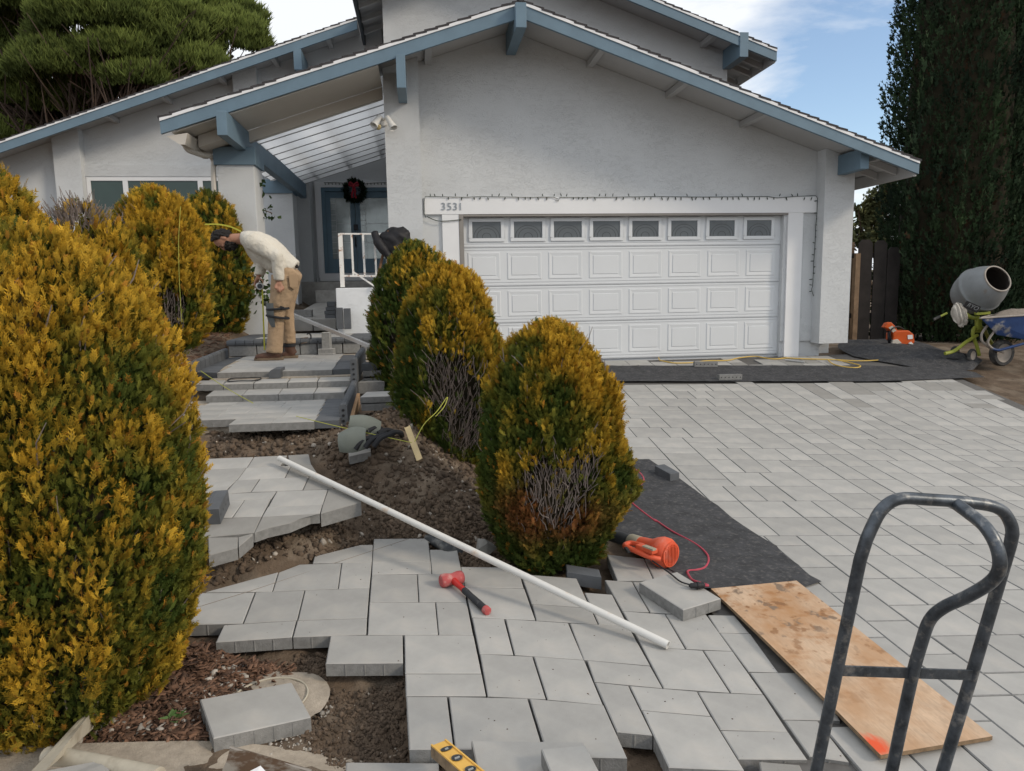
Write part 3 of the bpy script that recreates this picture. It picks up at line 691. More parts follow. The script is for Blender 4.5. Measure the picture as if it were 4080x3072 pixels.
# foreground path, traced stone by stone: (view, x, y) corners
FORE = [
 [(1,315,945),(1,1075,735),(1,1012,938)],
 [(1,1082,738),(1,1210,690),(1,1300,655),(1,1738,640),(1,1702,908),(1,1018,936)],
 [(1,1745,638),(1,2058,632),(1,2033,900),(1,1708,908)],
 [(1,1438,640),(1,1455,570),(1,1935,450),(1,2068,447),(1,2060,630)],
 [(1,140,955),(1,828,948),(1,702,1272),(1,-40,1288)],
 [(1,840,946),(1,1350,928),(1,1273,1238),(1,712,1271)],
 [(1,1358,925),(1,2032,902),(1,2008,1215),(1,1283,1237)],
 [(1,505,1290),(1,1264,1243),(1,1220,1415),(1,420,1470)],
 [(1,1277,1242),(1,2008,1218),(1,2000,1388),(1,1230,1415)],
 [(2,235,255),(2,805,248),(2,830,485),(2,220,497)],
 [(2,220,499),(2,832,487),(2,840,618),(2,214,626)],
 [(2,822,368),(2,1110,368),(2,1160,612),(2,846,618)],
 [(2,214,629),(2,688,626),(2,703,915),(2,191,918)],
 [(2,694,625),(2,1164,614),(2,1207,913),(2,711,915)],
 [(2,190,921),(2,878,919),(2,910,1258),(2,170,1259)],
 [(2,886,919),(2,1210,917),(2,1277,1261),(2,917,1258)],
 [(1,1625,1400),(2,538,1262),(2,543,1555),(6,1572,530)],
 [(4,188,230),(4,912,231),(4,996,632),(4,194,632)],
 [(4,196,638),(4,998,637),(4,1045,868),(4,204,868)],
 [(4,206,876),(4,633,876),(4,705,1427),(4,238,1430)],
 [(4,654,876),(4,1478,893),(4,1640,1425),(4,722,1426)],
 [(4,1500,895),(5,275,962),(5,525,1520),(4,1690,1500)],
 [(2,1148,548),(2,1745,555),(2,1808,770),(2,1190,758)],
 [(2,1194,762),(2,1814,775),(2,1930,1105),(2,1262,1075)],
 [(2,1268,1082),(2,1600,1092),(2,1700,1468),(2,1345,1458)],
 [(4,1250,62),(4,1905,103),(4,2068,488),(4,1345,437)],
 [(4,980,428),(4,1530,455),(4,1672,900),(4,1060,870)],
 [(4,1546,455),(5,72,492),(5,268,960),(4,1688,903)],
 [(2,1780,625),(3,255,668),(3,398,975),(2,1890,932)],
 [(2,1898,937),(3,403,980),(3,480,1148),(2,1940,1108)],
 [(3,340,818),(3,628,838),(3,795,1163),(3,490,1150)],
 [(3,550,685),(3,838,705),(3,1018,1020),(3,735,1008)],
 [(3,846,705),(3,1150,720),(3,1390,1045),(3,1028,1022)],
 [(3,572,418),(3,962,462),(3,1065,690),(3,682,690)],
 [(3,970,463),(3,1290,500),(3,1420,700),(3,1073,690)],
 [(3,185,1138),(3,797,1165),(3,1028,1580),(3,330,1520)],
 [(3,740,1012),(3,1185,1045),(3,1395,1405),(3,945,1385)],
 [(3,1192,1045),(3,1610,1040),(3,1890,1428),(3,1408,1405)],
 [(5,103,495),(5,765,555),(5,895,785),(5,180,718)],
 [(5,678,350),(5,1315,392),(5,1600,832),(5,905,785)],
 [(5,1325,392),(5,1630,400),(5,1950,850),(5,1612,832)],
 [(5,183,725),(5,535,760),(5,790,1280),(5,415,1245)],
 [(5,550,762),(5,1255,820),(5,1400,1078),(5,672,1015)],
 [(5,1265,825),(5,1955,855),(5,2212,1245),(5,1500,1222)],
 [(5,678,1020),(5,1405,1084),(5,1755,1650),(5,958,1618)],
 [(5,1503,1230),(5,2212,1245),(5,2415,1535),(5,1690,1530)],
 [(5,1493,208),(5,1815,215),(5,2108,620),(5,1795,610)],
 [(5,1370,20),(5,1650,25),(5,1805,210),(5,1488,203)],
]
path = structure(MB().box(-1.2, -1.19, 3.3, 3.31, -.4, -.39).build('path', 'sand_joint'))
fore_xy = []
for poly in FORE:
    P = [G(*zq(*c)) for c in poly]
    fore_xy.append(np.array([p[:2] for p in P]))
    paver(P, path, ribs=True)
# r2/s3: last stones traced along the seam with the driveway
QS = 1400/2212
for poly in ([(485,1037),(905,1040),(1055,1338),(695,1332)], [(700,1336),(912,1340),(1112,1600),(860,1563)]):
    P = [G(2680+x*QS, 2022+y*QS) for x, y in poly]; fore_xy.append(np.array([p[:2] for p in P])); paver(P, path, ribs=True)
gx = np.concatenate([-np.geomspace(900, 3.4, 26), np.arange(-3.3, 1.7, .025), np.linspace(1.75, 8.5, 28), np.geomspace(9.2, 900, 24)])
gy = np.concatenate([-np.geomspace(600, 1.0, 12), np.linspace(-.6, 1.9, 6), np.arange(2.0, 6.6, .025), np.arange(6.65, 12.5, .09), np.geomspace(12.7, 1500, 30)])
XX, YY = np.meshgrid(gx, gy, indexing='ij'); ZZ = terr(XX, YY)
def inside(f, x, y, grow=.02):
    c = f.mean(0); g = c+(f-c)*(1+grow/np.abs(f-c).max()); s_ = np.zeros(x.shape, bool)
    for k in range(len(g)):
        a_, b_ = g[k-1], g[k]; s_ ^= ((a_[1] > y) != (b_[1] > y)) & (x < (b_[0]-a_[0])*(y-a_[1])/(b_[1]-a_[1]+1e-12)+a_[0])
    return s_
for f in fore_xy:
    lo, hi = f.min(0)-.05, f.max(0)+.05; i0, i1 = np.searchsorted(gx, [lo[0], hi[0]]); j0, j1 = np.searchsorted(gy, [lo[1], hi[1]])
    X_, Y_ = XX[i0:i1, j0:j1], YY[i0:i1, j0:j1]; m_ = inside(f, X_, Y_); ZZ[i0:i1, j0:j1] = np.where(m_, np.minimum(ZZ[i0:i1, j0:j1], gz(X_, Y_)-.062), ZZ[i0:i1, j0:j1])
ni, nj = XX.shape
idx = np.arange(ni*nj).reshape(ni, nj)
Fg = np.stack([idx[:-1, :-1], idx[1:, :-1], idx[1:, 1:], idx[:-1, 1:]], -1).reshape(-1, 4)
structure(mesh_np('ground', np.stack([XX, YY, ZZ], -1).reshape(-1, 3), Fg, 'soil', smooth=True))

# ---- driveway field
TH_D = .035
ud, vd = np.array([math.cos(TH_D), -math.sin(TH_D)]), np.array([math.sin(TH_D), math.cos(TH_D)])
def left_edge(y):      # driveway edge under the weed cloth, in x at a given y
    return np.interp(y, [1.0, 2.3, 2.75, 3.3, 3.9, 5.2, 8.2, 10.5], [.70, 1.08, 1.16, 1.33, 1.30, 1.18, .95, .62])
def sat(A, B):
    for P in (A, B):
        for i in range(len(P)):
            e = P[(i+1) % len(P)]-P[i]; n = np.array([-e[1], e[0]]); n = n/np.linalg.norm(n)
            a, b = A@n, B@n
            if a.max() < b.min()+.012 or b.max() < a.min()+.012: return False
    return True
rng = random.Random(11)
cells = []
GU = .0575                                            # paving module; stones are 6x6, 4x6 and 6x3 modules
NUx = 160; sky_h = [0]*NUx; U0, V0 = .0, .9
for _ in range(4000):
    h = min(sky_h)
    if V0+h*GU > 11.4: break
    i = sky_h.index(h); j = i
    while j < NUx and sky_h[j] == h: j += 1
    w = j-i
    opt = [q_ for q_ in (4, 6) if w == q_ or w-q_ >= 4]
    q_ = rng.choice(opt) if opt else w
    d_ = 6
    if q_ == 6 and rng.random() < .24: d_ = 3
    elif q_ == 4 and w == 4 and rng.random() < .10: d_ = 3
    cells.append((U0+i*GU, U0+(i+q_)*GU, V0+h*GU, V0+(h+d_)*GU))
    for k in range(i, i+q_): sky_h[k] = h+d_
drive_pts = []
kept = []
for u0, u1, v0, v1 in cells:
    q = np.array([ud*a+vd*b for a, b in ((u0, v0), (u1, v0), (u1, v1), (u0, v1))])
    c = q.mean(0)
    if c[0] < left_edge(c[1])+.0 or c[1] > 10.52 or c[0] > 7.15+.02*c[1] or c[1] < 1.0: continue
    if c[1] > 9.05 and c[1] < 9.72 and c[0] < 6.4: continue                     # the open strip under the cloth
    if c[1] > 9.7 and (c[0] > 6.3 or rng.random() < .04): continue
    px_ok = True
    if any(sat(q, f) for f in fore_xy if abs(f[:, 0].mean()-c[0]) < .8 and abs(f[:, 1].mean()-c[1]) < .8): continue
    kept.append(q)
# driveway sub-base sheet with sand showing in the joints
def sheet(name, m, xs_fn, y0, y1, ny, nx, zf, kind='structure', parent=None):
    V = []; F = []
    for j in range(ny+1):
        y = y0+(y1-y0)*j/ny; xa, xb = xs_fn(y)
        for i in range(nx+1):
            x = xa+(xb-xa)*i/nx; V.append((x, y, zf(x, y)))
    for j in range(ny):
        for i in range(nx): F.append((j*(nx+1)+i, j*(nx+1)+i+1, (j+1)*(nx+1)+i+1, (j+1)*(nx+1)+i))
    return mesh_np(name, np.array(V), np.array(F), m, parent)
drive = sheet('driveway', 'sand_joint', lambda y: (left_edge(y)+.12, 7.4), 1.2, 10.66, 90, 50, lambda x, y: float(gz(x, y))-.016)
structure(drive)
def to3(q, off=0.0): return [np.array([p[0], p[1], float(gz(p[0], p[1]))+off]) for p in q]
def in_view(q):
    c = np.array([q[:, 0].mean(), q[:, 1].mean(), float(gz(q[:, 0].mean(), q[:, 1].mean()))])-CAM
    cc = R.T @ c
    if cc[2] < .2: return -1
    x, y = CX+FPX*cc[0]/cc[2], CY+FPX*cc[1]/cc[2]
    if not (-150 < x < 6200 and y < 3900): return -1
    if not (x < 4230 and y < 3250): return .001/cc[2]
    hid = (px_poly(x, y))
    return 0 if hid else 1/cc[2]
def px_poly(x, y):   # hidden behind the weed cloth and the shrub
    return (x < 2550 and y < 2150) or (2400 < x < 3100 and y > 1880 and x < 2560+(y-1880)*1.35)
sc_k = [(in_view(q), i) for i, q in enumerate(kept)]
order = sorted([s for s in sc_k if s[0] > 0], reverse=True)
first = set(i for _, i in order[:296])
BV, BF, BM = [], [], []
random.seed(3)
for i, q in enumerate(kept):
    if sc_k[i][0] < 0 and i not in first: continue
    P = to3(q, random.uniform(-.0015, .0015))
    damp = q[:, 0].mean() > 4.6 and q[:, 1].mean() > 6.9 and random.random() < .22*min(1, (q[:, 1].mean()-6.9))
    if i in first: paver(P, drive, ch=.0048, gap=.0014, worn=True, m='paver_damp' if damp else 'paver_grey')
    else:
        V, F, mi = paver_geo(P, .05, .0048, .0014, worn=True); mi = [2]+mi[1:] if damp else mi; o = len(BV); BV += V; BF += [tuple(a+o for a in f) for f in F]; BM += mi
me = bpy.data.meshes.new('far_pavers'); me.from_pydata([tuple(v) for v in BV], [], BF)
me.materials.append(MAT['paver_grey']); me.materials.append(MAT['paver_side']); me.materials.append(MAT['paver_damp']); me.polygons.foreach_set('material_index', BM)
fp = bpy.data.objects.new('pavers', me); coll.objects.link(fp); hang(fp, drive); fp['kind'] = 'stuff'
# ------------------------------------------------------------------ the second patch of path, a ramp
pA, pB = PY(1000, 2127, 4.15), PY(1000, 1820, 5.2)
def ramp(x, y): return pA[2]+(pB[2]-pA[2])*(y-pA[1])/(pB[1]-pA[1])
def RP(px, py): return march(px, py, lambda x, y: float(ramp(x, y)))
zr = lambda x, y: (780+x*S, 1480+y*S)
PATCH = [
 [(-120,925),(605,897),(535,1008),(-120,1040)], [(612,896),(960,880),(888,990),(540,1006)], 
 [(-120,1046),(528,1012),(432,1138),(-120,1180)],
 [(532,1010),(1000,988),(932,1112),(436,1138)],
 [(-120,1225),(352,1208),(225,1362),(-120,1380)], [(-120,1180),(425,1142),(356,1206),(-120,1222)],
 [(425,1142),(668,1128),(575,1262),(300,1282)], [(675,1127),(1185,1103),(1118,1242),(582,1262)],
 [(296,1285),(845,1258),(790,1335),(232,1362)], 
 [(852,1257),(1385,1238),(1330,1395),(760,1420)],
 [(320,1358),(508,1352),(380,1530),(180,1535)], [(512,1350),(785,1338),(690,1520),(388,1530)],
 [(755,1422),(1328,1398),(1300,1490),(697,1520)],
]
PATCHD = [[(966,879),(1185,866),(1210,972),(1000,987)], [(1000,990),(1215,975),(1290,1090),(940,1112)], [(1192,1102),(1300,1095),(1450,1228),(1125,1242)],
 [(-120,1560),(690,1524),(612,1690),(-120,1760)], [(697,1523),(1298,1492),(1200,1500),(985,1590),(760,1640),(615,1690)]]
for poly in PATCH: paver([RP(*zr(*c)) for c in poly], path, ribs=False)
for poly in PATCHD: paver([RP(*zr(*c)) for c in poly], path, m='paver_damp')
cut = [(1392,1235),(1500,1232),(1735,1355),(1735,1370),(1310,1490),(1332,1398)]
paver([RP(*zr(*c)) for c in cut], path, m='paver_damp', th=.085)
for poly in ([(340,372),(655,368),(650,478),(345,560),(200,560)], [(655,368),(810,330),(808,345),(660,470)]):
    P = [RP(700+x*S, 2000+y*S) for x, y in poly[:4]]
    paver(P, path, m='paver_damp', th=.07)
# ------------------------------------------------------------------ steps of the entry walk
stp = structure(MB().box(-1.9, -.62, 5.7, 12, -.2, -.19).build('entry_steps', 'sand_joint'))
SB = .6008
def zs3(x, y): return (780+x*SB, 1240+y*SB)
def level(poly, z, m='paver_grey', th=.06, **k): return paver([PZ(*zs3(*c), z) for c in poly], stp, m=m, th=th, **k)
z1 = PY(*zs3(500, 735), 5.45)[2]
L1 = [[(218,735),(515,715),(498,730),(497,744),(216,752)]]
# landing 1: rows drawn in perspective towards the vanishing point of the walk
def rows(yf, yb, xs, z, m='paver_grey', sl=-.035, x0=217):
    k = lambda x, y_: (x, y_+sl*(x-x0))
    def back(x): return x+(1505-x)*(yf-yb)/(yf+131)
    for xa, xb in zip(xs[:-1], xs[1:]): level([k(xa, yf), k(back(xa), yb), k(back(xb), yb), k(xb, yf)], z, m=m)
rows(750, 716, [217, 499, 783], z1)
rows(715, 682, [-60, 108, 372, 566, 800], z1)
rows(681, 649, [-60, 160, 330, 600, 818], z1)
rows(648, 618, [-30, 205, 395, 560, 838], z1)
rows(617, 590, [60, 260, 520, 690, 854], z1)
for yf, yb, xa, xb in ((746, 700, 785, 950), (699, 662, 812, 955), (661, 628, 833, 962), (627, 592, 851, 968)): rows(yf, yb, [xa, xb], z1, m='paver_dark')
def under(x0, x1, y0, y1, z): structure(MB().box(x0, x1, y0, y1, z-.3, z).build('step_bed', 'sand'))
_f = PZ(*zs3(500, 700), z1)[1]; under(-2.2, -.75, _f, 6.75, z1-.008)
# step a
PA = PZ(*zs3(500, 587), z1); za = z1+.06
for poly in ([(66,562),(120,524),(345,515),(308,556)], [(310,555),(350,514),(577,508),(546,550)], [(548,550),(580,508),(807,500),(780,544)], [(783,543),(812,500),(1018,492),(985,535)]):
    level(poly, za)
# step b: bullnosed row behind, with sand above
zb_ = za+.066
for poly in ([(-10,480),(-10,470),(180,466),(180,478)], [(183,478),(183,466),(380,461),(380,472)], [(384,472),(384,460),(606,454),(606,466)], [(610,466),(610,454),(804,448),(804,460)], [(808,460),(808,448),(1026,442),(1026,454)]):
    P = [PZ(*zs3(*c), zb_) for c in poly]
    for p in P[1:3]: p[1] += .12
    paver(P, stp, th=.068, ch=.014)
sb0 = PZ(*zs3(-10, 470), zb_)
structure(MB().box(-2.05, -.55, sb0[1]+.1, 7.5, zb_-.1, zb_+.004).build('sand_bed', 'sand'))
# landing 2
z2 = zb_+.06
rows(408, 368, [141, 303, 529, 690, 903], z2, sl=-.028, x0=141)
rows(367, 332, [206, 480, 662, 815, 926], z2, sl=-.026, x0=141)
rows(331, 302, [262, 420, 590, 760, 945], z2, sl=-.024, x0=141)
for poly in ([(905,385),(938,338),(1040,336),(1026,380)], [(940,336),(975,290),(1052,288),(1042,334)], [(10,404),(75,360),(192,364),(140,406)], [(78,358),(185,312),(315,300),(196,362)]):
    level(poly, z2, m='paver_dark')
_f = PZ(*zs3(500, 380), z2)[1]; under(-2.6, -.62, _f, 9.6, z2-.007)
# riser and bullnose to landing 3
z3 = z2+.195
yf3 = PZ(*zs3(560, 292), z2)[1]
def colx(x): return PY(*zs3(x, 250), yf3)[0]
for a, b in ((218,402),(405,580),(584,690),(693,804),(807,972),(976,1092),(1095,1160)):
    xa, xb = colx(a), colx(b)
    MB().box(xa+.003, xb-.003, yf3, yf3+.1, z2+.002, z3-.065).build('riser_block', 'paver_side', stp, bevel=.004)
bn = [208,270,330,390,450,510,570,632,698,757,814,872,934,992,1052,1112,1166]
for a, b in zip(bn[:-1], bn[1:]):
    xa, xb = colx(a), colx(b)
    q = MB(); yy = yf3-.03
    prof = [(0, z3-.064), (-.018, z3-.058), (-.026, z3-.034), (-.020, z3-.010), (0, z3), (.22, z3), (.22, z3-.064)]
    q.add([(xa+.003, yy+.026+p, z) for p, z in prof]+[(xb-.003, yy+.026+p, z) for p, z in prof],
          [tuple(range(6, -1, -1)), tuple(range(7, 14))]+[(i, (i+1) % 7, (i+1) % 7+7, i+7) for i in range(7)])
    q.build('bullnose_paver', 'paver_dark', stp)
yb3 = yf3+.225
x3a, x3b = colx(208), colx(1166)
for r in range(3):
    xx = x3a+.28+(.1 if r % 2 else 0); y0 = yb3+r*.34
    while xx < x3b-.35:
        wd = rng.choice([.23, .33, .33]); xe_ = min(xx+wd, x3b-.3)
        if xe_-xx > .06: paver([np.array([xx, y0, z3]), np.array([xe_, y0, z3]), np.array([xe_, y0+.338, z3]), np.array([xx, y0+.338, z3])], stp)
        xx += wd
    for k in range(2):
        paver([np.array([x3a+.0, y0+k*.17, z3]), np.array([x3a+.275, y0+k*.17, z3]), np.array([x3a+.275, y0+k*.17+.168, z3]), np.array([x3a, y0+k*.17+.168, z3])], stp, m='paver_dark')
        paver([np.array([x3b-.3, y0+k*.17, z3]), np.array([x3b, y0+k*.17, z3]), np.array([x3b, y0+k*.17+.168, z3]), np.array([x3b-.3, y0+k*.17+.168, z3])], stp, m='paver_dark')
# riser to the old walk
z4 = z3+.16; y4 = PZ(*zs3(560, 127), z3)[1]
def c4x(x): return PY(*zs3(x, 100), y4)[0]
for a, b in ((374,520),(523,648),(651,776),(779,930)):
    MB().box(c4x(a)+.004, c4x(b)-.004, y4, y4+.12, z3-.02, z4).build('riser_block', 'paver_grey', stp, bevel=.005)
structure(sheet('old_walk', 'concrete_old', lambda y: (-2.1, -.55), y4+.12, 14.89, 10, 3, lambda x, y: z4-.015+.21*(y-y4)/(14.9-y4)))
MB().box(PY(1165, 1260, y4+.5)[0], PY(1243, 1260, y4+.5)[0], y4+.45, y4+.65, z4-.01, z4+.13).build('riser_block', 'paver_side', stp, bevel=.005)
# ================================================================== PLANTS
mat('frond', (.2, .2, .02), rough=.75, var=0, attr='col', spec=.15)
mat('twig', (.25, .21, .19), rough=.95, var=.25, vscale=40)
mat('bark', (.10, .07, .05), rough=.95, var=.25, vscale=12, bump=.6, bscale=30)
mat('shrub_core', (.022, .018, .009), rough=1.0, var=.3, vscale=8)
RS = np.random.RandomState(7)
def frame_from(d, roll):
    """orthonormal frames (N,3,3) with local y along d"""
    d = d/np.linalg.norm(d, axis=1, keepdims=True)
    a = np.where(np.abs(d[:, 2:3]) < .9, np.array([[0, 0, 1.0]]), np.array([[1.0, 0, 0]]))
    x = np.cross(d, a); x /= np.linalg.norm(x, axis=1, keepdims=True); z = np.cross(x, d)
    c, s = np.cos(roll)[:, None], np.sin(roll)[:, None]
    return np.stack([x*c+z*s, d, -x*s+z*c], -1)
def spray(n=4, w=.10, spread=.62, fine=1.0):
    """a flat forked frond, unit long along y: list of thin quads; returns verts, quads, tipness"""
    V = []; F = []; Tn = []
    def leaf(p, d, l, w0, t0, t1):
        d = np.array(d)/np.linalg.norm(d); n = np.array([d[1], -d[0], 0]); p = np.array(p); o = len(V)
        q = p+d*l
        V.extend([p-n*w0*.6, p+n*w0*.6, q]); Tn.extend([t0, t0, t1]); F.append((o, o+1, o+2))
        return q
    leaf((0, 0, 0), (0, 1, .12), 1.0, w, .0, 1.0)
    for i in range(n):
        y = .18+.66*i/max(1, n-1); l = .52*(1-.55*i/n)*fine
        for sgn in (-1, 1):
            d = (sgn*spread, .78, RS.uniform(-.25, .25)); q = leaf((0, y-.05*(sgn > 0), .12*y), d, l, w*.8, y*.6, .95)
            if i < n-1: leaf((sgn*spread*l*.4, y+.78*l*.4, .12*y), (sgn*.15, 1, RS.uniform(-.3, .3)), l*.5, w*.65, y*.6+.2, 1.0)
    return np.array(V), np.array(F), np.array(Tn)
def scatter(tmpls, pos, dirs, scale, roll, c0, c1):
    """place frond templates; c0 base colours, c1 tip colours (N,3)"""
    Vs, Fs, Cs = [], [], []; off = 0
    which = RS.randint(0, len(tmpls), len(pos)); fr = frame_from(dirs, roll)
    for k, (tv, tf, tt) in enumerate(tmpls):
        m = which == k; n = m.sum()
        if not n: continue
        P = np.einsum('nij,vj->nvi', fr[m], tv)*scale[m][:, None, None]+pos[m][:, None, :]
        C = c0[m][:, None, :]*(1-tt[None, :, None])+c1[m][:, None, :]*tt[None, :, None]
        F = tf[None]+(np.arange(n)*len(tv))[:, None, None]+off
        Vs.append(P.reshape(-1, 3)); Fs.append(F.reshape(-1, tf.shape[1])); Cs.append(C.reshape(-1, 3)); off += n*len(tv)
    return np.concatenate(Vs), np.concatenate(Fs), np.concatenate(Cs)
SPR = [spray(4, .13), spray(3, .14, .75), spray(4, .125, .5)]
CSPR = [spray(2, .24), spray(2, .22, .5)]
GOLD = np.array([.60, .355, .032]); OLIVE = np.array([.175, .165, .022]); GREEN = np.array([.060, .095, .018]); RUST = np.array([.24, .085, .03]); ORANGE = np.array([.52, .24, .032])
def lerp(a, b, t): return a*(1-t)+b*t
def shrub(name, label, base, top_z, rad, n, gold, prof=None, size=.075, bare=(), rust=(), green_side=0.0, lean=(0, 0), lump=.05, seed=1, bulges=()):
    RS.seed(seed); bx, by, bz = base; hgt = top_z-bz
    t = thing(name, label, 'shrub', base, None)
    prof = prof or [(0, .62), (.08, .80), (.25, .97), (.42, 1.0), (.62, .92), (.78, .74), (.9, .5), (.97, .26), (1.0, .04)]
    ph = np.array([p[0] for p in prof]); pr = np.array([p[1] for p in prof])
    def knob(a, h): return fbm(np.stack([np.cos(a)*rad*11, np.sin(a)*rad*11, h*hgt*5.5], -1)+seed, 3, seed+40)-.5
    def surf(a, h):
        r = np.interp(h, ph, pr)*rad
        q = np.stack([np.cos(a)*2.2, np.sin(a)*2.2, h*4.5], -1)+seed*3.3
        r = r*(1+lump*4*(fbm(q, 3, seed)-.5))
        r = r+knob(a, h)*.20*min(1, rad*2.2)
        for ba, bh, bs, bo in bulges:
            da = np.angle(np.exp(1j*(a-ba))); r = r+bo*np.exp(-(da**2)/(2*.25**2)-((h-bh)**2)/(2*bs**2))
        return r
    # sample by area
    h = np.interp(RS.rand(n*2), np.linspace(0, 1, 60), np.linspace(0, 1, 60)); keep = RS.rand(n*2) < np.interp(h, ph, np.maximum(pr, .3))
    h = h[keep][:n]; a = RS.rand(len(h))*2*np.pi
    front = np.cos(a-math.atan2(-by, -bx)); k2 = (front > -.3) | (RS.rand(len(h)) < .2); h, a = h[k2], a[k2]
    depth = RS.rand(len(h))**1.8
    r = surf(a, h)-depth*min(.16, rad*.3)
    er = 1e-3; slope = (np.interp(h+.02, ph, pr)-np.interp(h-.02, ph, pr))*rad/(.04*hgt)
    out = np.stack([np.cos(a), np.sin(a), -slope*.9], -1); out /= np.linalg.norm(out, axis=1, keepdims=True)
    P = np.stack([bx+np.cos(a)*r+lean[0]*h*hgt, by+np.sin(a)*r+lean[1]*h*hgt, bz+h*hgt], -1)
    jit = RS.normal(size=P.shape)*.34
    d = out*.5+np.array([0, 0, .95])+jit
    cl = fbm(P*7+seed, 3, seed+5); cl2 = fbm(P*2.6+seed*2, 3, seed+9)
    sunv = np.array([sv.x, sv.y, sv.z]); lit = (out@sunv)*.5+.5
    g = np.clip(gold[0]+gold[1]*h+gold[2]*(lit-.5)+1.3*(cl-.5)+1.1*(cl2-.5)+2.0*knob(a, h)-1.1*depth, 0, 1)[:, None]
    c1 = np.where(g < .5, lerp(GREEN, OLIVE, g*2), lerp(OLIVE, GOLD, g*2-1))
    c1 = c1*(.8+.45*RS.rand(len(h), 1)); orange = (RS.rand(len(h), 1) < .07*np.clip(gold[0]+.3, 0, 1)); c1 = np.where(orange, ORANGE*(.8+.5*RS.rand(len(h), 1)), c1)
    alive = np.ones(len(h), bool); tw = []
    def reg(lst):
        m = np.zeros(len(h))
        for ra, rh, sa, sh in lst:
            da = np.angle(np.exp(1j*(a-ra))); m = np.maximum(m, np.exp(-(da**2)/(2*sa**2)-((h-rh)**2)/(2*sh**2)))
        return m
    if bare:
        mb = reg(bare)*(0.6+.9*fbm(P*9, 2, 4)); alive = RS.rand(len(h)) > np.clip(mb*1.7-.15, 0, .97)
    if rust:
        mr = np.clip(reg(rust)*(0.5+1.0*fbm(P*8, 2, 14))*1.3, 0, 1)[:, None]; c1 = lerp(c1, RUST*(.7+.6*RS.rand(len(h), 1)), mr)
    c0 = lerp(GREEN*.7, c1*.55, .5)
    scl = size*(.65+.7*RS.rand(len(h)))
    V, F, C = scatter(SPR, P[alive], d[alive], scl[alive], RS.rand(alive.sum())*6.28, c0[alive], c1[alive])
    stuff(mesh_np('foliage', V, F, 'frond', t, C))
    # dark core blob added so nothing shows through the foliage
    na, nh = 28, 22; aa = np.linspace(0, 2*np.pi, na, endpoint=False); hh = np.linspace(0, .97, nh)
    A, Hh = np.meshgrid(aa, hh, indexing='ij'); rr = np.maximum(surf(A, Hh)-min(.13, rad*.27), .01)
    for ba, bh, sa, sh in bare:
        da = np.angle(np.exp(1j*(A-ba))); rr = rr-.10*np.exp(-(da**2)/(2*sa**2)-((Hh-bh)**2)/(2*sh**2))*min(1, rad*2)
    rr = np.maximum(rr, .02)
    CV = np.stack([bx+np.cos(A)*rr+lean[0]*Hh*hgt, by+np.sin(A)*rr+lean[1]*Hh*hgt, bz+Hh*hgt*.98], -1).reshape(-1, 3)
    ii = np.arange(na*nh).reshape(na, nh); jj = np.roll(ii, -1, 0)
    mesh_np('dark_core', CV, np.stack([ii[:, :-1], jj[:, :-1], jj[:, 1:], ii[:, 1:]], -1).reshape(-1, 4), 'shrub_core', t, smooth=True)
    MB().tube([(bx, by, bz-.1), (bx+lean[0]*hgt*.3, by, bz+hgt*.35)], [rad*.12, rad*.07], 8).build('trunk', 'bark', t, smooth=True)
    # bare twigs
    nt_ = int(n*.003)
    hs = list(RS.rand(nt_)*.9); as_ = list(RS.rand(nt_)*6.28)
    for ba, bh, sa, sh in bare:
        k = int(4200*sa*sh*rad*2); hs += list(np.clip(RS.normal(bh-sh*.2, sh*.9, k), 0, .98)); as_ += list(RS.normal(ba, sa*.9, k))
    hs = np.array(hs); as_ = np.array(as_); rr = surf(as_, hs)-RS.rand(len(hs))*.10-.015
    TP = np.stack([bx+np.cos(as_)*rr+lean[0]*hs*hgt, by+np.sin(as_)*rr+lean[1]*hs*hgt, bz+hs*hgt], -1)
    td = np.stack([np.cos(as_)*.45, np.sin(as_)*.45, np.full(len(hs), 1.0)], -1)+RS.normal(size=(len(hs), 3))*.28
    td /= np.linalg.norm(td, axis=1, keepdims=True); L_ = (.06+.12*RS.rand(len(hs)))[:, None]
    f2 = frame_from(td, RS.rand(len(hs))*6.28); wv = f2[:, :, 0]*.0032; wz = f2[:, :, 2]*.0032; mid = TP+td*L_*.5+RS.normal(size=TP.shape)*.008; E = TP+td*L_
    V = np.stack([TP-wv, TP+wv, mid-wv*.8, mid+wv*.8, E-wv*.5, E+wv*.5, TP-wz, TP+wz, mid-wz*.8, mid+wz*.8, E-wz*.5, E+wz*.5], 1)
    q = np.array([(0, 1, 3, 2), (2, 3, 5, 4), (6, 7, 9, 8), (8, 9, 11, 10)])
    stuff(mesh_np('bare_twigs', V.reshape(-1, 3), (q[None]+(np.arange(len(hs))*12)[:, None, None]).reshape(-1, 4), 'twig', t))
    return t
def hz_at(px, py, Y): return PY(px, py, Y)
def sh_base(px, py, Y): p = PY(px, py, Y); return (p[0], p[1], p[2])
FR = -math.pi/2          # angle facing the camera side
GRP = 'golden conifer shrubs beside the walk'
def add_shrub(px_c, py_base, Y, py_top, halfw_px, n, gold, label, **k):
    b = PY(px_c, py_base, Y); tp = PY(px_c, py_top+30, Y); dist = float(np.linalg.norm(b-CAM)); depth = float((R.T @ (b-CAM))[2])
    rad = halfw_px/FPX*depth
    s = shrub('golden_shrub', label, tuple(b), tp[2], rad*.97, n, gold, **k); s['group'] = GRP; return s
PRBIG = [(0, .62), (.06, .76), (.2, .93), (.36, 1.0), (.55, .97), (.7, .86), (.83, .74), (.92, .54), (.98, .30), (1.0, .04)]
add_shrub(235, 2790, 2.95, 875, 590, 66000, (.40, .50, .35), 'largest golden conifer shrub filling the left edge beside the loose concrete slab', prof=PRBIG, size=.038, seed=1, lump=.05)
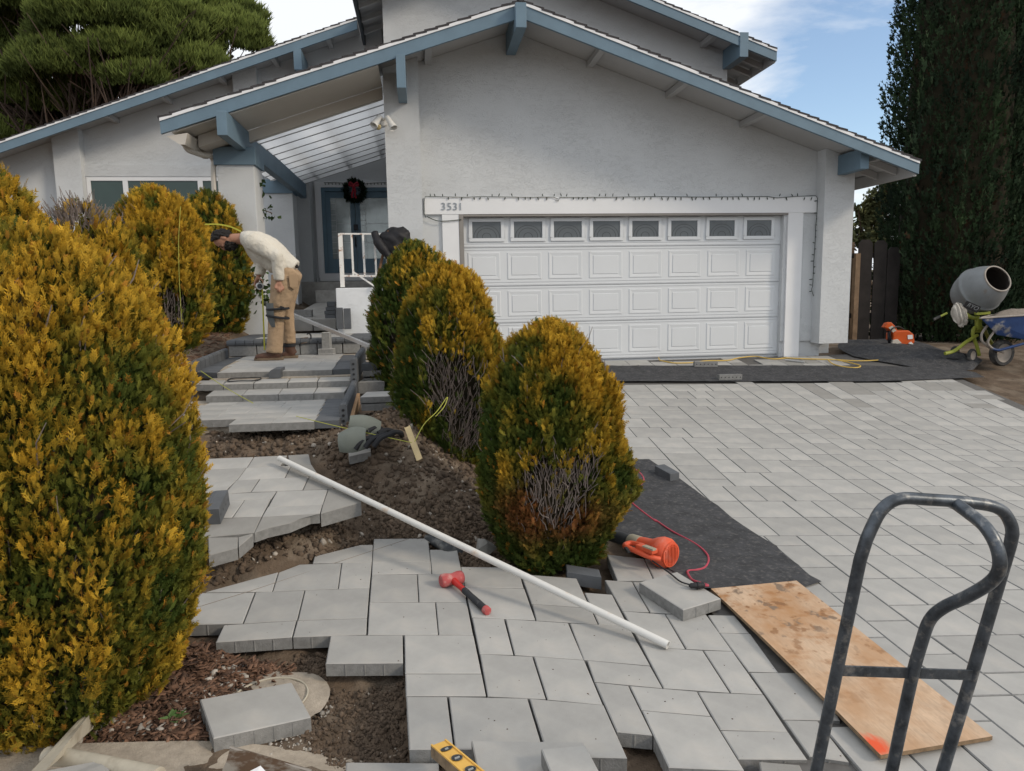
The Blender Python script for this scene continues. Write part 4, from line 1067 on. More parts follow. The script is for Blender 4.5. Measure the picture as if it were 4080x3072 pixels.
PREGG = [(0, .55), (.06, .72), (.2, .91), (.38, 1.0), (.58, .96), (.74, .84), (.86, .65), (.94, .44), (.985, .22), (1.0, .03)]
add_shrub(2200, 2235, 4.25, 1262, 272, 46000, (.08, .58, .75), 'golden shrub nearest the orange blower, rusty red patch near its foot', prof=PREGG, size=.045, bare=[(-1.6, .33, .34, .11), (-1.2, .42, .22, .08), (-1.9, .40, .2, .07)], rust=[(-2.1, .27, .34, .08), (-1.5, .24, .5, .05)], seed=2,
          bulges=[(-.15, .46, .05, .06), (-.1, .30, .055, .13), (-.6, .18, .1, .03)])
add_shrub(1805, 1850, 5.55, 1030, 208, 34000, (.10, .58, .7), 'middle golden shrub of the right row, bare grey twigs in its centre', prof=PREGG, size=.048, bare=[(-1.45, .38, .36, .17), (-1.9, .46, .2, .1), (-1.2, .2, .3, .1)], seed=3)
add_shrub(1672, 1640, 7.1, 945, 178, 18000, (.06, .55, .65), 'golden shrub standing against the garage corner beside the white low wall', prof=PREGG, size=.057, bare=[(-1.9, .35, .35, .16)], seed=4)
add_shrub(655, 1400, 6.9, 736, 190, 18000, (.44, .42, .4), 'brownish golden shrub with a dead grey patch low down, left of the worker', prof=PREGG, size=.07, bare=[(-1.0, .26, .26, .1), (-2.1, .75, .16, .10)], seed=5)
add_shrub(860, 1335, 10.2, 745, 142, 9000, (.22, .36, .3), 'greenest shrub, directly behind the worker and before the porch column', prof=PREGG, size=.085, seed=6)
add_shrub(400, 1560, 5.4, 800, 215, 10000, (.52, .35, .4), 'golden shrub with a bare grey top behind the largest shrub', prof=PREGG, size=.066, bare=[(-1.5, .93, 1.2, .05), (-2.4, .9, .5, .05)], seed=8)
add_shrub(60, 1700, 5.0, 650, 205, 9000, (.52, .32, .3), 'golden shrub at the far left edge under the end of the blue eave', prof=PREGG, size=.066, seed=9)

# ---- tall cypresses
def cypress(label, px, Y, halfw_px, seed, n=40000, ztop=15.0, py_base=1330):
    RS.seed(seed); b = PY(px, py_base, Y); depth = float((R.T @ (b-CAM))[2]); rad = halfw_px/FPX*depth
    zb = tz(b[0], b[1]); t = thing('cypress_tree', label, 'tree', (b[0], b[1], zb), 'dark cypress trees by the drive')
    hgt = ztop-zb
    h = RS.rand(n)**1.25; a = RS.rand(n)*2*np.pi; fr_ = np.cos(a-math.atan2(-b[1], -b[0])); k = (fr_ > -.4) | (RS.rand(n) < .3); h, a = h[k], a[k]; m = len(h)
    pr = np.interp(h, [0, .02, .08, .3, .6, .85, 1], [.97, 1.02, 1, .92, .75, .42, .03])
    pl_ = fbm(np.stack([np.cos(a)*5.5, np.sin(a)*5.5, h*3.6], -1)+seed, 3, seed)         # plumes
    r = rad*pr*(1+1.15*(pl_-.5))-RS.rand(m)**2*.3
    P = np.stack([b[0]+np.cos(a)*r, b[1]+np.sin(a)*r, zb+h*hgt], -1)
    d = np.stack([np.cos(a)*.40, np.sin(a)*.40, np.full(m, 1.0)], -1)+RS.normal(size=(m, 3))*.25
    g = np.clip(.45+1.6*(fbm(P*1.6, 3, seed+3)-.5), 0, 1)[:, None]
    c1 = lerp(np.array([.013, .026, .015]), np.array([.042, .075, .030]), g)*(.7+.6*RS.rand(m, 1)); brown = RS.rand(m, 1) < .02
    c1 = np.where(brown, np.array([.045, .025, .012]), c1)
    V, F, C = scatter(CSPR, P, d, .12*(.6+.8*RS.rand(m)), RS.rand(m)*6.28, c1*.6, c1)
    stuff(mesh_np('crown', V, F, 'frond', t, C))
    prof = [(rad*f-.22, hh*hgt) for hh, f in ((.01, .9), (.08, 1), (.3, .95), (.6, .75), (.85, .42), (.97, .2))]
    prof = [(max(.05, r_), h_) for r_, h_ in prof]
    MB().lathe(prof, (b[0], b[1], zb), (0, 0, 1), 20).build('dark_core', 'shrub_core', t, smooth=True)  # dark core added to block views through the crown
    MB().tube([(b[0], b[1], zb-.2), (b[0], b[1], zb+1.2)], [.2, .16], 8).build('trunk', 'bark', t, smooth=True)
cypress('dark cypress tree standing between the board fence and the cement mixer', 3765, 12.9, 232, 21)
cypress('dark cypress tree cut by the right picture edge above the wheelbarrow', 4120, 13.4, 250, 22)

# ---- big pine behind the left wing
def pine():
    RS.seed(31); Y = 27.0; c = PY(330, 300, Y); zb = 1.2
    t = thing('pine_tree', 'broad dense pine rising behind the left wing of the house', 'tree', (c[0]-1, Y, zb))
    # lobes of the crown, measured on the picture
    lobes = []
    for px, py, dy, rx, rz in ((640, 210, -1, 230, 130), (820, 150, 1, 200, 110), (940, 190, 0, 130, 120), (420, 120, -1.5, 260, 150), (180, 60, 0, 260, 130), (600, 40, 1, 300, 120), (0, 150, 1, 200, 150), (300, 300, -1.5, 220, 120), (430, 400, 0, 200, 90), (250, 450, 1, 220, 90), (640, 330, 1, 220, 80), (120, 300, 1, 230, 120), (60, 520, 1.5, 180, 80), (350, 520, 2, 160, 60), (0, 330, 0, 150, 90),
                               (560, 340, -2, 150, 80), (760, 290, -1.5, 160, 80), (90, 420, .5, 160, 80), (330, 0, 2, 300, 120), (880, 90, 2, 170, 90), (30, 560, 0, 110, 60), (480, 230, -2, 160, 90), (700, 110, -1, 180, 80)):
        q = PY(px, py, Y+dy); dep = float((R.T @ (q-CAM))[2]); lobes.append((q, rx*dep/FPX, rz*dep/FPX))
    Ps, Ds, Gs = [], [], []
    for q, rx, rz in lobes:
        m = int(3000*rx*rz)+500
        u = RS.normal(size=(m, 3)); u /= np.linalg.norm(u, axis=1, keepdims=True); u = u[(u[:, 2] > -.35) & (u[:, 1] < .5)]
        rr = (1-.45*RS.rand(len(u), 1)**2)
        ln = 1+.7*(fbm(u*3.2+q, 3, 33)-.5)[:, None]
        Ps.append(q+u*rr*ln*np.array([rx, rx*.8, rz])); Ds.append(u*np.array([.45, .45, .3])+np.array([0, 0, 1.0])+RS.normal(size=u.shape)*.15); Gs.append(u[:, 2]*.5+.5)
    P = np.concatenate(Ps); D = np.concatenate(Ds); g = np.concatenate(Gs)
    # tuft: an upright brush of needles
    V = []; F = []; Tt = []
    for k in range(7):
        A = k*2.4; s = .32+.1*(k % 3); dd = np.array([math.cos(A)*s, 1.0, math.sin(A)*s]); dd /= np.linalg.norm(dd)
        n_ = np.cross(dd, [math.sin(A), .3, -math.cos(A)]); n_ /= np.linalg.norm(n_); p0 = np.array([0, .25*(k % 4)*.5, 0]); o = len(V)
        V += [p0-n_*.07, p0+n_*.07, p0+dd*.85]; F.append((o, o+1, o+2)); Tt += [0, 0, 1]
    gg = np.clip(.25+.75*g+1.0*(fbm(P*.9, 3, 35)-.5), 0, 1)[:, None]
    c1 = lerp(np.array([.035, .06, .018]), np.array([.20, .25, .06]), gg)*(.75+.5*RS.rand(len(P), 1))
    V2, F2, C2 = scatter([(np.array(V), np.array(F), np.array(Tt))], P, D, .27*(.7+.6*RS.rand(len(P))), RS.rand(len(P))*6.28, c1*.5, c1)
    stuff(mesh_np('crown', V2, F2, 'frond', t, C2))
    tb = np.array([c[0]-1.0, Y+1, zb]); fork = np.array([c[0]-.5, Y+.6, 5.2])
    mat('pine_bark', (.075, .052, .04), rough=.95, var=.25, vscale=6)
    MB().tube([tb, (tb+fork)/2+np.array([.2, 0, 0]), fork], [.45, .36, .3], 8).build('trunk', 'pine_bark', t, smooth=True)
    for i, (q, rx, rz) in enumerate(lobes):
        mid = (fork*.55+q*.45)+np.array([0, 0, -.4])+RS.normal(size=3)*.35
        MB().tube(spline([fork+RS.normal(size=3)*.15, mid, q-np.array([0, .5, rz*.4])], 4), list(np.linspace(.17, .05, 9)), 6).build('limb', 'pine_bark', t, smooth=True)
        tb_ = MB()
        for j in range(14):
            e = q+RS.normal(size=3)*np.array([rx, rx*.5, rz])*.5-np.array([0, 1.0, rz*.35]); s0 = fork*.35+q*.65+RS.normal(size=3)*.4-np.array([0, .4, .5]); m_ = (s0+e)/2+RS.normal(size=3)*.2
            tb_.tube([s0, m_, e], [.04, .028, .012], 4, cap=False)
        stuff(tb_.build('twigs', 'pine_bark', t))
pine()
# ---- small olive-like tree beyond the fence
def leafy(name, label, px, py, Y, lobes, n, c_lo, c_hi, size, seed, cat='tree'):
    RS.seed(seed); c = PY(px, py, Y); zb = tz(c[0], c[1]); t = thing(name, label, cat, (c[0], c[1], zb))
    P = []; 
    for lx, ly, rx, ry in lobes:
        q = PY(lx, ly, Y+RS.uniform(-.5, .5)); dep = float((R.T @ (q-CAM))[2]); m = int(n*rx*ry/sum(l[2]*l[3] for l in lobes))
        u = RS.normal(size=(m, 3)); u /= np.linalg.norm(u, axis=1, keepdims=True); u *= (RS.rand(m, 1)**.4)
        P.append(q+u*np.array([rx, rx, ry])*dep/FPX)
        MB().tube(spline([(c[0], c[1], zb), ((c[0]+q[0])/2+.1, Y, (zb+q[2])/2-.2), tuple(q)], 4), list(np.linspace(.09, .02, 9)), 6).build('limb', 'bark', t, smooth=True)
    P = np.concatenate(P); k = fbm(P*2.2, 2, seed) > .42; P = P[k]; m = len(P)
    g = np.clip(.5+1.5*(fbm(P*1.5, 2, seed+2)-.5), 0, 1)[:, None]; C = lerp(np.array(c_lo), np.array(c_hi), g)*(.7+.6*RS.rand(m, 1))
    lv = (np.array([(-.5, 0, 0), (.5, 0, 0), (.35, 1, .1), (-.35, 1, .1)])*np.array([.5, 1, 1]), np.array([(0, 1, 2, 3)]), np.array([0, 0, .5, .5]))
    V, F, C2 = scatter([lv], P, RS.normal(size=(m, 3)), size*(.6+.8*RS.rand(m)), RS.rand(m)*6.28, C, C)
    stuff(mesh_np('crown', V, F, 'frond', t, C2)); return t
leafy('garden_tree', 'airy grey-green tree beyond the board fence beside the cypress', 3510, 950, 22.0, [(3500, 800, 60, 60), (3470, 860, 60, 50), (3540, 740, 45, 45), (3520, 900, 60, 50), (3420, 930, 60, 60), (3490, 970, 90, 50), (3420, 840, 30, 25), (3560, 830, 30, 80)], 5200, (.03, .04, .018), (.115, .12, .05), .13, 41)
# ---- far hill
hv = MB(); hp = [(x, 9+6*math.sin(x*.011+1.2)+3*math.sin(x*.031)) for x in range(-120, 421, 20)]
mat('hill_grass', (.16, .14, .09), rough=1, var=.3, vscale=.05)
for (xa, za_), (xb, zb2) in zip(hp[:-1], hp[1:]):
    hv.add([(xa, 260, -1), (xb, 260, -1), (xb, 330, zb2), (xa, 330, za_), (xb, 420, -1), (xa, 420, -1)], [(0, 1, 2, 3), (3, 2, 4, 5)])
structure(hv.build('hill', 'hill_grass', smooth=True))
# ---- board fence with dog-eared tops
mat('fence_dark', (.020, .017, .016), rough=.9, var=.3, vscale=5, bump=.4, bscale=40, obj_var=.2)
mat('fence_brown', (.20, .135, .085), rough=.9, var=.3, vscale=6, obj_var=.2)
YN = 12.6
fq = PY(3400, 1250, YN); fence = thing('board_fence', 'dark wooden board fence with a brown post beside the garage', 'fence', (fq[0]+.6, YN, .45))
def board(xa, xb, ztop, m, y=YN, ear=True, zb=None):
    z0 = (.3 if zb is None else zb); e = (xb-xa)*.25 if ear else 0
    MB().prism([(xa, z0), (xb, z0), (xb, ztop-e), (xb-e, ztop), (xa+e, ztop), (xa, ztop-e)], y, y+.025).build('board', m, fence)
for a, b, py in ((3415, 3470, 955), (3478, 3527, 958), (3531, 3580, 985)):
    xa, xb = PY(a, 1150, YN)[0], PY(b, 1150, YN)[0]; board(xa, xb, PY(a, py, YN)[2], 'fence_dark')
xa, xb = PY(3398, 1200, YN)[0], PY(3416, 1200, YN)[0]
MB().box(xa, xb, YN-.04, YN+.06, .3, PY(3405, 1010, YN)[2]).build('post', 'fence_brown', fence)
for a, b, py in ((3372, 3386, 1010), (3388, 3398, 965)):
    board(PY(a, 1150, YN+.3)[0], PY(b, 1150, YN+.3)[0], PY(a, py, YN+.3)[2], 'fence_brown', y=YN+.3, ear=False)
for z in (.9, 2.0): MB().box(6.45, PY(3580, 1150, YN)[0]+.02, YN+.03, YN+.07, z, z+.09).build('rail', 'fence_dark', fence)
# ================================================================== LOOSE THINGS
mat('steel_tube', (.085, .097, .112), rough=.40, metal=.6, var=.45, vscale=22, bump=.3, bscale=90, col2=(.24, .24, .235), c2scale=30, c2lo=.54, c2hi=.70, bdist=.002)
mat('plywood', (.53, .38, .26), rough=.8, var=.14, vscale=3, bump=.25, bscale=40)
mat('ply_edge', (.22, .15, .09), rough=.9, var=.3, vscale=30)
mat('cloth_black', (.055, .056, .060), rough=.95, var=.3, vscale=9, bump=.5, bscale=180, col2=(.12, .116, .112), c2scale=34, c2lo=.52, c2hi=.72, spec=.2)
mat('red_rubber', (.42, .085, .085), rough=.75, var=.15, vscale=25, col2=(.50, .30, .27), c2scale=16, c2lo=.52, c2hi=.7)
mat('red_paint', (.48, .025, .02), rough=.45)
mat('grip_black', (.03, .032, .036), rough=.75, var=.2, col2=(.20, .19, .18), c2scale=40, c2lo=.58, c2hi=.75)
mat('orange_plastic', (.66, .105, .045), rough=.5, var=.08, col2=(.60, .26, .20), c2scale=9, c2lo=.55, c2hi=.8)
mat('orange_saw', (.55, .09, .015), rough=.45, var=.08)
mat('dusty_beige', (.36, .33, .25), rough=.8, var=.15)
mat('dusty_black', (.05, .055, .06), rough=.7, var=.3, col2=(.2, .2, .19), c2scale=12)
mat('pvc', (.66, .65, .62), rough=.4, var=.03, col2=(.55, .36, .20), c2scale=5, c2lo=.60, c2hi=.72)
mat('aluminium', (.62, .63, .64), rough=.35, metal=.85, var=.1)
mat('level_yellow', (.72, .43, .10), rough=.5, var=.1, col2=(.35, .25, .14), c2scale=22, c2lo=.6, c2hi=.75)
mat('level_side', (.25, .185, .12), rough=.85, var=.3, vscale=30)
mat('vial', (.25, .27, .27), rough=.3)
mat('cord_red', (.42, .055, .085), rough=.5, var=.12, vscale=30)
mat('cord_yellow', (.62, .42, .10), rough=.6)
mat('string_yellow', (.42, .43, .07), rough=.6)
mat('mixer_grey', (.22, .235, .245), rough=.55, metal=.25, var=.10, vscale=6, col2=(.20, .17, .14), c2scale=4, c2lo=.60, c2hi=.72)
mat('lime_paint', (.30, .33, .05), rough=.5, var=.15, vscale=12)
mat('cloth_white', (.50, .47, .42), rough=.95, var=.12)
mat('barrow_blue', (.02, .05, .15), rough=.55, var=.2, vscale=8, col2=(.30, .29, .27), c2scale=6, c2lo=.52, c2hi=.65)
mat('rubber', (.045, .045, .045), rough=.9, var=.25, vscale=15, col2=(.16, .15, .14), c2scale=8, c2lo=.5, c2hi=.7)
mat('wheel_rim', (.30, .27, .24), rough=.8, var=.2)
mat('mortar', (.22, .19, .16), rough=1, var=.25, vscale=20, bump=.8, bscale=60)
mat('wood_2x4', (.46, .29, .165), rough=.85, var=.15, vscale=10)
mat('wood_old', (.16, .085, .05), rough=.85, var=.2)
mat('rust_white', (.78, .77, .74), rough=.6, var=.03, col2=(.33, .16, .08), c2scale=14, c2lo=.56, c2hi=.66)
mat('jacket', (.014, .014, .017), rough=.6, var=.2, bump=.5, bscale=25)
mat('kneepad', (.15, .165, .145), rough=.7, var=.12)
mat('strap', (.02, .021, .024), rough=.8)
mat('tool_beige', (.44, .40, .32), rough=.75, var=.15, col2=(.28, .24, .18), c2scale=9)
mat('shovel_metal', (.30, .27, .23), rough=.6, metal=.4, var=.15, col2=(.10, .06, .035), c2scale=6, c2lo=.46, c2hi=.56)
mat('green_leaf', (.05, .09, .025), rough=.6, var=.2)
mat('wreath_green', (.012, .022, .012), rough=.9)
mat('ribbon_red', (.30, .015, .03), rough=.6)
mat('wire_green', (.02, .035, .025), rough=.6)
mat('white_plastic', (.74, .74, .72), rough=.45)
mat('ochre', (.55, .45, .24), rough=.6)
mat('tape_yellow', (.42, .41, .05), rough=.5)
def up(p, h): return np.array(p)+np.array([0, 0, h])
# ---- hand truck
def HP(pts, Y): return [PY(x, y, (Y[i] if hasattr(Y, '__len__') else Y)) for i, (x, y) in enumerate(pts)]
ht = thing('hand_truck', 'black steel hand truck with a looped handle standing beside the plywood', 'hand truck', (.95, 1.75, -.12))
La = [PY(3252, 3072, 1.78), PY(3338, 2655, 1.76), PY(3427, 2231, 1.73)]
foot_l = La[0]+(La[0]-La[2])*((La[0][2]+.02)/(La[2][2]-La[0][2]))
Ra = [PY(4026, 2167, 1.73), PY(3882, 2655, 1.76), PY(3756, 3072, 1.78)]
foot_r = Ra[2]+(Ra[2]-Ra[0])*((Ra[2][2]+.02)/(Ra[0][2]-Ra[2][2]))
top = HP([(3452, 2150), (3475, 2098), (3506, 2040), (3550, 2000), (3604, 1985), (3690, 1990), (3802, 1997), (3900, 2007), (3962, 2020), (4003, 2045), (4028, 2090), (4034, 2125)], 1.72)
MB().tube([foot_l]+La+spline(top, 3)+Ra+[foot_r], .0165, 14).build('frame_tube', 'steel_tube', ht, smooth=True)
ctr = HP([(3802, 2003), (3863, 2047), (3924, 2098), (3968, 2170), (3984, 2240), (3972, 2290), (3930, 2332), (3851, 2378), (3760, 2420), (3705, 2470), (3672, 2560), (3629, 2718), (3553, 3072)],
         [1.72, 1.66, 1.61, 1.58, 1.57, 1.58, 1.60, 1.64, 1.69, 1.72, 1.74, 1.755, 1.78])
foot_c = ctr[-1]+(ctr[-1]-ctr[-3])*((ctr[-1][2]+.02)/(ctr[-3][2]-ctr[-1][2]))
MB().tube(spline(ctr, 5)+[foot_c], .0165, 14).build('loop_handle', 'steel_tube', ht, smooth=True)
ca, cb_ = PY(3352, 2672, 1.752), PY(3890, 2690, 1.752)
MB().bar(ca, cb_, .006, .03).build('cross_bar', 'steel_tube', ht, bevel=.001)
MB().bar(foot_l+np.array([0, 0, .06]), foot_r+np.array([0, 0, .06]), .03, .006).build('lower_bar', 'steel_tube', ht)
MB().slab([foot_l+np.array([0, .02, -.08]), foot_r+np.array([0, .02, -.08]), foot_r+np.array([0, .24, -.08]), foot_l+np.array([0, .24, -.08])], (0, 0, -.008)).build('toe_plate', 'steel_tube', ht)
for ft, s in ((foot_l, -1), (foot_r, 1)):
    MB().lathe([(.0, -.03), (.09, -.03), (.125, -.018), (.125, .018), (.09, .03), (.0, .03)], ft+np.array([s*.05, -.12, .0]), (1, 0, 0), 20).build('wheel', 'rubber', ht, smooth=True)
# ---- plywood
pq = [G(2832, 2345, .022), G(3174, 2313, .022), G(3955, 2933, .022), G(3509, 3009, .034)]
ply = thing('plywood_sheet', 'stained plywood strip with an orange paint mark on one corner', 'plywood', pq[0])
def quad_grid(q, nu, nv, f=None):
    V = []
    for i in range(nu+1):
        for j in range(nv+1):
            a, b = i/nu, j/nv; p = (q[0]*(1-a)+q[1]*a)*(1-b)+(q[3]*(1-a)+q[2]*a)*b
            V.append(p+(np.array([0, 0, f(a, b)]) if f else 0))
    F = [(i*(nv+1)+j, (i+1)*(nv+1)+j, (i+1)*(nv+1)+j+1, i*(nv+1)+j+1) for i in range(nu) for j in range(nv)]
    return V, F
V, F = quad_grid(pq, 6, 24, lambda a, b: .010*math.sin(b*3.1)*(1-a)); n = len(V)
def rim(nu, nv): return [i*(nv+1) for i in range(nu+1)]+[nu*(nv+1)+j for j in range(1, nv+1)]+[i*(nv+1)+nv for i in range(nu-1, -1, -1)]+[j for j in range(nv-1, 0, -1)]
rm = rim(6, 24)
pb = MB(); pb.add(V+[v-np.array([0, 0, .016]) for v in V], F+[tuple(k+n for k in f[::-1]) for f in F]); pb.f += [(rm[i], rm[i]+n, rm[(i+1) % len(rm)]+n, rm[(i+1) % len(rm)]) for i in range(len(rm))]
me = bpy.data.meshes.new('plywood'); me.from_pydata(pb.v, [], pb.f)
uvl = me.uv_layers.new(name='UVMap'); uvs = [(i/6, j/24) for i in range(7) for j in range(25)]*2
for lp in me.loops: uvl.data[lp.index].uv = uvs[lp.vertex_index]
po = put('sheet', me, ['plywood', 'ply_edge'], ply)
for p_ in me.polygons: p_.material_index = 0 if p_.index < len(F) else 1
# knots, wet stains and the sprayed corner belong to the board itself
t = MAT['plywood'].node_tree; L = t.links; bs = t.nodes['Principled BSDF']
uvn = N(t, 'ShaderNodeTexCoord'); mp = N(t, 'ShaderNodeMapping'); mp.inputs['Scale'].default_value = (3.0, 7.0, 1); L.new(uvn.outputs['UV'], mp.inputs[0])
gr = N(t, 'ShaderNodeMapping'); gr.inputs['Scale'].default_value = (22, 12, 1); L.new(uvn.outputs['UV'], gr.inputs[0])
g1 = N(t, 'ShaderNodeTexNoise', i_Scale=1.5, i_Detail=7.0, i_Distortion=1.2); L.new(gr.outputs[0], g1.inputs['Vector'])
g1r = N(t, 'ShaderNodeMapRange'); g1r.inputs['From Min'].default_value = .3; g1r.inputs['From Max'].default_value = .7; g1r.inputs['To Min'].default_value = .86; g1r.inputs['To Max'].default_value = 1.10; L.new(g1.outputs['Fac'], g1r.inputs['Value'])
cur = bs.inputs['Base Color'].links[0].from_socket
hv_ = N(t, 'ShaderNodeHueSaturation'); L.new(cur, hv_.inputs['Color']); L.new(g1r.outputs[0], hv_.inputs['Value']); cur = hv_.outputs[0]
def blotch(cur, scale, lo, hi, colr, off, vmin, vmax):
    m2 = N(t, 'ShaderNodeMapping'); m2.inputs['Scale'].default_value = scale; m2.inputs['Location'].default_value = (off, off*1.7, 0); L.new(uvn.outputs['UV'], m2.inputs[0])
    nz = N(t, 'ShaderNodeTexNoise', i_Scale=1.0, i_Detail=4.0, i_Roughness=.55); L.new(m2.outputs[0], nz.inputs['Vector'])
    r = N(t, 'ShaderNodeMapRange'); r.inputs['From Min'].default_value = lo; r.inputs['From Max'].default_value = hi; L.new(nz.outputs['Fac'], r.inputs['Value'])
    sp = N(t, 'ShaderNodeSeparateXYZ'); L.new(uvn.outputs['UV'], sp.inputs[0])
    rv = N(t, 'ShaderNodeMapRange'); rv.inputs['From Min'].default_value = vmin; rv.inputs['From Max'].default_value = vmax; rv.inputs['To Min'].default_value = 1; rv.inputs['To Max'].default_value = .15; L.new(sp.outputs[1], rv.inputs['Value'])
    mm = N(t, 'ShaderNodeMath', operation='MULTIPLY'); L.new(r.outputs[0], mm.inputs[0]); L.new(rv.outputs[0], mm.inputs[1])
    mx = N(t, 'ShaderNodeMix', data_type='RGBA'); L.new(mm.outputs[0], mx.inputs[0]); L.new(cur, mx.inputs[6]); mx.inputs[7].default_value = (*colr, 1); return mx.outputs[2]
cur = blotch(cur, (2, 3.2, 1), .42, .68, (.42, .235, .115), 2.2, .3, 2.5)
cur = blotch(cur, (4, 12, 1), .52, .66, (.36, .18, .075), 1.3, .2, .95)
cur = blotch(cur, (6, 15, 1), .57, .64, (.25, .125, .055), 4.1, .2, .9)
cur = blotch(cur, (5, 11, 1), .58, .64, (.21, .15, .105), 7.7, .3, .6)
dd = N(t, 'ShaderNodeVectorMath', operation='SUBTRACT'); dd.inputs[1].default_value = (0.03, .965, 0); L.new(uvn.outputs['UV'], dd.inputs[0])
ds = N(t, 'ShaderNodeVectorMath', operation='MULTIPLY'); ds.inputs[1].default_value = (1.0, 2.4, 0); L.new(dd.outputs[0], ds.inputs[0])
dl = N(t, 'ShaderNodeVectorMath', operation='LENGTH'); L.new(ds.outputs[0], dl.inputs[0])
dn_ = N(t, 'ShaderNodeTexNoise', i_Scale=30.0, i_Detail=4.0); L.new(uvn.outputs['UV'], dn_.inputs['Vector'])
da_ = N(t, 'ShaderNodeMath', operation='MULTIPLY_ADD', i_1=.12, i_2=-.06); L.new(dn_.outputs['Fac'], da_.inputs[0])
dsum = N(t, 'ShaderNodeMath', operation='ADD'); L.new(dl.outputs['Value'], dsum.inputs[0]); L.new(da_.outputs[0], dsum.inputs[1])
dr = N(t, 'ShaderNodeMapRange'); dr.inputs['From Min'].default_value = .13; dr.inputs['From Max'].default_value = .05; L.new(dsum.outputs[0], dr.inputs['Value'])
mx = N(t, 'ShaderNodeMix', data_type='RGBA'); L.new(dr.outputs[0], mx.inputs[0]); L.new(cur, mx.inputs[6]); mx.inputs[7].default_value = (.70, .10, .035, 1); L.new(mx.outputs[2], bs.inputs['Base Color'])
def basis(o, x, y):
    x = np.array(x, float); x /= np.linalg.norm(x); y = np.array(y, float); y -= x*(x@y); y /= np.linalg.norm(y); z = np.cross(x, y)
    return Matrix(((x[0], y[0], z[0], o[0]), (x[1], y[1], z[1], o[1]), (x[2], y[2], z[2], o[2]), (0, 0, 0, 1)))
mat('ink', (.22, .19, .16), rough=.9)
exu = pq[1]-pq[0]
text_mesh('APA', .045, 'ink', basis(G(3180, 2570, .031), exu, np.cross([0, 0, 1], exu)), ply, 'stamp')
# ---- mallet
mA, mB_ = G(*zq(2, 938, 700), .036), G(*zq(2, 1168, 655), .036); mc = (mA+mB_)/2
ml = thing('mallet', 'red rubber mallet with a black grip lying on the pavers', 'mallet', G(*zq(2, 1050, 720)))
ax = mB_-mA; hl = np.linalg.norm(ax)/2
MB().lathe([(.0, -hl), (.030, -hl), (.037, -hl+.008), (.038, -hl+.03), (.032, -.005), (.032, .005), (.038, hl-.03), (.037, hl-.008), (.030, hl), (0, hl)], mc, ax, 20).build('mallet_head', 'red_rubber', ml, smooth=True)
he = G(*zq(2, 1435, 1020), .019); h0 = mc; d_ = (he-h0)
MB().tube([h0+d_*t_ for t_ in (.05, .18, .30, .36)], [.020, .017, .015, .017], 12).build('neck', 'red_paint', ml, smooth=True)
MB().tube([h0+d_*t_ for t_ in (.36, .40, .55, .7, .85, .93)], [.017, .0185, .0175, .0185, .019, .020], 12).build('grip', 'grip_black', ml, smooth=True)
MB().tube([h0+d_*t_ for t_ in (.925, .93, .985, 1.0)], [.02, .0225, .0225, .018], 12).build('end_cap', 'red_rubber', ml, smooth=True)
# ---- PVC pipe
p0, p1 = PY(1113, 1826, 5.02), G(2662, 2570, .024)
pv = thing('pvc_pipe', 'long white plastic pipe lying diagonally across the pavers and dirt', 'pipe', p1)
dv = (p1-p0)/np.linalg.norm(p1-p0)
MB().lathe([(.016, 0), (.0195, 0), (.0195, np.linalg.norm(p1-p0)), (.016, np.linalg.norm(p1-p0)), (.016, np.linalg.norm(p1-p0)-.3)], p0, dv, 16).build('pipe', 'pvc', pv, smooth=True)
mark = MB().tube([G(*zq(1, 210, 1110), .0012), G(*zq(1, 780, 935), .0012), G(*zq(1, 2060, 512), .0012), G(*zq(2, 600, 255), .0012)], .0016, 4).build('thin_dark_line', 'ink'); tag(mark, 'thin dark line slantwise across the far foreground pavers', 'line')  # thin dark line laid over the pavers
# ---- blower
def B(x, y, h): return G(*zq(3, x, y), h)
bl = thing('leaf_blower', 'orange electric leaf blower with a vented end lying on the cloth', 'blower', G(*zq(3, 1150, 600)))
b0, b1 = B(880, 300, .075), B(1300, 440, .09); ax = b1-b0; ln = np.linalg.norm(ax); ax /= ln
MB().lathe([(.0, .02), (.045, .02), (.052, .06), (.056, .12), (.082, .17), (.092, .20), (.092, .235), (.078, .262), (.0, .268)], b0, ax, 22).build('housing', 'orange_plastic', bl, smooth=True)
MB().lathe([(.05, .262), (.074, .264), (.074, .272), (.05, .274)], b0, ax, 22).build('vent_rim', 'orange_plastic', bl, smooth=True)
MB().lathe([(.0, .269), (.066, .2695)], b0, ax, 20).build('vent_dark', 'black_plastic', bl)
u_ = np.cross(ax, [0, 0, 1]); u_ /= np.linalg.norm(u_); w_ = np.cross(u_, ax)
for k in range(-4, 5):
    hh = math.sqrt(max(.064**2-(k*.0135)**2, 0)); c = b0+ax*.274+u_*k*.0135
    MB().bar(c-w_*hh, c+w_*hh, .006, .006, up=ax).build('vent_slat', 'orange_plastic', bl)
MB().tube(spline([B(1130, 470, .085), B(1010, 440, .10), B(860, 375, .11), B(775, 340, .11), B(765, 318, .10), B(830, 300, .10), B(960, 330, .11)], 4), .016, 10).build('handle', 'orange_plastic', bl, smooth=True)
MB().bar(B(900, 330, .13), B(1080, 390, .14), .05, .03).build('top_block', 'orange_plastic', bl, bevel=.008)
MB().bar(B(965, 330, .15), B(1075, 370, .155), .03, .012).build('side_plate', 'dusty_beige', bl, bevel=.002)
MB().bar(B(770, 350, .118), B(805, 395, .118), .02, .014).build('switch', 'black_plastic', bl, bevel=.003)
MB().lathe([(.044, -.05), (.048, -.04), (.05, .03), (.04, .03)], b0, ax, 18).build('collar', 'dusty_beige', bl, smooth=True)
MB().lathe([(.042, -.30), (.040, -.05), (.045, -.05)], b0, ax, 18).build('nozzle_tube', 'dusty_black', bl, smooth=True)
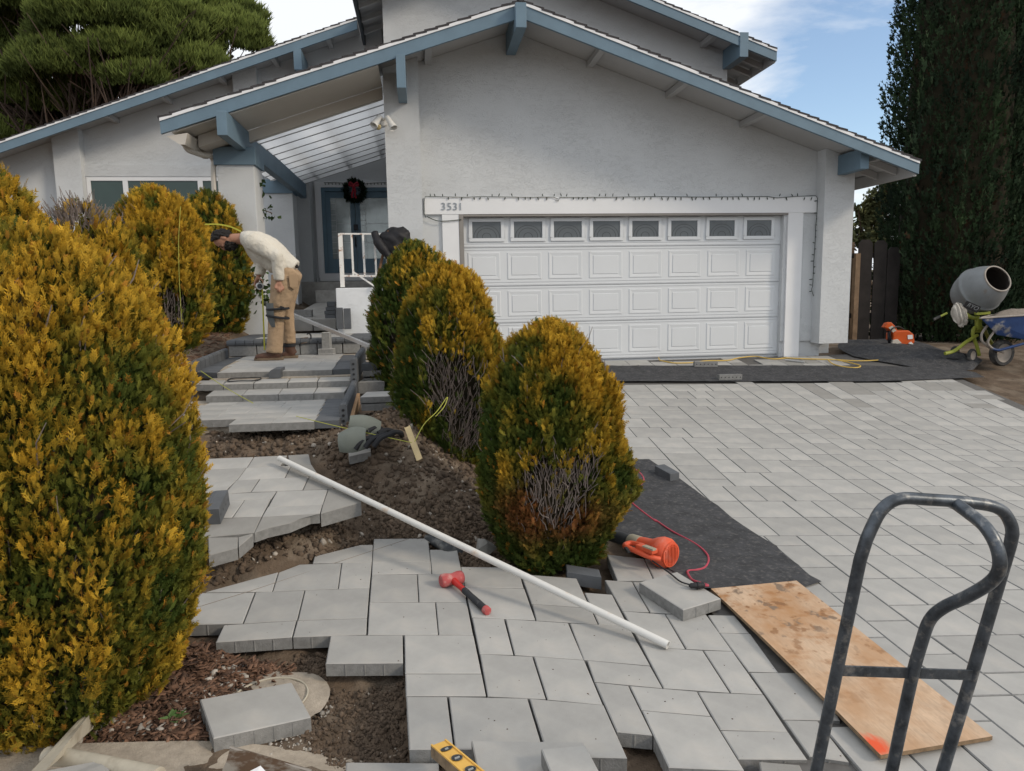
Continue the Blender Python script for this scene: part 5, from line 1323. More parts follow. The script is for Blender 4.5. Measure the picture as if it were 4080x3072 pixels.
MB().tube(spline([B(1050, 485, .09), B(1110, 525, .085), B(1240, 620, .075), B(1350, 705, .075), B(1465, 740, .078)], 6), .0045, 8).build('power_cord', 'black_plastic', bl, smooth=True)
pc = B(1520, 745, .085); pd_ = B(1600, 735, .085)-B(1460, 740, .085); pd_ /= np.linalg.norm(pd_)
MB().lathe([(.006, -.045), (.014, -.035), (.016, -.005), (.021, 0), (.021, .012), (.017, .014), (.017, .035), (.008, .045)], pc, pd_, 12).build('plug', 'black_plastic', bl, smooth=True)
# ---- red extension cord
zd = lambda x, y: (2400+x*S, 1500+y*S)
rc = [G(*zd(300, 950), .012), G(*zd(380, 1000), .012), G(*zd(430, 1060), .012), G(*zd(425, 1110), .012), G(*zd(370, 1160), .012), G(*zd(280, 1230), .012), G(*zd(300, 1310), .012), G(*zd(400, 1400), .012), G(*zd(560, 1520), .012),
      G(*zq(3, 1080, 55), .012), G(*zq(3, 1250, 170), .012), G(*zq(3, 1500, 305), .012), G(*zq(3, 1620, 410), .012), G(*zq(3, 1640, 490), .012), G(*zq(3, 1600, 555), .012), G(*zq(3, 1520, 580), .012), G(*zq(3, 1430, 590), .012), G(*zq(3, 1425, 620), .03), G(*zq(3, 1480, 690), .06), pc+pd_*.06, pc+pd_*.03]
cd = MB().tube(spline(rc, 6), .0065, 8).build('extension_cord', 'cord_red', None, smooth=True); tag(cd, 'red extension cord winding over the black cloth to the black plug', 'cord')
# ---- weed cloths
def cloth(name, label, rows, off=.006, edge=False, fz=None, wr=.004, nx=16, m='cloth_black', surf=None, seed=2):
    V = []; F = []
    for y, xa, xb in rows:
        for i in range(nx+1):
            p = (surf or G)(xa+(xb-xa)*i/nx, y); V.append(p)
    V = np.array(V); hn = fbm(np.stack([V[:, 0]*6, V[:, 1]*6, V[:, 0]*0+seed], -1), 3, seed); 
    ef = np.ones(len(V))
    if edge:
        nr_ = len(rows); jj = np.arange(len(V))//(nx+1); ii_ = np.arange(len(V)) % (nx+1); ef = np.minimum(np.minimum(jj, nr_-1-jj)/2.0, np.minimum(ii_, nx-ii_)/3.0).clip(0, 1)
    V[:, 2] += off*(.25+.75*ef)+wr*2*(hn-.3)*ef
    for i, v in enumerate(V):
        if fz: v[2] += fz(i)
    for j in range(len(rows)-1):
        for i in range(nx): F.append((j*(nx+1)+i, j*(nx+1)+i+1, (j+1)*(nx+1)+i+1, (j+1)*(nx+1)+i))
    o = mesh_np(name, V, np.array(F), m, None, smooth=True); return tag(o, label, 'weed cloth')
ys_ = [1834, 1853, 1880, 1912, 1942, 1955, 1990, 2020, 2066, 2100, 2130, 2158, 2180, 2205, 2230, 2256, 2275, 2294, 2312, 2324, 2350]
Rr = {1834: 2586, 1853: 2613, 1880: 2656, 1912: 2708, 1942: 2750, 1955: 2768, 1990: 2812, 2020: 2860, 2066: 2916, 2100: 2962, 2130: 3008, 2158: 3053, 2180: 3094, 2205: 3112, 2230: 3145, 2256: 3182, 2275: 3198, 2294: 3214, 2312: 3252, 2324: 3274, 2350: 3190}
Lr = lambda y: np.interp(y, [1834, 1900, 2000, 2100, 2200, 2290, 2350], [2540, 2480, 2440, 2440, 2560, 2690, 2810])
cloth('weed_cloth', 'black weed cloth spread between the front shrub and the driveway pavers', [(y, Lr(y), Rr[y]) for y in ys_], off=.008, wr=.007)
cloth('weed_cloth', 'long black weed cloth strip laid across the driveway before the garage door',
      [(y, np.interp(y, [1460, 1490, 1524], [2385, 2400, 2440]), np.interp(y, [1460, 1468, 1480, 1507, 1524], [3460, 3700, 3870, 3925, 3500])) for y in (1460, 1468, 1478, 1488, 1498, 1507, 1515, 1523)], off=.012, wr=.006, nx=40, seed=5)
z8 = lambda x, y: (3200+x*.39783, 800+y*.39783)
def Tg(px, py): return march(px, py, lambda x, y: float(gz(x, y))+.0)
cloth('weed_cloth', 'crumpled black weed cloth heaped at the corner of the garage by the saw',
      [(z8(0, y)[1], z8(xa, 0)[0], z8(xb, 0)[0]) for y, xa, xb in ((1395, 430, 640), (1420, 380, 1000), (1445, 345, 1180), (1480, 350, 1330), (1520, 420, 1460), (1560, 500, 1640), (1600, 700, 1800), (1650, 1000, 1750), (1700, 1250, 1700))], off=.03, wr=.10, edge=True, nx=26, surf=Tg, seed=9)
# ---- loose pavers and blocks
def loose(px_top, label, surf, off, th=.06, m='paver_grey', name='loose_paver', cat='paver', group='loose pavers', ribs=True):
    P = [surf(*c, off) for c in px_top]; o = paver(P, None, m=m, th=th, name=name, gap=0, ribs=ribs); return tag(o, label, cat, group)
loose([zq(3, 915, 710), zq(3, 1310, 600), zq(3, 1770, 880), zq(3, 1375, 1000)], 'loose grey paver under the black plug beside the orange blower', G, .062)
loose([zq(6, 252, 908), zq(6, 1215, 725), zq(6, 1418, 1092), zq(6, 395, 1315)], 'large loose grey paver lying on the dirt by the concrete ring', T, .075, th=.066)
loose([zd(550, 935), zd(650, 918), zd(807, 1005), zd(712, 1022)], 'small charcoal block standing on the edge of the black cloth', G, .075, th=.068, m='paver_dark', ribs=False)
loose([zq(3, 140, 520), zq(3, 490, 575), zq(3, 517, 655), zq(3, 155, 600)], 'charcoal block tucked under the foot of the front shrub', G, .03, th=.075, m='paver_dark', ribs=False)
loose([zr(1600, 832), zr(1835, 785), zr(1838, 838), zr(1612, 888)], 'grey block under the knee pads in the dirt', lambda x, y, o: PY(x, y, 5.0+(1830-y)*.004), 0, th=.06)
loose([zq(4, 890, 1338), zq(4, 2065, 1352), zq(4, 2260, 1800), zq(4, 985, 1800)], 'loose paver cut by the bottom edge of the picture beside the yellow level', G, .058)
loose([zq(4, 1622, 1425), zq(4, 2085, 1385), zq(4, 2330, 1850), zq(4, 1790, 1850)], 'uppermost loose paver at the bottom edge, on top of another one', G, .12)
loose([zq(6, 1790, 1562), zq(4, 545, 1572), zq(4, 560, 1800), zq(6, 1770, 1800)], 'loose paver at the bottom edge left of the yellow level', T, .06)
loose([zq(5, 1905, 1556), zq(5, 2330, 1590), zq(5, 2440, 1800), zq(5, 1960, 1800)], 'sandy brown loose block at the bottom edge beside the hand truck', G, .0, m='paver_damp')
br = thing('broken_stone', 'broken grey stone chunk in the dirt left of the front shrub', 'stone', G(*zq(2, 1390, 400), 0))
q = [G(*zq(2, x, y), h) for x, y, h in ((1325, 250, .07), (1400, 256, .07), (1430, 300, .06), (1340, 355, .06), (1300, 400, .0), (1420, 445, .0), (1530, 350, .0), (1480, 300, .02))]
bm = bmesh.new(); [bm.verts.new(v) for v in q]; bmesh.ops.convex_hull(bm, input=bm.verts); me = bpy.data.meshes.new('broken_stone'); bm.to_mesh(me); bm.free(); put('chunk', me, 'paver_damp', br)
# ---- spirit levels
mat('level_pale', (.56, .44, .24), rough=.7, var=.12)
def level_tool(a, b, wv, label, w=.06, t_=.025, vials=True, m='level_yellow'):
    a = np.array(a, float); b = np.array(b, float); e = b-a; e /= np.linalg.norm(e); wv = np.array(wv, float); wv -= e*(wv@e); wv /= np.linalg.norm(wv); n = np.cross(e, wv)
    if n[2] < 0: n = -n
    t = thing('spirit_level', label, 'spirit level', a, 'spirit levels')
    bb = MB(); V = [p+wv*s*w/2+n*h for p in (a, b) for s, h in ((-1, 0), (1, 0), (1, -t_), (-1, -t_))]
    bb.add(V, [(0, 1, 2, 3), (7, 6, 5, 4), (0, 4, 5, 1), (1, 5, 6, 2), (2, 6, 7, 3), (3, 7, 4, 0)])
    o = bb.build('body', m, t, bevel=.002); o.data.materials.append(MAT['level_side'])
    for p_ in o.data.polygons:
        if abs(Vector(n).dot(p_.normal)) < .6: p_.material_index = 1
    for s in (-1, 1): MB().bar(a+wv*s*(w/2-.004)+n*.002, b+wv*s*(w/2-.004)+n*.002, .006, .004, up=n).build('edge_rib', m, t)
    L_ = np.linalg.norm(b-a)
    if vials:
        for d, r, st_ in ((.055, .012, 1.9), (.125, .019, 1.0), (.21, .019, 1.0)):
            if d < L_:
                MB().lathe([(r*.8, -.001), (r, .004), (r*.78, .004), (r*.72, .001), (0, .001)], a+e*d, n, 18, xax=(wv if st_ > 1 else e), sx=st_).build('vial_ring', 'dusty_black', t, smooth=True)
                MB().tube([a+e*d-wv*r*.5+n*.002, a+e*d+wv*r*.5+n*.002], .004, 8).build('vial', 'vial', t, smooth=True)
    return t
la, lb = G(*zq(4, 545, 1362), .075), G(*zq(4, 930, 1690), .10)
level_tool(la, la+(lb-la)/np.linalg.norm(lb-la)*.5, G(*zq(4, 645, 1325), .075)-G(*zq(4, 445, 1395), .075), 'dusty yellow spirit level poking in at the bottom edge over the pavers', w=.062, t_=.04)
la, lb = PY(1622, 1700, 5.0), PY(1672, 1832, 4.72)
level_tool(la, lb, (1, 0, .4), 'short pale spirit level leaning in the dirt beside the middle shrub', w=.042, t_=.022, m='level_pale', vials=False)
# ---- holed bullnose blocks
def holed(c, d, label=None, parent=None, L_=.20, w=.075, h=.10, nh=5, m='paver_dark', up_=(0, 0, 1), holeside=1, cat='edging block', group='holed bullnose blocks'):
    """block along d, rounded along one long top edge, a row of holes on one long side"""
    c = np.array(c, float); d = np.array(d, float); d /= np.linalg.norm(d); u = np.array(up_, float); u -= d*(u@d); u /= np.linalg.norm(u); s = np.cross(d, u)*holeside
    prof = [(-w/2, 0), (w/2, 0), (w/2, h)]+[(-w/2+h*.55-h*.55*math.sin(A), h-h*.55+h*.55*math.cos(A)) for A in np.linspace(0, math.pi/2, 5)]
    prof = [(min(x, w/2), z) for x, z in prof]
    V = [c+d*(-L_/2)+s*x+u*z for x, z in prof]+[c+d*(L_/2)+s*x+u*z for x, z in prof]; n = len(prof)
    t = thing('edging_block', label, cat, c, group) if label else None
    b = MB().add(V, [tuple(range(n)), tuple(range(2*n-1, n-1, -1))]+[(i, i+n, (i+1) % n+n, (i+1) % n) for i in range(n)]).build('block', m, t or parent)
    hb = MB()
    for k in range(nh):
        q = c+d*(-L_/2+L_*(k+.5)/nh)+s*(w/2+.001)+u*h*.5
        hb.lathe([(.0, 0), (.0085, 0)], q, s, 8)  # flat dark discs stand in for the shade inside the openings
    o = hb.build('hole_discs', 'black_plastic', t or parent); o['kind'] = 'stuff'
    return t
a, b = G(2770, 1464, 0), G(2850, 1464, 0); holed((a+b)/2+np.array([0, 0, .014]), b-a, 'holed grey edging block on the pavers touching the cloth strip', nh=6, L_=.33, h=.075, w=.1, m='paver_side')
a, b = G(2866, 1516, 0), G(2952, 1514, 0); holed((a+b)/2+np.array([0, .03, .004]), b-a, 'holed grey edging block on the lower edge of the cloth strip', nh=6, L_=.32, h=.075, w=.1, m='paver_side')
a, b = PZ(*zs3(520, 458), zb_), PZ(*zs3(580, 420), zb_); holed((a+b)/2+np.array([-.02, .03, .004]), b-a, 'rounded dark edging block lying on the sand of the middle step', nh=4, L_=.25, h=.085, w=.11)
a, b = RP(850, 2092), RP(890, 2010); holed((a+b)/2+np.array([-.02, 0, .0]), b-a, 'dark edging block beside the largest shrub on the curved pavers', nh=4, L_=.24, h=.10, w=.12)
# edging rows fixed along the steps
def edge_row(pa, pb, n, label, h, w=.06, rowname='edging_kerb', hole_discs=5, x_lean=0):
    t = thing(rowname, label, 'kerb', pa)
    pa, pb = np.array(pa, float), np.array(pb, float); d = (pb-pa)/n
    for k in range(n):
        c = pa+d*(k+.5); e = d/np.linalg.norm(d); s = np.cross(e, [0, 0, 1.0]); s /= np.linalg.norm(s); Lk = np.linalg.norm(d)*.47
        prof = [(-w/2, -h), (w/2, -h), (w/2, -w*.4)]+[(w/2*math.cos(A), -w*.4+w*.4*math.sin(A)) for A in np.linspace(.3, math.pi-.3, 5)]+[(-w/2, -w*.4)]; m_ = len(prof)
        V = [c-e*Lk+s*x+np.array([0, 0, z]) for x, z in prof]+[c+e*Lk+s*x+np.array([0, 0, z]) for x, z in prof]
        MB().add(V, [tuple(range(m_)), tuple(range(2*m_-1, m_-1, -1))]+[(i, i+m_, (i+1) % m_+m_, (i+1) % m_) for i in range(m_)]).build('edging_stone', 'paver_dark', t)
    hb = MB(); e = d/np.linalg.norm(d)
    for k in range(hole_discs): hb.lathe([(0, 0), (.011, 0)], pa-np.array([0, 0, .045+k*(h-.03)/hole_discs])-e*.001, -e, 8)  # dark discs again in place of real openings
    o = hb.build('hole_discs', 'black_plastic', t); o['kind'] = 'stuff'
edge_row(PY(*zr(1543, 345), 5.55), PY(*zr(1662, 90), 6.75), 11, 'lower run of rounded dark edging stones beside the steps', .24)
edge_row(PY(*zs3(1043, 318), 6.75), PY(*zs3(1108, 236), 8.1), 11, 'upper run of rounded dark edging stones beside the steps', .22, hole_discs=4)
edge_row(PY(*zs3(-60, 345), 7.3), PY(*zs3(196, 244), 9.0), 9, 'low rounded dark edging along the left side of the upper steps', .2, w=.07, hole_discs=0)
bd = MB().bar(PY(*zr(1630, 540), 5.75), PY(*zr(1700, 280), 6.6), .04, .09).build('timber_board', 'wood_2x4'); tag(bd, 'short pine form board lying beside the lower edging stones', 'board')
# stacks by the steps
def blk(px4, Y, h, label, m='paver_grey', dep=.22, group='stacked blocks right of the steps', name='stacked_block'):
    (xa, ya), (xb, yb) = px4; a, b = PY(xa, ya, Y), PY(xb, yb, Y); z = (a[2]+b[2])/2
    P = [np.array([a[0], a[1], z]), np.array([b[0], b[1], z]), np.array([b[0]+.02, b[1]+dep, z]), np.array([a[0]+.03, a[1]+dep, z])]
    o = paver(P, None, m=m, th=h, name=name, gap=0); return tag(o, label, 'block', group)
z0 = lambda x, y: (780+x*S, 1480+y*S)
blk([z0(1722, 262), z0(2080, 262)], 6.0, .06, 'upper grey paver of the two-high stack nearest the shrubs', dep=.3)
blk([z0(1735, 322), z0(2090, 322)], 6.0, .07, 'lower grey paver of the two-high stack nearest the shrubs', dep=.3, m='paver_damp')
blk([zs3(1097, 345), zs3(1200, 345)], 7.0, .07, 'charcoal block on top of the tall stack beside the edging', m='paver_dark', dep=.15)
blk([zs3(1108, 395), zs3(1250, 395)], 7.0, .07, 'grey block just under the charcoal one in the tall stack', dep=.25)
blk([zs3(1112, 430), zs3(1250, 430)], 7.0, .07, 'third block down in the tall stack beside the edging', dep=.25, m='paver_damp')
blk([zs3(1076, 468), zs3(1250, 468)], 6.9, .11, 'broad bottom block of the tall stack beside the edging', dep=.3)
blk([zs3(810, 250), zs3(908, 250)], yf3-.14, .10, 'upper grey block of the pair under the upright block', dep=.1, group='grey blocks by the riser')
blk([zs3(811, 282), zs3(912, 282)], yf3-.145, .085, 'lower grey block of the pair standing on the landing', dep=.1, group='grey blocks by the riser')
blk([zs3(833, 140), zs3(882, 140)], yf3-.12, .31, 'upright grey block balanced on two others before the riser', dep=.08, group='grey blocks by the riser')
zz4 = lambda x, y: (700+x*.49729, 800+y*.49729)
def upright(x0, x1, yt, yb, Y, label, m='paver_dark', th=.08):
    a, b = PY(*zz4(x0, yt), Y+.05), PY(*zz4(x1, yb), Y)
    o = MB().box(a[0], b[0], Y, Y+th, b[2], a[2]).build('leaning_paver', m, bevel=.008); tag(o, label, 'paver', 'charcoal pavers leaning on the low wall')
upright(1284, 1343, 857, 1028, 9.9, 'left charcoal paver leaning upright against the white low wall')
upright(1346, 1405, 862, 1028, 9.9, 'right charcoal paver leaning upright against the white low wall')
for k, (x0, x1, y0_, y1_) in enumerate(((1210, 1278, 808, 850), (1200, 1282, 852, 880), (1190, 1280, 882, 912), (1195, 1284, 914, 943))):
    a, b = PY(*zz4(x0, y0_), 10.5), PY(*zz4(x1, y1_), 10.5)
    o = MB().box(a[0], b[0]-.004, 10.5, 10.7, b[2]+.003, a[2]).build('piled_block', 'paver_dark', bevel=.006); tag(o, ('top', 'second', 'third', 'bottom')[k]+' charcoal block of the small pile behind the leaning pavers', 'block', 'charcoal blocks piled behind the leaning pavers')
# ---- white low wall, railing, jacket, stick
wl0, wl1 = PY(1337, 1148, 10.05), PY(1405, 1312, 10.05)
lw = MB().box(wl0[0], PY(1640, 1148, 10.05)[0], 10.05, 10.30, .55, wl0[2]).build('low_wall', 'stucco_white', bevel=.012); tag(lw, 'white plastered low wall under the rusty railing', 'wall')
rl = thing('railing', 'white railing spotted with rust on the low wall before the front door', 'railing', (wl0[0], 10.15, wl0[2]))
def rp(x, y): return PY(*zz4(x, y), 10.16)
def post(x0, y0_, x1, y1_, w): MB().bar(rp(x0, y0_), rp(x1, y1_), w, w, up=(0, 1, 0)).build('baluster', 'rust_white', rl, bevel=.002)
MB().bar(rp(1318, 262), rp(1338, 692), .055, .05, up=(0, 1, 0)).build('post', 'rust_white', rl, bevel=.003)
for x in (1408, 1500, 1592, 1684, 1776): post(x, 268, x+16, 604, .026)
for y, h in ((265, .02), (602, .026)): MB().bar(rp(1316+(y > 400)*22, y), rp(1860, y+2), .03, h).build('rail', 'rust_white', rl)
MB().bar(rp(1425, 572), rp(1605, 692), .022, .022).build('brace', 'rust_white', rl)
jk = thing('jacket', 'black padded jacket hung over the end of the railing', 'jacket', rp(1750, 300))
RS.seed(12); bm = bmesh.new(); bmesh.ops.create_icosphere(bm, subdivisions=4, radius=1)
jc = rp(1742, 318); 
for v in bm.verts:
    p = np.array(v.co); q = p*np.array([.25, .13, .175])
    if p[0] < 0: q[2] *= 1.0-.35*(-p[0]); q[2] -= .02*(-p[0])
    else: q[2] += .06*p[0]
    if p[2] < -.2 and p[0] < .35: q[2] -= .14*(-p[2]-.2)*(1-abs(p[0]))
    nz = float(fbm(np.array([p[0]*3.2, p[1]*3, p[2]*3.2]), 3, 4)); fold = .010*math.sin(9*p[0]+6*p[2]+5*nz)
    q = q*(1+.22*(nz-.5))+p*fold
    v.co = Vector(jc+q)
me = bpy.data.meshes.new('jacket'); bm.to_mesh(me); bm.free(); put('shell', me, 'jacket', jk, smooth='all')
MB().tube(spline([jc+np.array(q) for q in ((-.24, -.1, .10), (-.2, -.15, -.02), (-.12, -.17, -.14), (-.03, -.15, -.26))], 4), [.05]*4+[.065]*5+[.05]*4, 8).build('sleeve', 'jacket', jk, smooth='all')
sk = MB().bar(PY(*zz4(1600, 690), 9.98), PY(*zz4(1705, 240), 10.12), .03, .025).build('wooden_stick', 'wood_old'); tag(sk, 'brown wooden stick leaning on the railing beside the black jacket', 'stick')
# ---- aluminium straightedge
s0, s1 = PY(*zz4(692, 812), 10.0), PY(*zz4(1640, 1200), 7.75)
sg = MB().bar(s0, s1, .035, .042).build('straightedge', 'aluminium', bevel=.003); tag(sg, 'long aluminium screed bar slanting down across the steps behind the worker', 'screed bar')
# ---- small step litter
rg = MB(); c = PZ(*zs3(323, 452), zb_+.012)
rg.tube([c+np.array([math.cos(A)*.15, math.sin(A)*.15, .004*math.sin(3*A)]) for A in np.linspace(0, 2*math.pi, 40)], .006, 6, cap=False); tag(rg.build('rubber_ring', 'black_plastic', smooth='all'), 'thin black rubber ring lying on the sandy step', 'ring')
hk = thing('hooked_trowel', 'steel trowel blade with a dark hooked handle on the bullnosed step', 'trowel', PZ(*zs3(720, 190), z3))
Yk = yf3-.01
MB().tube(spline([PY(*zs3(x, y), Yk) for x, y in ((700, 212), (735, 208), (757, 195), (764, 170), (758, 152), (744, 147), (738, 155))], 5), .009, 8).build('hook', 'metal_dark', hk, smooth=True)
MB().slab([PY(*zs3(702, 175), Yk+.12), PY(*zs3(746, 172), Yk+.12), PY(*zs3(738, 205), Yk-.03), PY(*zs3(700, 214), Yk-.03)], (0, 0, -.006)).build('blade', 'shovel_metal', hk)
# ---- knee pads in the dirt
def kneepad(c, d, upv, r, L_, label):
    c = np.array(c, float); d = np.array(d, float); d /= np.linalg.norm(d); u = np.array(upv, float); u -= d*(u@d); u /= np.linalg.norm(u); s = np.cross(d, u)
    t = thing('knee_pad', label, 'knee pad', c, 'knee pads in the dirt'); nA, nL = 14, 8; V = []; F = []
    for k, dr in ((0, 0), (1, -.012)):
        for i in range(nA+1):
            A = math.pi*(i/nA)
            for j in range(nL+1):
                f = j/nL; rr = (r+dr)*(.80+.28*math.sin(f*3.0)); V.append(c+d*(f-.5)*L_+s*math.cos(A)*rr+u*(math.sin(A)*rr))
    o = (nA+1)*(nL+1); w = nL+1
    for i in range(nA):
        for j in range(nL):
            F.append((i*w+j, (i+1)*w+j, (i+1)*w+j+1, i*w+j+1)); F.append((o+i*w+j+1, o+(i+1)*w+j+1, o+(i+1)*w+j, o+i*w+j))
    for i in range(nA): F += [(i*w, o+i*w, o+(i+1)*w, (i+1)*w), (i*w+nL, (i+1)*w+nL, o+(i+1)*w+nL, o+i*w+nL)]
    for j in range(nL): F += [(j, j+1, o+j+1, o+j), (nA*w+j, o+nA*w+j, o+nA*w+j+1, nA*w+j+1)]
    MB().add(V, F).build('shell', 'kneepad', t, smooth=True)
    for f in (.1, .45, .75):
        MB().tube(spline([c+d*(f*L_)+s*r*1.0+u*.02, c+d*(f*L_+.05)+s*r*.6+u*r*.5, c+d*(f*L_+.10)+u*r*.25, c+d*(f*L_+.12)-s*r*.7-u*.02], 4), .019, 6).build('strap', 'strap', t, smooth=True)
    return t
kneepad(PY(*zr(1668, 745), 4.95), (.9, -.1, .12), (-.45, -.5, 1), .10, .19, 'front grey-green knee pad lying on the grey block in the dirt')
kneepad(PY(*zr(1760, 600), 5.12), (.9, .1, -.25), (-.1, -.2, 1), .09, .22, 'rear grey-green knee pad with black straps behind the other one')
# ---- cement mixer
mat('drum_dark', (.035, .028, .023), rough=1.0, var=.3, vscale=12)  # near-black colour set to make the drum's opening look dark
def GM(px, py, dy=0.0): return march(px, py, lambda x, y: float(gz(x, y))-.02)
mg = GM(3900, 1446)
YM = mg[1]
mx_ = thing('cement_mixer', 'grey drum cement mixer on a lime green stand by the cypress', 'cement mixer', (PY(3890, 1400, YM)[0], YM, .4))
dc = PY(*z8(1770, 890), YM); dax = np.array([.06, -.90, .47]); dax /= np.linalg.norm(dax)
MB().lathe([(.0, -.38), (.12, -.375), (.20, -.345), (.255, -.29), (.295, -.21), (.32, -.12), (.332, -.03), (.345, -.015), (.345, .015), (.332, .03), (.325, .06), (.305, .14), (.275, .21), (.245, .27), (.215, .31), (.20, .33)], dc, dax, 40).build('drum', 'mixer_grey', mx_, smooth=True)
MB().lathe([(.19, .335), (.19, .30), (.24, .20), (.29, .0), (.2, -.25), (0, -.28)], dc, dax, 32).build('drum_interior', 'drum_dark', mx_, smooth=True)
MB().lathe([(.19, .325), (.208, .325), (.208, .345), (.19, .345), (.19, .325)], dc, dax, 32).build('drum_rim', 'wheel_rim', mx_, smooth=True)
for k in range(3):
    A = k*2.1+.4; u1 = np.cross(dax, [0, 0, 1.0]); u1 /= np.linalg.norm(u1); u2 = np.cross(dax, u1); v_ = u1*math.cos(A)+u2*math.sin(A)
    MB().bar(dc+v_*.19+dax*.15, dc+v_*.24-dax*.1, .01, .08, up=dax).build('blade', 'mixer_grey', mx_)
tdir = np.cross(dax, [0, 0, 1.0]); tdir /= np.linalg.norm(tdir)
lp = PY(*z8(1690, 1062), YM-.36)
band = thing('x', None, None)
bpy.data.objects.remove(band)
e1 = np.array([.93, -.12, -.42]); e2 = np.array([.42, -.28, .88])
MB().bar(lp-e1*.11, lp+e1*.11, .012, .1, up=e2).build('badge', 'black_plastic', mx_)
text_mesh('RYO', .085, 'mixer_grey', basis(lp+np.array([0, -.012, 0]), e1, e2), mx_, 'brand_lettering', extrude=.002, shear=.25)
MB().tube(spline([PY(*z8(1575, 1080), YM-.2), PY(*z8(1620, 1130), YM-.1), PY(*z8(1690, 1170), YM), PY(*z8(1760, 1170), YM)], 4), [.03]*13, 8).build('yoke', 'lime_paint', mx_, smooth=True)
MB().bar(PY(*z8(1725, 1130), YM-.1), PY(*z8(1865, 1122), YM-.1), .05, .04).build('yoke_plate', 'lime_paint', mx_, bevel=.006)
MB().bar(PY(*z8(1755, 1170), YM), PY(*z8(1755, 1290), YM), .07, .07, up=(0, 1, 0)).build('swivel_post', 'lime_paint', mx_, bevel=.01)
MB().tube([PY(*z8(1440, 1125), YM-.25), PY(*z8(1370, 1160), YM-.25)], .016, 8).build('tilt_handle', 'lime_paint', mx_, smooth=True)
MB().tube([PY(*z8(1372, 1158), YM-.25), PY(*z8(1308, 1188), YM-.25)], .02, 8).build('grip', 'rubber', mx_, smooth=True)
def leg(pts, Y, m='lime_paint', r=.026): MB().tube(spline([PY(*z8(x, y), yy) for (x, y), yy in zip(pts, Y)], 5), r, 8).build('leg', m, mx_, smooth=True)
leg([(1760, 1260), (1715, 1275), (1700, 1340), (1735, 1440), (1765, 1550)], [YM]*5)
leg([(1760, 1262), (1810, 1280), (1850, 1360), (1895, 1440), (1935, 1530)], [YM, YM+.05, YM+.2, YM+.3, YM+.4])
leg([(1745, 1345), (1640, 1410), (1520, 1500), (1420, 1530)], [YM, YM-.05, YM-.1, YM-.12])
MB().slab([PY(*z8(1700, 1320), YM), PY(*z8(1815, 1320), YM), PY(*z8(1790, 1265), YM), PY(*z8(1725, 1265), YM)], (0, .03, 0)).build('gusset', 'lime_paint', mx_)
def wheel(c, axis, R_, w, parent, tyre='rubber', rim='wheel_rim', spokes=True):
    tw = MB().lathe([(R_*.70, -w/2), (R_*.92, -w/2), (R_, -w*.25), (R_, w*.25), (R_*.92, w/2), (R_*.70, w/2)], c, axis, 28).build('wheel', tyre, parent, smooth=True)
    MB().lathe([(0, -w*.32), (R_*.12, -w*.45), (R_*.2, -w*.3), (R_*.55, -w*.22), (R_*.71, -w*.42), (R_*.71, w*.42), (R_*.55, w*.22), (0, w*.3)], c, axis, 24).build('rim', rim, tw, smooth=True)
    return tw
wheel(PY(*z8(1690, 1548), YM-.12), (.35, -.9, 0), .098, .045, mx_)
wheel(PY(*z8(1690, 1548), YM-.12)+np.array([.12, .5, 0]), (.35, -.9, 0), .098, .045, mx_)
MB().tube([PY(*z8(1690, 1548), YM-.12), PY(*z8(1690, 1548), YM-.12)+np.array([.12, .5, 0])], .014, 8).build('axle', 'metal_dark', mx_)
# ---- rag hanging on the mixer
RS.seed(4); rq = [(1445, 1075), (1520, 1015), (1590, 1060), (1650, 1150), (1655, 1180), (1600, 1240), (1560, 1270), (1500, 1235), (1490, 1150), (1450, 1110)]
rt = thing('rag', 'pale dusty rag draped over the tilt handle of the mixer', 'rag', PY(*z8(1560, 1250), YM-.3))
bm = bmesh.new(); bmesh.ops.create_icosphere(bm, subdivisions=4, radius=1); rcn = PY(*z8(1555, 1140), YM-.31)
for v in bm.verts:
    p = np.array(v.co); nz = float(fbm(np.array([p[0]*2.2+3, p[1]*2, p[2]*1.4]), 3, 8)); q = p*np.array([.10, .07, .17]); q[0] += .22*(-p[2])*.22+.02; q = q*(1+.5*(nz-.5)); q[0] += .014*math.sin(14*p[0]+5*nz); q[1] += .02*math.sin(16*p[0]+6*nz)
    v.co = Vector(rcn+q)
me = bpy.data.meshes.new('rag'); bm.to_mesh(me); bm.free(); put('cloth', me, 'cloth_white', rt, smooth='all')
# ---- wheelbarrow
wg = GM(3992, 1455); YB = wg[1]-.05
wb = thing('wheelbarrow', 'worn blue wheelbarrow full of mortar in front of the mixer', 'wheelbarrow', (wg[0]+.3, YB, .38))
wheel(PY(*z8(1988, 1523), YB), (.12, -.99, 0), .20*.98, .10, wb)
def WB_(x, y, dy=0): return PY(*z8(x, y), YB+dy)
topf = [WB_(1775, 1175, -.28), WB_(2480, 1130, -.28), WB_(2480, 1080, .30), WB_(1860, 1150, .30)]
botf = [WB_(1940, 1345, -.18), WB_(2400, 1420, -.18), WB_(2400, 1400, .2), WB_(1980, 1330, .2)]
V = topf+botf; inn = [p*1.0 for p in topf]; cen = sum(topf)/4
tray = MB().add(V+[cen+(p-cen)*.95-np.array([0, 0, .0]) for p in topf]+[p+np.array([0, 0, .02]) for p in botf], [(0, 4, 5, 1), (1, 5, 6, 2), (2, 6, 7, 3), (3, 7, 4, 0), (4, 7, 6, 5), (0, 1, 9, 8), (1, 2, 10, 9), (2, 3, 11, 10), (3, 0, 8, 11), (8, 9, 13, 12), (9, 10, 14, 13), (10, 11, 15, 14), (11, 8, 12, 15)])
tray.build('tray', 'barrow_blue', wb, bevel=.012)
for i in range(4): MB().tube([topf[i], topf[(i+1) % 4]], .013, 8).build('tray_lip', 'wheel_rim', wb, smooth=True)
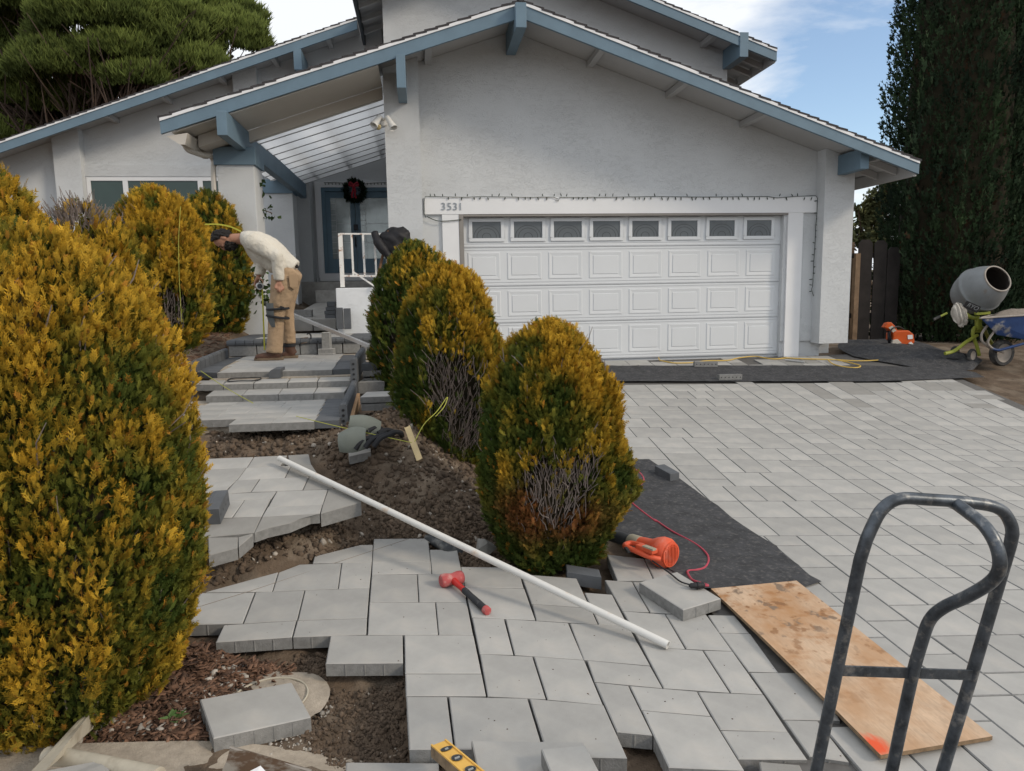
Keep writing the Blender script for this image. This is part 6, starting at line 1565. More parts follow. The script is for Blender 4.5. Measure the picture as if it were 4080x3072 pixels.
bm = bmesh.new(); bmesh.ops.create_grid(bm, x_segments=24, y_segments=16, size=1)
for v in bm.verts:
    a, b = (v.co.x+1)/2, (v.co.y+1)/2; e_ = .06; a = e_+a*(1-2*e_); b = e_+b*(1-2*e_)
    p = (topf[0]*(1-a)+topf[1]*a)*(1-b)+(topf[3]*(1-a)+topf[2]*a)*b
    v.co = Vector(p+np.array([0, 0, -.03+.12*math.sin(a*3.14)*math.sin(b*3.14)+.05*(float(vnoise(np.array([a*8, b*6, 1.0]), 3))-.5)]))
me = bpy.data.meshes.new('load'); bm.to_mesh(me); bm.free(); put('load', me, 'mortar', wb, smooth='all')
for dy in (-.2, .2):
    MB().tube(spline([WB_(2010, 1520, dy*.4), WB_(1880, 1480, dy*.45), WB_(1830, 1440, dy*.5), WB_(1790, 1400, dy*.55), WB_(1790, 1330, dy*.6), WB_(1845, 1250, dy*.7)], 5), .017, 8).build('front_brace', 'wheel_rim', wb, smooth=True)
    MB().tube(spline([WB_(2010, 1520, dy*.5), WB_(1900, 1480, dy*.6), WB_(1850, 1420, dy*.7), WB_(1890, 1340, dy*.8), WB_(1945, 1275, dy*.9)], 5), .016, 8).build('upright_brace', 'wheel_rim', wb, smooth=True)
    MB().tube(spline([WB_(1890, 1478, dy*.6), WB_(1960, 1495, dy*.7), WB_(2100, 1460, dy*.9), WB_(2260, 1420, dy*1.1), WB_(2500, 1370, dy*1.3)], 5), .02, 8).build('handle_bar', 'barrow_blue', wb, smooth=True)
    MB().tube([WB_(2400, 1400, dy*1.2), WB_(2420, 1600, dy*1.2)], .017, 8).build('leg', 'wheel_rim', wb)
# ---- cut-off saw
YS = GM(3600, 1385)[1]-.1
sw = thing('cutoff_saw', 'orange power cut-off saw lying on the crumpled black cloth', 'saw', PY(*z8(1000, 1450), YS))
def SP(x, y, dy=0): return PY(*z8(x, y), YS+dy)
MB().slab([SP(905, 1330, -.1), SP(935, 1305, -.1), SP(1060, 1298, -.1), SP(1112, 1340, -.1), SP(1120, 1420, -.1), SP(1080, 1445, -.1), SP(960, 1440, -.1), SP(900, 1395, -.1)], (0, .2, 0)).build('engine_cover', 'orange_saw', sw, bevel=.02, seg=3)
MB().slab([SP(890, 1440, -.12), SP(900, 1395, -.12), SP(950, 1385, -.12), SP(985, 1420, -.12), SP(985, 1450, -.12)], (0, .1, 0)).build('tank', 'cloth_white', sw, bevel=.008)
MB().lathe([(0, -.02), (.125, -.02), (.13, 0), (.125, .02), (0, .02)], SP(865, 1370, .0), (.75, -.6, .1), 28).build('cutting_disc', 'metal_dark', sw, smooth=True)
MB().slab([SP(818, 1268, -.06), SP(845, 1225, -.06), SP(885, 1215, -.06), SP(925, 1255, -.06), SP(950, 1300, -.06), SP(900, 1335, -.06), SP(860, 1290, -.06)], (0, .10, 0)).build('blade_guard', 'orange_saw', sw, bevel=.012)
MB().tube(spline([SP(880, 1400, -.1), SP(870, 1330, -.12), SP(900, 1275, -.12), SP(960, 1262, -.05), SP(1010, 1290, 0)], 5), .012, 8).build('front_handle', 'black_plastic', sw, smooth=True)
MB().slab([SP(855, 1270, -.065), SP(895, 1250, -.065), SP(940, 1310, -.065), SP(905, 1325, -.065)], (0, -.004, 0)).build('label_plate', 'cloth_white', sw)
MB().slab([SP(1045, 1345, -.104), SP(1095, 1342, -.104), SP(1098, 1382, -.104), SP(1048, 1388, -.104)], (0, -.004, 0)).build('brand_plate', 'white_paint', sw, bevel=.003)
MB().slab([SP(1060, 1430, -.13), SP(1085, 1412, -.13), SP(1122, 1455, -.13), SP(1105, 1465, -.13)], (0, .05, 0)).build('rear_handle', 'white_plastic', sw, bevel=.006)
# ---- yellow cord before the garage
z4b = lambda x, y: (2300+x*.27125, 1100+y*.27125); z3b = lambda x, y: (2900+x*.27125, 1090+y*.27125)
yc = [z4b(*p) for p in ((1195, 1200), (1215, 1235), (1300, 1255), (1420, 1275), (1600, 1275), (1750, 1265), (1900, 1245), (2212, 1237))]+[z3b(*p) for p in ((150, 1240), (400, 1215), (560, 1242), (700, 1255), (870, 1240), (1100, 1252), (1500, 1262), (1900, 1282), (2212, 1272), (2700, 1250), (2950, 1235))]
o = MB().tube(spline([G(*p, .012) for p in yc], 4), .009, 6).build('extension_cord', 'cord_yellow', smooth=True); tag(o, 'yellow extension cord running along the foot of the garage door', 'cord')
yl = [z3b(*p) for p in ((1470, 1268), (1550, 1330), (1700, 1368), (1850, 1382), (1930, 1375), (1945, 1355), (1880, 1330), (1750, 1298), (1600, 1268))]
o = MB().tube(spline([G(*p, .02) for p in yl], 4), .009, 6).build('extension_cord', 'cord_yellow', smooth=True); tag(o, 'loop of yellow cord drooping onto the black cloth strip', 'cord')
o = MB().tube(spline([march(*z8(*p), lambda x, y: float(gz(x, y))+.05) for p in ((900, 1510), (1000, 1508), (1100, 1545), (1250, 1555), (1400, 1575), (1600, 1590))], 4), .012, 6).build('hose', 'black_plastic', smooth=True); tag(o, 'thin black hose lying over the crumpled cloth near the mixer', 'hose')
bs_ = MB().bar(G(*z3b(845, 1268), .014), G(*z3b(1125, 1300), .014), .03, .02).build('metal_bar', 'aluminium', bevel=.003); tag(bs_, 'small bright metal bar lying on pavers below the garage jamb', 'bar')
# ---- string lights, wreath, lamp
sl = thing('string_lights', 'string of small dark Christmas bulbs along the white garage header', 'string lights', PY(2500, 784, YT))
def LP_(px, py): return PY(px, py, YT-.015)
w_pts = [(1697, 868), (1690, 850), (1690, 800), (1694, 783), (1720, 783), (1850, 786), (1920, 783), (2100, 786), (2205, 785), (2222, 792), (2212, 800), (2225, 800), (2230, 786), (2400, 786), (2600, 783), (2800, 785), (2900, 784), (3060, 783), (3095, 788), (3180, 782), (3250, 779), (3257, 790), (3255, 850), (3250, 900), (3248, 960), (3243, 1030), (3240, 1100), (3238, 1140), (3233, 1152), (3239, 1172), (3248, 1188)]
MB().tube([LP_(*p) for p in w_pts], .0045, 5).build('wire', 'wire_green', sl, smooth=True)
random.seed(8); bb = MB()
px = 1715
while px < 3240:
    y = 784; s = random.choice((-1, 1, 1)); a = LP_(px, y+s*2); b = LP_(px+random.uniform(-5, 5), y+s*random.uniform(11, 15)); bb.tube([a, (a+b)/2, b], [.006, .008, .004], 5); px += random.uniform(16, 30)
for y in range(800, 1170, 24):
    x = np.interp(y, [790, 850, 1030, 1150], [3257, 3255, 3243, 3234]); s = random.choice((-1, 1)); a = LP_(x, y); b = LP_(x+s*random.uniform(9, 13), y+random.uniform(-3, 3)); bb.tube([a, (a+b)/2, b], [.006, .008, .004], 5)
stuff(bb.build('bulbs', 'wire_green', sl))
o = MB().tube(spline([PY(*p, YT-.012) for p in ((1700, 862), (1712, 868), (1735, 878), (1760, 881), (1800, 879), (1838, 875))], 4), .006, 6).build('plug_lead', 'wire_green', sl, smooth=True)
sl2 = thing('string_lights', 'string of small bulbs above the front door wreath', 'string lights', PY(1400, 730, YE-.03))
MB().tube(spline([PY(x, y, YE-.03) for x, y in ((1290, 728), (1340, 727), (1370, 730), (1450, 733), (1500, 728), (1545, 727))], 4), .005, 5).build('wire', 'wire_green', sl2)
bb = MB()
for x in range(1295, 1545, 14): a = PY(x, 729, YE-.03); bb.tube([a, a+np.array([.006, 0, -.04])], [.008, .005], 5)
stuff(bb.build('bulbs', 'wire_green', sl2))
wr = thing('wreath', 'dark green Christmas wreath with a red bow on the front door', 'wreath', PY(1412, 760, YE-.08))
wc = PY(1412, 760, YE-.08); RS.seed(6); n_ = 900; A = RS.rand(n_)*6.28; rr = .17+RS.normal(size=n_)*.028
P = np.stack([wc[0]+np.cos(A)*rr, wc[1]+RS.normal(size=n_)*.03, wc[2]+np.sin(A)*rr], -1); D = np.stack([np.cos(A), -np.abs(RS.normal(size=n_))*.6, np.sin(A)], -1)+RS.normal(size=(n_, 3))*.6
c_ = np.tile(np.array([[.012, .022, .010]]), (n_, 1)); V, F, C = scatter(SPR, P, D, np.full(n_, .075), RS.rand(n_)*6.28, c_, c_*1.6); stuff(mesh_np('greenery', V, F, 'frond', wr, C))
for pts in ([(0, .10), (-.07, .16), (-.09, .10), (0, .09)], [(0, .10), (.07, .16), (.09, .10), (0, .09)], [(0, .1), (-.02, 0), (-.05, -.1), (-.04, -.16)], [(0, .1), (.02, .0), (.015, -.1), (.04, -.17)]):
    MB().tube(spline([wc+np.array([x, -.09, z]) for x, z in pts], 4), .022, 6).build('bow_ribbon', 'ribbon_red', wr, smooth=True)
lt = thing('security_light', 'white twin-head security lamp with a motion sensor on the garage pilaster', 'lamp', PY(1525, 492, YP-.05))
def z2p(x, y, Y): return PY(1300+x*.6329, y*.6329, Y)
MB().lathe([(0, -.05), (.05, -.05), (.058, -.02), (.058, .0), (0, 0)], z2p(362, 772, YP), (0, 1, 0), 20).build('base', 'white_plastic', lt, smooth=True)
for (xa, ya), (xb, yb) in (((385, 742), (425, 808)), ((335, 735), (298, 790))):
    a, b = z2p(xa, ya, YP-.12), z2p(xb, yb, YP-.20); d = b-a; L_ = np.linalg.norm(d)
    MB().lathe([(0, -.02), (.03, -.015), (.036, .03), (.04, L_*.5), (.055, L_), (.05, L_), (.035, L_*.5), (0, L_*.4)], a, d, 18).build('lamp_head', 'white_plastic', lt, smooth=True)
    MB().tube([z2p(362, 760, YP-.04), z2p((362+xa)/2, 738, YP-.09), a], .012, 6).build('arm', 'white_plastic', lt, smooth=True)
MB().lathe([(0, -.03), (.03, -.025), (.034, .02), (0, .03)], z2p(330, 800, YP-.11), (-.2, -.7, -.4), 14).build('sensor', 'ochre', lt, smooth=True)
# plants by the column
def vine(pts, Y, label, n, seed, name='climbing_plant', spreadv=.07, m=None):
    RS.seed(seed); P3 = spline([PY(*p, Y) for p in pts], 6); t = thing(name, label, 'plant', P3[0], None)
    MB().tube(P3, .006, 5).build('stem', 'wood_old', t, smooth=True); P = []; D = []
    for i in range(n):
        q = P3[RS.randint(len(P3))]+RS.normal(size=3)*spreadv; P.append(q); D.append(RS.normal(size=3)+np.array([0, -.3, -.4]))
    lv = (np.array([(0, 0, 0), (-.42, .4, .05), (0, .55, -.05), (.42, .4, .05), (0, 1.1, .0)]), np.array([(0, 3, 2, 1), (1, 2, 3, 4)]), np.array([0, .5, .5, .5, 1.0])); P = np.array(P); D = np.array(D)
    c_ = lerp(np.array([.022, .04, .014]), np.array([.06, .095, .03]), RS.rand(n, 1)); V, F, C = scatter([lv], P, D, .075*(.7+.5*RS.rand(n)), RS.rand(n)*6.28, c_, c_)
    stuff(mesh_np('leaves', V, F, 'frond', t, C)); return t
vine([(1025, 700), (1035, 760), (1040, 830), (1060, 840), (1085, 850)], 10.9, 'thin leafy vine hanging beside the porch column', 46, 3)
vine([(1010, 1100), (1030, 1140), (1040, 1190)], 9.9, 'small leafy bush at the foot of the porch column behind the tape measure', 90, 4, name='leafy_plant', spreadv=.10)
# strings and tape
def stringline(pts, label, r=.003, m='string_yellow', name='string_line', cat='string'):
    o = MB().tube(spline([PY(x, y, Y) for x, y, Y in pts], 6), r, 5).build(name, m, smooth=True); return tag(o, label, cat, None)
stringline([(800, 1478, 6.2), (900, 1545, 5.75), (1008, 1606, 5.3)], 'yellow mason string from the largest shrub down to the lower landing')
stringline([(1180, 1658, 5.25), (1300, 1688, 5.1), (1450, 1722, 4.95), (1610, 1757, 4.85), (1640, 1763, 4.8)], 'yellow mason string from the landing over the knee pads to the level', r=.0026)
stringline([(1652, 1760, 4.78), (1690, 1690, 4.9), (1740, 1640, 5.0), (1782, 1582, 5.05), (1770, 1620, 5.0), (1735, 1660, 4.95)], 'slack end of yellow string caught in the middle shrub', r=.003)
stringline([(720, 822, 6.0), (712, 950, 5.95), (714, 1100, 5.9), (724, 1280, 5.85)], 'yellow string hanging down in front of the dead-patched shrub', r=.0018)
MB_ = MB(); pt = spline([PY(x, y, 9.2) for x, y in ((815, 894), (870, 894), (920, 904), (960, 922))], 5)
for a, b in zip(pt[:-1], pt[1:]): MB_.bar(a, b, .004, .017, up=(0, 0, 1))
tag(MB_.build('warning_tape', 'tape_yellow'), 'yellow tape strip stretched behind the worker bent head', 'tape')
# ---- long-handled lute (rake) and shovel at the lower left
def zb(x, y, Y): return PY(0+x*.6329, 2022+y*.6329, Y)
lu = thing('lute_rake', 'pale flat-bladed lute rake lying on the kerb under the largest shrub', 'rake', zb(400, 1560, 2.3))
bl_ = [zb(600, 1225, 2.75), zb(572, 1400, 2.70), zb(215, 1665, 2.22), zb(195, 1660, 2.24)]
MB().slab([zb(600, 1225, 2.72), zb(570, 1395, 2.66), zb(250, 1680, 2.2), zb(190, 1665, 2.24)], (.012, .012, 0)).build('blade', 'tool_beige', lu, bevel=.003)
MB().slab([zb(600, 1225, 2.72), zb(603, 1232, 2.75), zb(205, 1668, 2.27), zb(190, 1665, 2.24)], (0, 0, -.012)).build('blade_lip', 'tool_beige', lu)
MB().tube([zb(300, 1565, 2.42), zb(420, 1575, 2.38), zb(700, 1625, 2.27), zb(1000, 1690, 2.15)], [.03, .028, .026, .026], 14).build('handle', 'tool_beige', lu, smooth=True)
MB().tube(spline([zb(465, 1430, 2.57), zb(448, 1490, 2.5), zb(432, 1555, 2.41)], 4), .006, 6).build('brace', 'tool_beige', lu, smooth=True)
tag(MB().slab([zb(230, 1665, 2.16), zb(630, 1592, 2.3), zb(690, 1600, 2.28), zb(690, 1790, 2.1), zb(200, 1790, 2.05)], (0, 0, -.05)).build('loose_paver', 'paver_grey', bevel=.004), 'grey paver under the lute handle at the bottom edge', 'paver', 'loose pavers')
sh = thing('shovel', 'rusty-faced shovel blade poking up at the bottom edge beside the loose paver', 'shovel', zb(1650, 1600, 2.2))
MB().slab([zb(1450, 1505, 2.36), zb(1620, 1560, 2.33), zb(1960, 1655, 2.25), zb(2000, 1800, 2.1), zb(1380, 1800, 2.1), zb(1400, 1650, 2.22), zb(1425, 1600, 2.27)], (0, .006, 0)).build('blade', 'shovel_metal', sh)
MB().slab([zb(1448, 1503, 2.355), zb(1620, 1558, 2.325), zb(1960, 1653, 2.245), zb(1960, 1660, 2.24), zb(1620, 1566, 2.32), zb(1447, 1510, 2.35)], (0, -.004, .0)).build('blade_edge', 'wheel_rim', sh)
MB().slab([zb(1575, 1658, 2.15), zb(1640, 1625, 2.17), zb(1672, 1660, 2.15), zb(1690, 1800, 2.05), zb(1540, 1800, 2.05)], (0, 0, -.03)).build('socket', 'white_paint', sh)
# ---- kerb, footing ring, black drain hose
def Tn(px, py, off=0.0): return T(px, py, off)
kb = sheet('kerb_strip', 'sand', lambda y: (-2.6, .05-(y-2.0)*.15), 1.3, 2.62, 30, 60, lambda x, y: tz(x, y)*.0+float(terr(np.array([x]), np.array([y]), False)[0])+.022-.06*max(0, (x+.9))*(x > -.9))
structure(kb)
fc = T(*zq(6, 1080, 900)); ft_ = thing('footing_ring', 'round sandy concrete footing with a white pipe rim under the loose paver', 'footing', fc)
V = []; F = []; nr, na = 7, 40
for i in range(nr+1):
    for k in range(na):
        A = 2*math.pi*k/na; r = .235*i/nr; x, y = fc[0]-.02+r*math.cos(A), fc[1]-.02+r*math.sin(A); V.append((x, y, fc[2]+.022*(1-(i/nr)**3)+.012*float(vnoise(np.array([x*30, y*30, 0]), 2))))
for i in range(nr):
    for k in range(na): F.append((i*na+k, i*na+(k+1) % na, (i+1)*na+(k+1) % na, (i+1)*na+k))
mesh_np('concrete_pad', np.array(V), np.array(F), 'sand', ft_, smooth=True)
MB().tube([fc+np.array([-.03+.155*math.cos(A), -.03+.155*math.sin(A), .026]) for A in np.linspace(0, 2*math.pi, 40)], .005, 6, cap=False).build('pipe_rim', 'tool_beige', ft_, smooth='all')
o = MB().tube(spline([G(*zq(2, x, y), h) for x, y, h in ((800, 240, -.0), (900, 300, .0), (1000, 350, .01), (1110, 385, -.02), (1150, 430, -.05))], 5), .03, 10).build('drain_hose', 'dusty_black', smooth='all'); tag(o, 'black drain hose half buried beside the white pipe', 'hose')
# ================================================================== SOIL CRUMBS, PEBBLES, MULCH
mat('clod', (.11, .08, .057), rough=1.0, var=.25, vscale=30, isl_var=.35, bump=.6, bscale=120)
mat('pebble', (.40, .36, .31), rough=.9, var=.2, vscale=30, isl_var=.35)
mat('mulch_chip', (.15, .085, .055), rough=.95, var=.25, vscale=40, isl_var=.5)
mat('gravel_white', (.36, .33, .29), rough=.9, var=.2, vscale=40, isl_var=.3)
ico = bmesh.new(); bmesh.ops.create_icosphere(ico, subdivisions=1, radius=1.0); IV = np.array([v.co[:] for v in ico.verts]); IF = np.array([[v.index for v in f.verts] for f in ico.faces]); ico.free()
def clear(x, y):      # keep crumbs off the paved pieces
    ok = np.ones(len(x), bool)
    for f in fore_xy:
        lo, hi = f.min(0)-.01, f.max(0)+.01; c = (x > lo[0]) & (x < hi[0]) & (y > lo[1]) & (y < hi[1]); ii = np.where(c)[0]
        for i in ii:
            p = np.array([x[i], y[i]]); s = 0
            for k in range(len(f)):
                a, b = f[k-1], f[k]
                if (a[1] > p[1]) != (b[1] > p[1]) and p[0] < (b[0]-a[0])*(p[1]-a[1])/(b[1]-a[1])+a[0]: s ^= 1
            if s: ok[i] = False
    return ok
def crumbs(name, m, pts, smin, smax, seed, sink=.3, power=2.5, flat=.75):
    RS.seed(seed); x, y = pts[:, 0], pts[:, 1]; k = clear(x, y); x, y = x[k], y[k]; n = len(x); z = terr(x, y)
    s = smin+(smax-smin)*RS.rand(n)**power
    sc3 = s[:, None]*np.stack([.7+.6*RS.rand(n), .7+.6*RS.rand(n), flat*(.6+.6*RS.rand(n))], -1); rot = frame_from(RS.normal(size=(n, 3))+np.array([0, 0, .6]), RS.rand(n)*6.28)
    sh = IV[None]*(1+.25*RS.normal(size=(n, len(IV), 1)))
    V = np.einsum('nij,nvj->nvi', rot, sh*sc3[:, None, :])+np.stack([x, y, z+s*(.5-sink)], -1)[:, None, :]
    F = IF[None]+(np.arange(n)*len(IV))[:, None, None]
    o = stuff(mesh_np(name, V.reshape(-1, 3), F.reshape(-1, 3), m)); return o
def region(poly_px, n, seed, f=None):
    RS.seed(seed); f = f or T; Q = [f(*p)[:2] for p in poly_px]; A = np.array(Q); lo, hi = A.min(0), A.max(0); out = []
    P = lo+(hi-lo)*RS.rand(n*4, 2); x, y = P[:, 0], P[:, 1]; s = np.zeros(len(P), bool)
    for k in range(len(A)):
        a, b = A[k-1], A[k]; c = ((a[1] > y) != (b[1] > y)) & (x < (b[0]-a[0])*(y-a[1])/(b[1]-a[1]+1e-9)+a[0]); s ^= c
    return P[s][:n]
R_up = [(840, 1720), (1430, 1680), (1560, 1600), (1640, 1640), (1960, 1840), (1930, 2120), (1960, 2230), (1500, 2150), (1200, 2200), (800, 2370), (820, 2150), (1200, 2050), (1420, 2000), (1260, 1830), (840, 1830)]
crumbs('soil_crumbs', 'clod', region(R_up, 9000, 51), .004, .028, 52, power=3.5)
crumbs('stones', 'pebble', region(R_up, 110, 253), .012, .026, 254, power=1.5)
R_mid = [(1180, 2240), (1480, 2110), (1700, 1990), (1990, 2060), (2080, 2230), (2000, 2300), (1850, 2260), (1500, 2160)]
crumbs('soil_crumbs', 'clod', region(R_mid, 4200, 151), .004, .022, 152, power=3.5)
crumbs('soil_crumbs', 'clod', region([(1100, 2640), (1350, 2540), (1660, 2600), (1640, 2700), (1180, 2740)], 1500, 153), .004, .016, 154, power=3)
crumbs('pebbles', 'pebble', region(R_up, 420, 53), .004, .014, 54, power=3)
R_hole = [(1130, 2680), (1330, 2560), (1600, 2680), (1620, 3040), (1250, 3040), (1180, 2900)]
crumbs('soil_crumbs', 'clod', region(R_hole, 3800, 55), .003, .013, 56, power=3)
crumbs('pebbles', 'pebble', region(R_hole, 70, 57), .003, .009, 58)
R_mul = [(560, 2560), (860, 2560), (1000, 2640), (1180, 2640), (1120, 2740), (850, 2800), (820, 2960), (300, 2980), (0, 2950), (0, 2700), (300, 2720)]
crumbs('pebbles', 'gravel_white', region([(860, 2640), (980, 2640), (1000, 2720), (880, 2780), (840, 2900), (420, 2960), (120, 2940), (450, 2880), (800, 2760)], 260, 59), .006, .021, 60, power=1.6)
crumbs('gravel', 'gravel_white', region([(1190, 2720), (1260, 2790), (1330, 2820), (1290, 2870), (1230, 2850), (1150, 2740)], 260, 61), .004, .014, 62, power=1.6)
crumbs('gravel', 'gravel_white', region([(1050, 2960), (1200, 2930), (1320, 2980), (1200, 3060), (1050, 3040)], 120, 63), .003, .011, 64)
crumbs('soil_crumbs', 'clod', region(R_mul, 2200, 65), .003, .012, 66, power=3)
# mulch chips: thin slivers
def chips(pts, seed, lmin=.012, lmax=.05):
    RS.seed(seed); x, y = pts[:, 0], pts[:, 1]; k = clear(x, y); x, y = x[k], y[k]; n = len(x); z = terr(x, y)+.003+.01*RS.rand(n)
    d = RS.normal(size=(n, 3))*np.array([1, 1, .18]); fr = frame_from(d, np.where(RS.rand(n) < .7, 0, RS.rand(n)*3)); l = lmin+(lmax-lmin)*RS.rand(n)**2; w = .003+.006*RS.rand(n)
    tv = np.array([(-1, -1, 0), (1, -1, 0), (.6, 1, 0), (-.8, .9, 0), (-1, -1, -1), (1, -1, -1), (.6, 1, -1), (-.8, .9, -1)], float)
    V = np.einsum('nij,nvj->nvi', fr, tv[None]*np.stack([w, l, np.full(n, .0025)], -1)[:, None, :])+np.stack([x, y, z], -1)[:, None, :]
    q = np.array([(0, 1, 2, 3), (0, 4, 5, 1), (1, 5, 6, 2), (2, 6, 7, 3), (3, 7, 4, 0)])
    return stuff(mesh_np('mulch', V.reshape(-1, 3), (q[None]+(np.arange(n)*8)[:, None, None]).reshape(-1, 4), 'mulch_chip'))
chips(region(R_mul, 6500, 71), 72)
chips(region([(760, 1500), (900, 1380), (960, 1300), (880, 1280), (800, 1300), (740, 1420)], 900, 73), 74, .02, .07)
# shed fronds and a weed
wd_p = T(690, 2880); we = thing('weed', 'small green weed rosette in the bark mulch', 'weed', wd_p); RS.seed(15); n = 16; A = RS.rand(n)*6.28
D = np.stack([np.cos(A), np.sin(A), .35+.4*RS.rand(n)], -1); c_ = lerp(np.array([.06, .12, .03]), np.array([.16, .24, .10]), RS.rand(n, 1))
lv = (np.array([(0, 0, 0), (-.28, .5, .05), (0, .55, -.03), (.28, .5, .05), (0, 1.0, -.1)]), np.array([(0, 3, 2, 1), (1, 2, 3, 4)]), np.array([0, .5, .5, .5, 1.0]))
V, F, C = scatter([lv], np.tile(wd_p+np.array([0, 0, .008]), (n, 1)), D, .055*(.6+.6*RS.rand(n)), RS.rand(n)*.4, c_, c_); stuff(mesh_np('leaves', V, F, 'frond', we, C))
# crumbs of soil on the pavers
RS.seed(91); gp = []
for f in fore_xy:
    c = f.mean(0)
    for _ in range(RS.randint(2, 9)): gp.append(c+(f[RS.randint(len(f))]-c)*RS.rand()*.9)
gp = np.array(gp); n = len(gp); s = .0008+.0028*RS.rand(n)**4; zt = gz(gp[:, 0], gp[:, 1])
V = IV[None]*s[:, None, None]*np.array([1.2, 1, .5])+np.stack([gp[:, 0], gp[:, 1], zt+s*.2], -1)[:, None, :]
stuff(mesh_np('grit', V.reshape(-1, 3), (IF[None]+(np.arange(n)*len(IV))[:, None, None]).reshape(-1, 3), 'clod'))
# ================================================================== THE WORKER
mat('skin', (.34, .175, .115), rough=.55, var=.08, vscale=20)
mat('hair_black', (.012, .010, .009), rough=.8, var=.3, vscale=60, bump=.8, bscale=120)
mat('shirt_cloth', (.60, .565, .49), rough=.9, var=.05, vscale=5, bump=.8, bscale=14, bdist=.03)
mat('trouser_cloth', (.37, .262, .165), rough=.9, var=.12, vscale=6, bump=.9, bscale=13, bdist=.03, col2=(.27, .19, .125), c2scale=5, c2lo=.55, c2hi=.75)
mat('boot_leather', (.085, .042, .027), rough=.65, var=.25, vscale=20, bump=.4, bscale=60)
mat('boot_sole', (.17, .125, .085), rough=.9)
mat('pad_grey', (.11, .12, .12), rough=.7, var=.15)
mat('pocket', (.33, .232, .145), rough=.9, var=.08)
YPn = PZ(*zz4(750, 1272), z2)[1]
def J(x, y, dy=0.0): return PY(*zz4(x, y), YPn+dy)
UZ = .49729*YPn/FPX
def loft(mb, pts, a, b, n=18):
    """elliptical sections: pts centres, a radius across the path, b radius towards the viewer"""
    pts = [np.array(p, float) for p in pts]; V = []; F = []; m = len(pts); yv = np.array([0, 1.0, 0])
    for i, p in enumerate(pts):
        t = pts[min(i+1, m-1)]-pts[max(i-1, 0)]; t /= np.linalg.norm(t); u = np.cross(yv, t); u /= np.linalg.norm(u); v = np.cross(t, u)
        for k in range(n): A = 2*math.pi*k/n; V.append(p+u*math.cos(A)*a[i]+v*math.sin(A)*b[i])
    for i in range(m-1):
        for k in range(n): F.append((i*n+k, i*n+(k+1) % n, (i+1)*n+(k+1) % n, (i+1)*n+k))
    F += [tuple(range(n-1, -1, -1)), tuple((m-1)*n+k for k in range(n))]
    mb.add(V, F)
def ball(mb, c, r, ax=None, n=12):
    bm = bmesh.new(); bmesh.ops.create_icosphere(bm, subdivisions=3, radius=1)
    ax = ax or (np.array([1., 0, 0]), np.array([0, 1., 0]), np.array([0, 0, 1.]))
    r = r if hasattr(r, '__len__') else (r, r, r)
    mb.add([np.array(c)+ax[0]*v.co.x*r[0]+ax[1]*v.co.y*r[1]+ax[2]*v.co.z*r[2] for v in bm.verts], [[v.index for v in f.verts] for f in bm.faces]); bm.free()
def fuse(mb, name, m, parent, vox=.010, smooth=4, wrinkle=0.0, wsc=14.0, seed=1):
    me = bpy.data.meshes.new('tmp'); me.from_pydata(mb.v, [], mb.f); bm = bmesh.new(); bm.from_mesh(me); bmesh.ops.recalc_face_normals(bm, faces=bm.faces); bm.to_mesh(me); bm.free()
    o = bpy.data.objects.new('tmp', me); coll.objects.link(o)
    r = o.modifiers.new('r', 'REMESH'); r.mode = 'VOXEL'; r.voxel_size = vox
    s = o.modifiers.new('s', 'SMOOTH'); s.factor = .5; s.iterations = smooth
    bpy.context.view_layer.update()
    me2 = bpy.data.meshes.new_from_object(o.evaluated_get(bpy.context.evaluated_depsgraph_get())); bpy.data.objects.remove(o); me2.name = name; me2.materials.clear()
    if wrinkle:
        n = len(me2.vertices); co = np.empty(n*3, np.float32); me2.vertices.foreach_get('co', co); co = co.reshape(-1, 3).astype(float); no = np.array([v.normal[:] for v in me2.vertices])
        q = co*np.array([wsc, wsc*.8, wsc*.55]); w = 1-2*np.abs(fbm(q, 3, seed)-.5)*2; co += no*((w-.5)*wrinkle)[:, None]; me2.vertices.foreach_set('co', co.astype(np.float32).ravel()); me2.update()
    return put(name, me2, m, parent, smooth='all')
man = thing('person', 'bearded worker in cream shirt and tan trousers bending over on the steps', 'person', PZ(*zz4(800, 1270), z2), None)
# ---- head frame
U = np.array([-.975, -.02, .22]); U /= np.linalg.norm(U); Fd = np.array([-.22, -.06, -.975]); Fd -= U*(Fd@U); Fd /= np.linalg.norm(Fd); Sd = np.cross(U, Fd)   # Sd: sideways
if Sd[1] > 0: Sd = -Sd                                             # towards the viewer
hc = J(392, 312)
H_ = lambda u, f, s: hc+U*u+Fd*f+Sd*s
b = MB()
ball(b, hc+U*.018, (.112, .098, .078), (U, Fd, Sd))                  # skull
ball(b, H_(-.055, .030, 0), (.070, .066, .060), (U, Fd, Sd))         # jaw
ball(b, H_(-.006, .098, 0), (.026, .020, .013), (U, Fd, Sd)); ball(b, H_(-.020, .106, 0), (.014, .014, .016), (U, Fd, Sd))   # nose
ball(b, H_(.030, .085, 0), (.012, .014, .050), (U, Fd, Sd))          # brow
for s in (-1, 1):
    ball(b, H_(-.004, -.012, s*.080), (.032, .020, .010), (U, Fd, Sd)); ball(b, H_(-.012, .07, s*.042), (.022, .02, .022), (U, Fd, Sd))
loft(b, [H_(-.05, -.015, 0), J(500, 305), J(560, 310)], [.062, .060, .07], [.060, .062, .08])
loft(b, [J(560, 310), J(640, 340), J(740, 415), J(840, 490), J(905, 560), J(890, 620)], [.07, .10, .10, .09, .08, .08], [.10, .15, .13, .12, .12, .11])
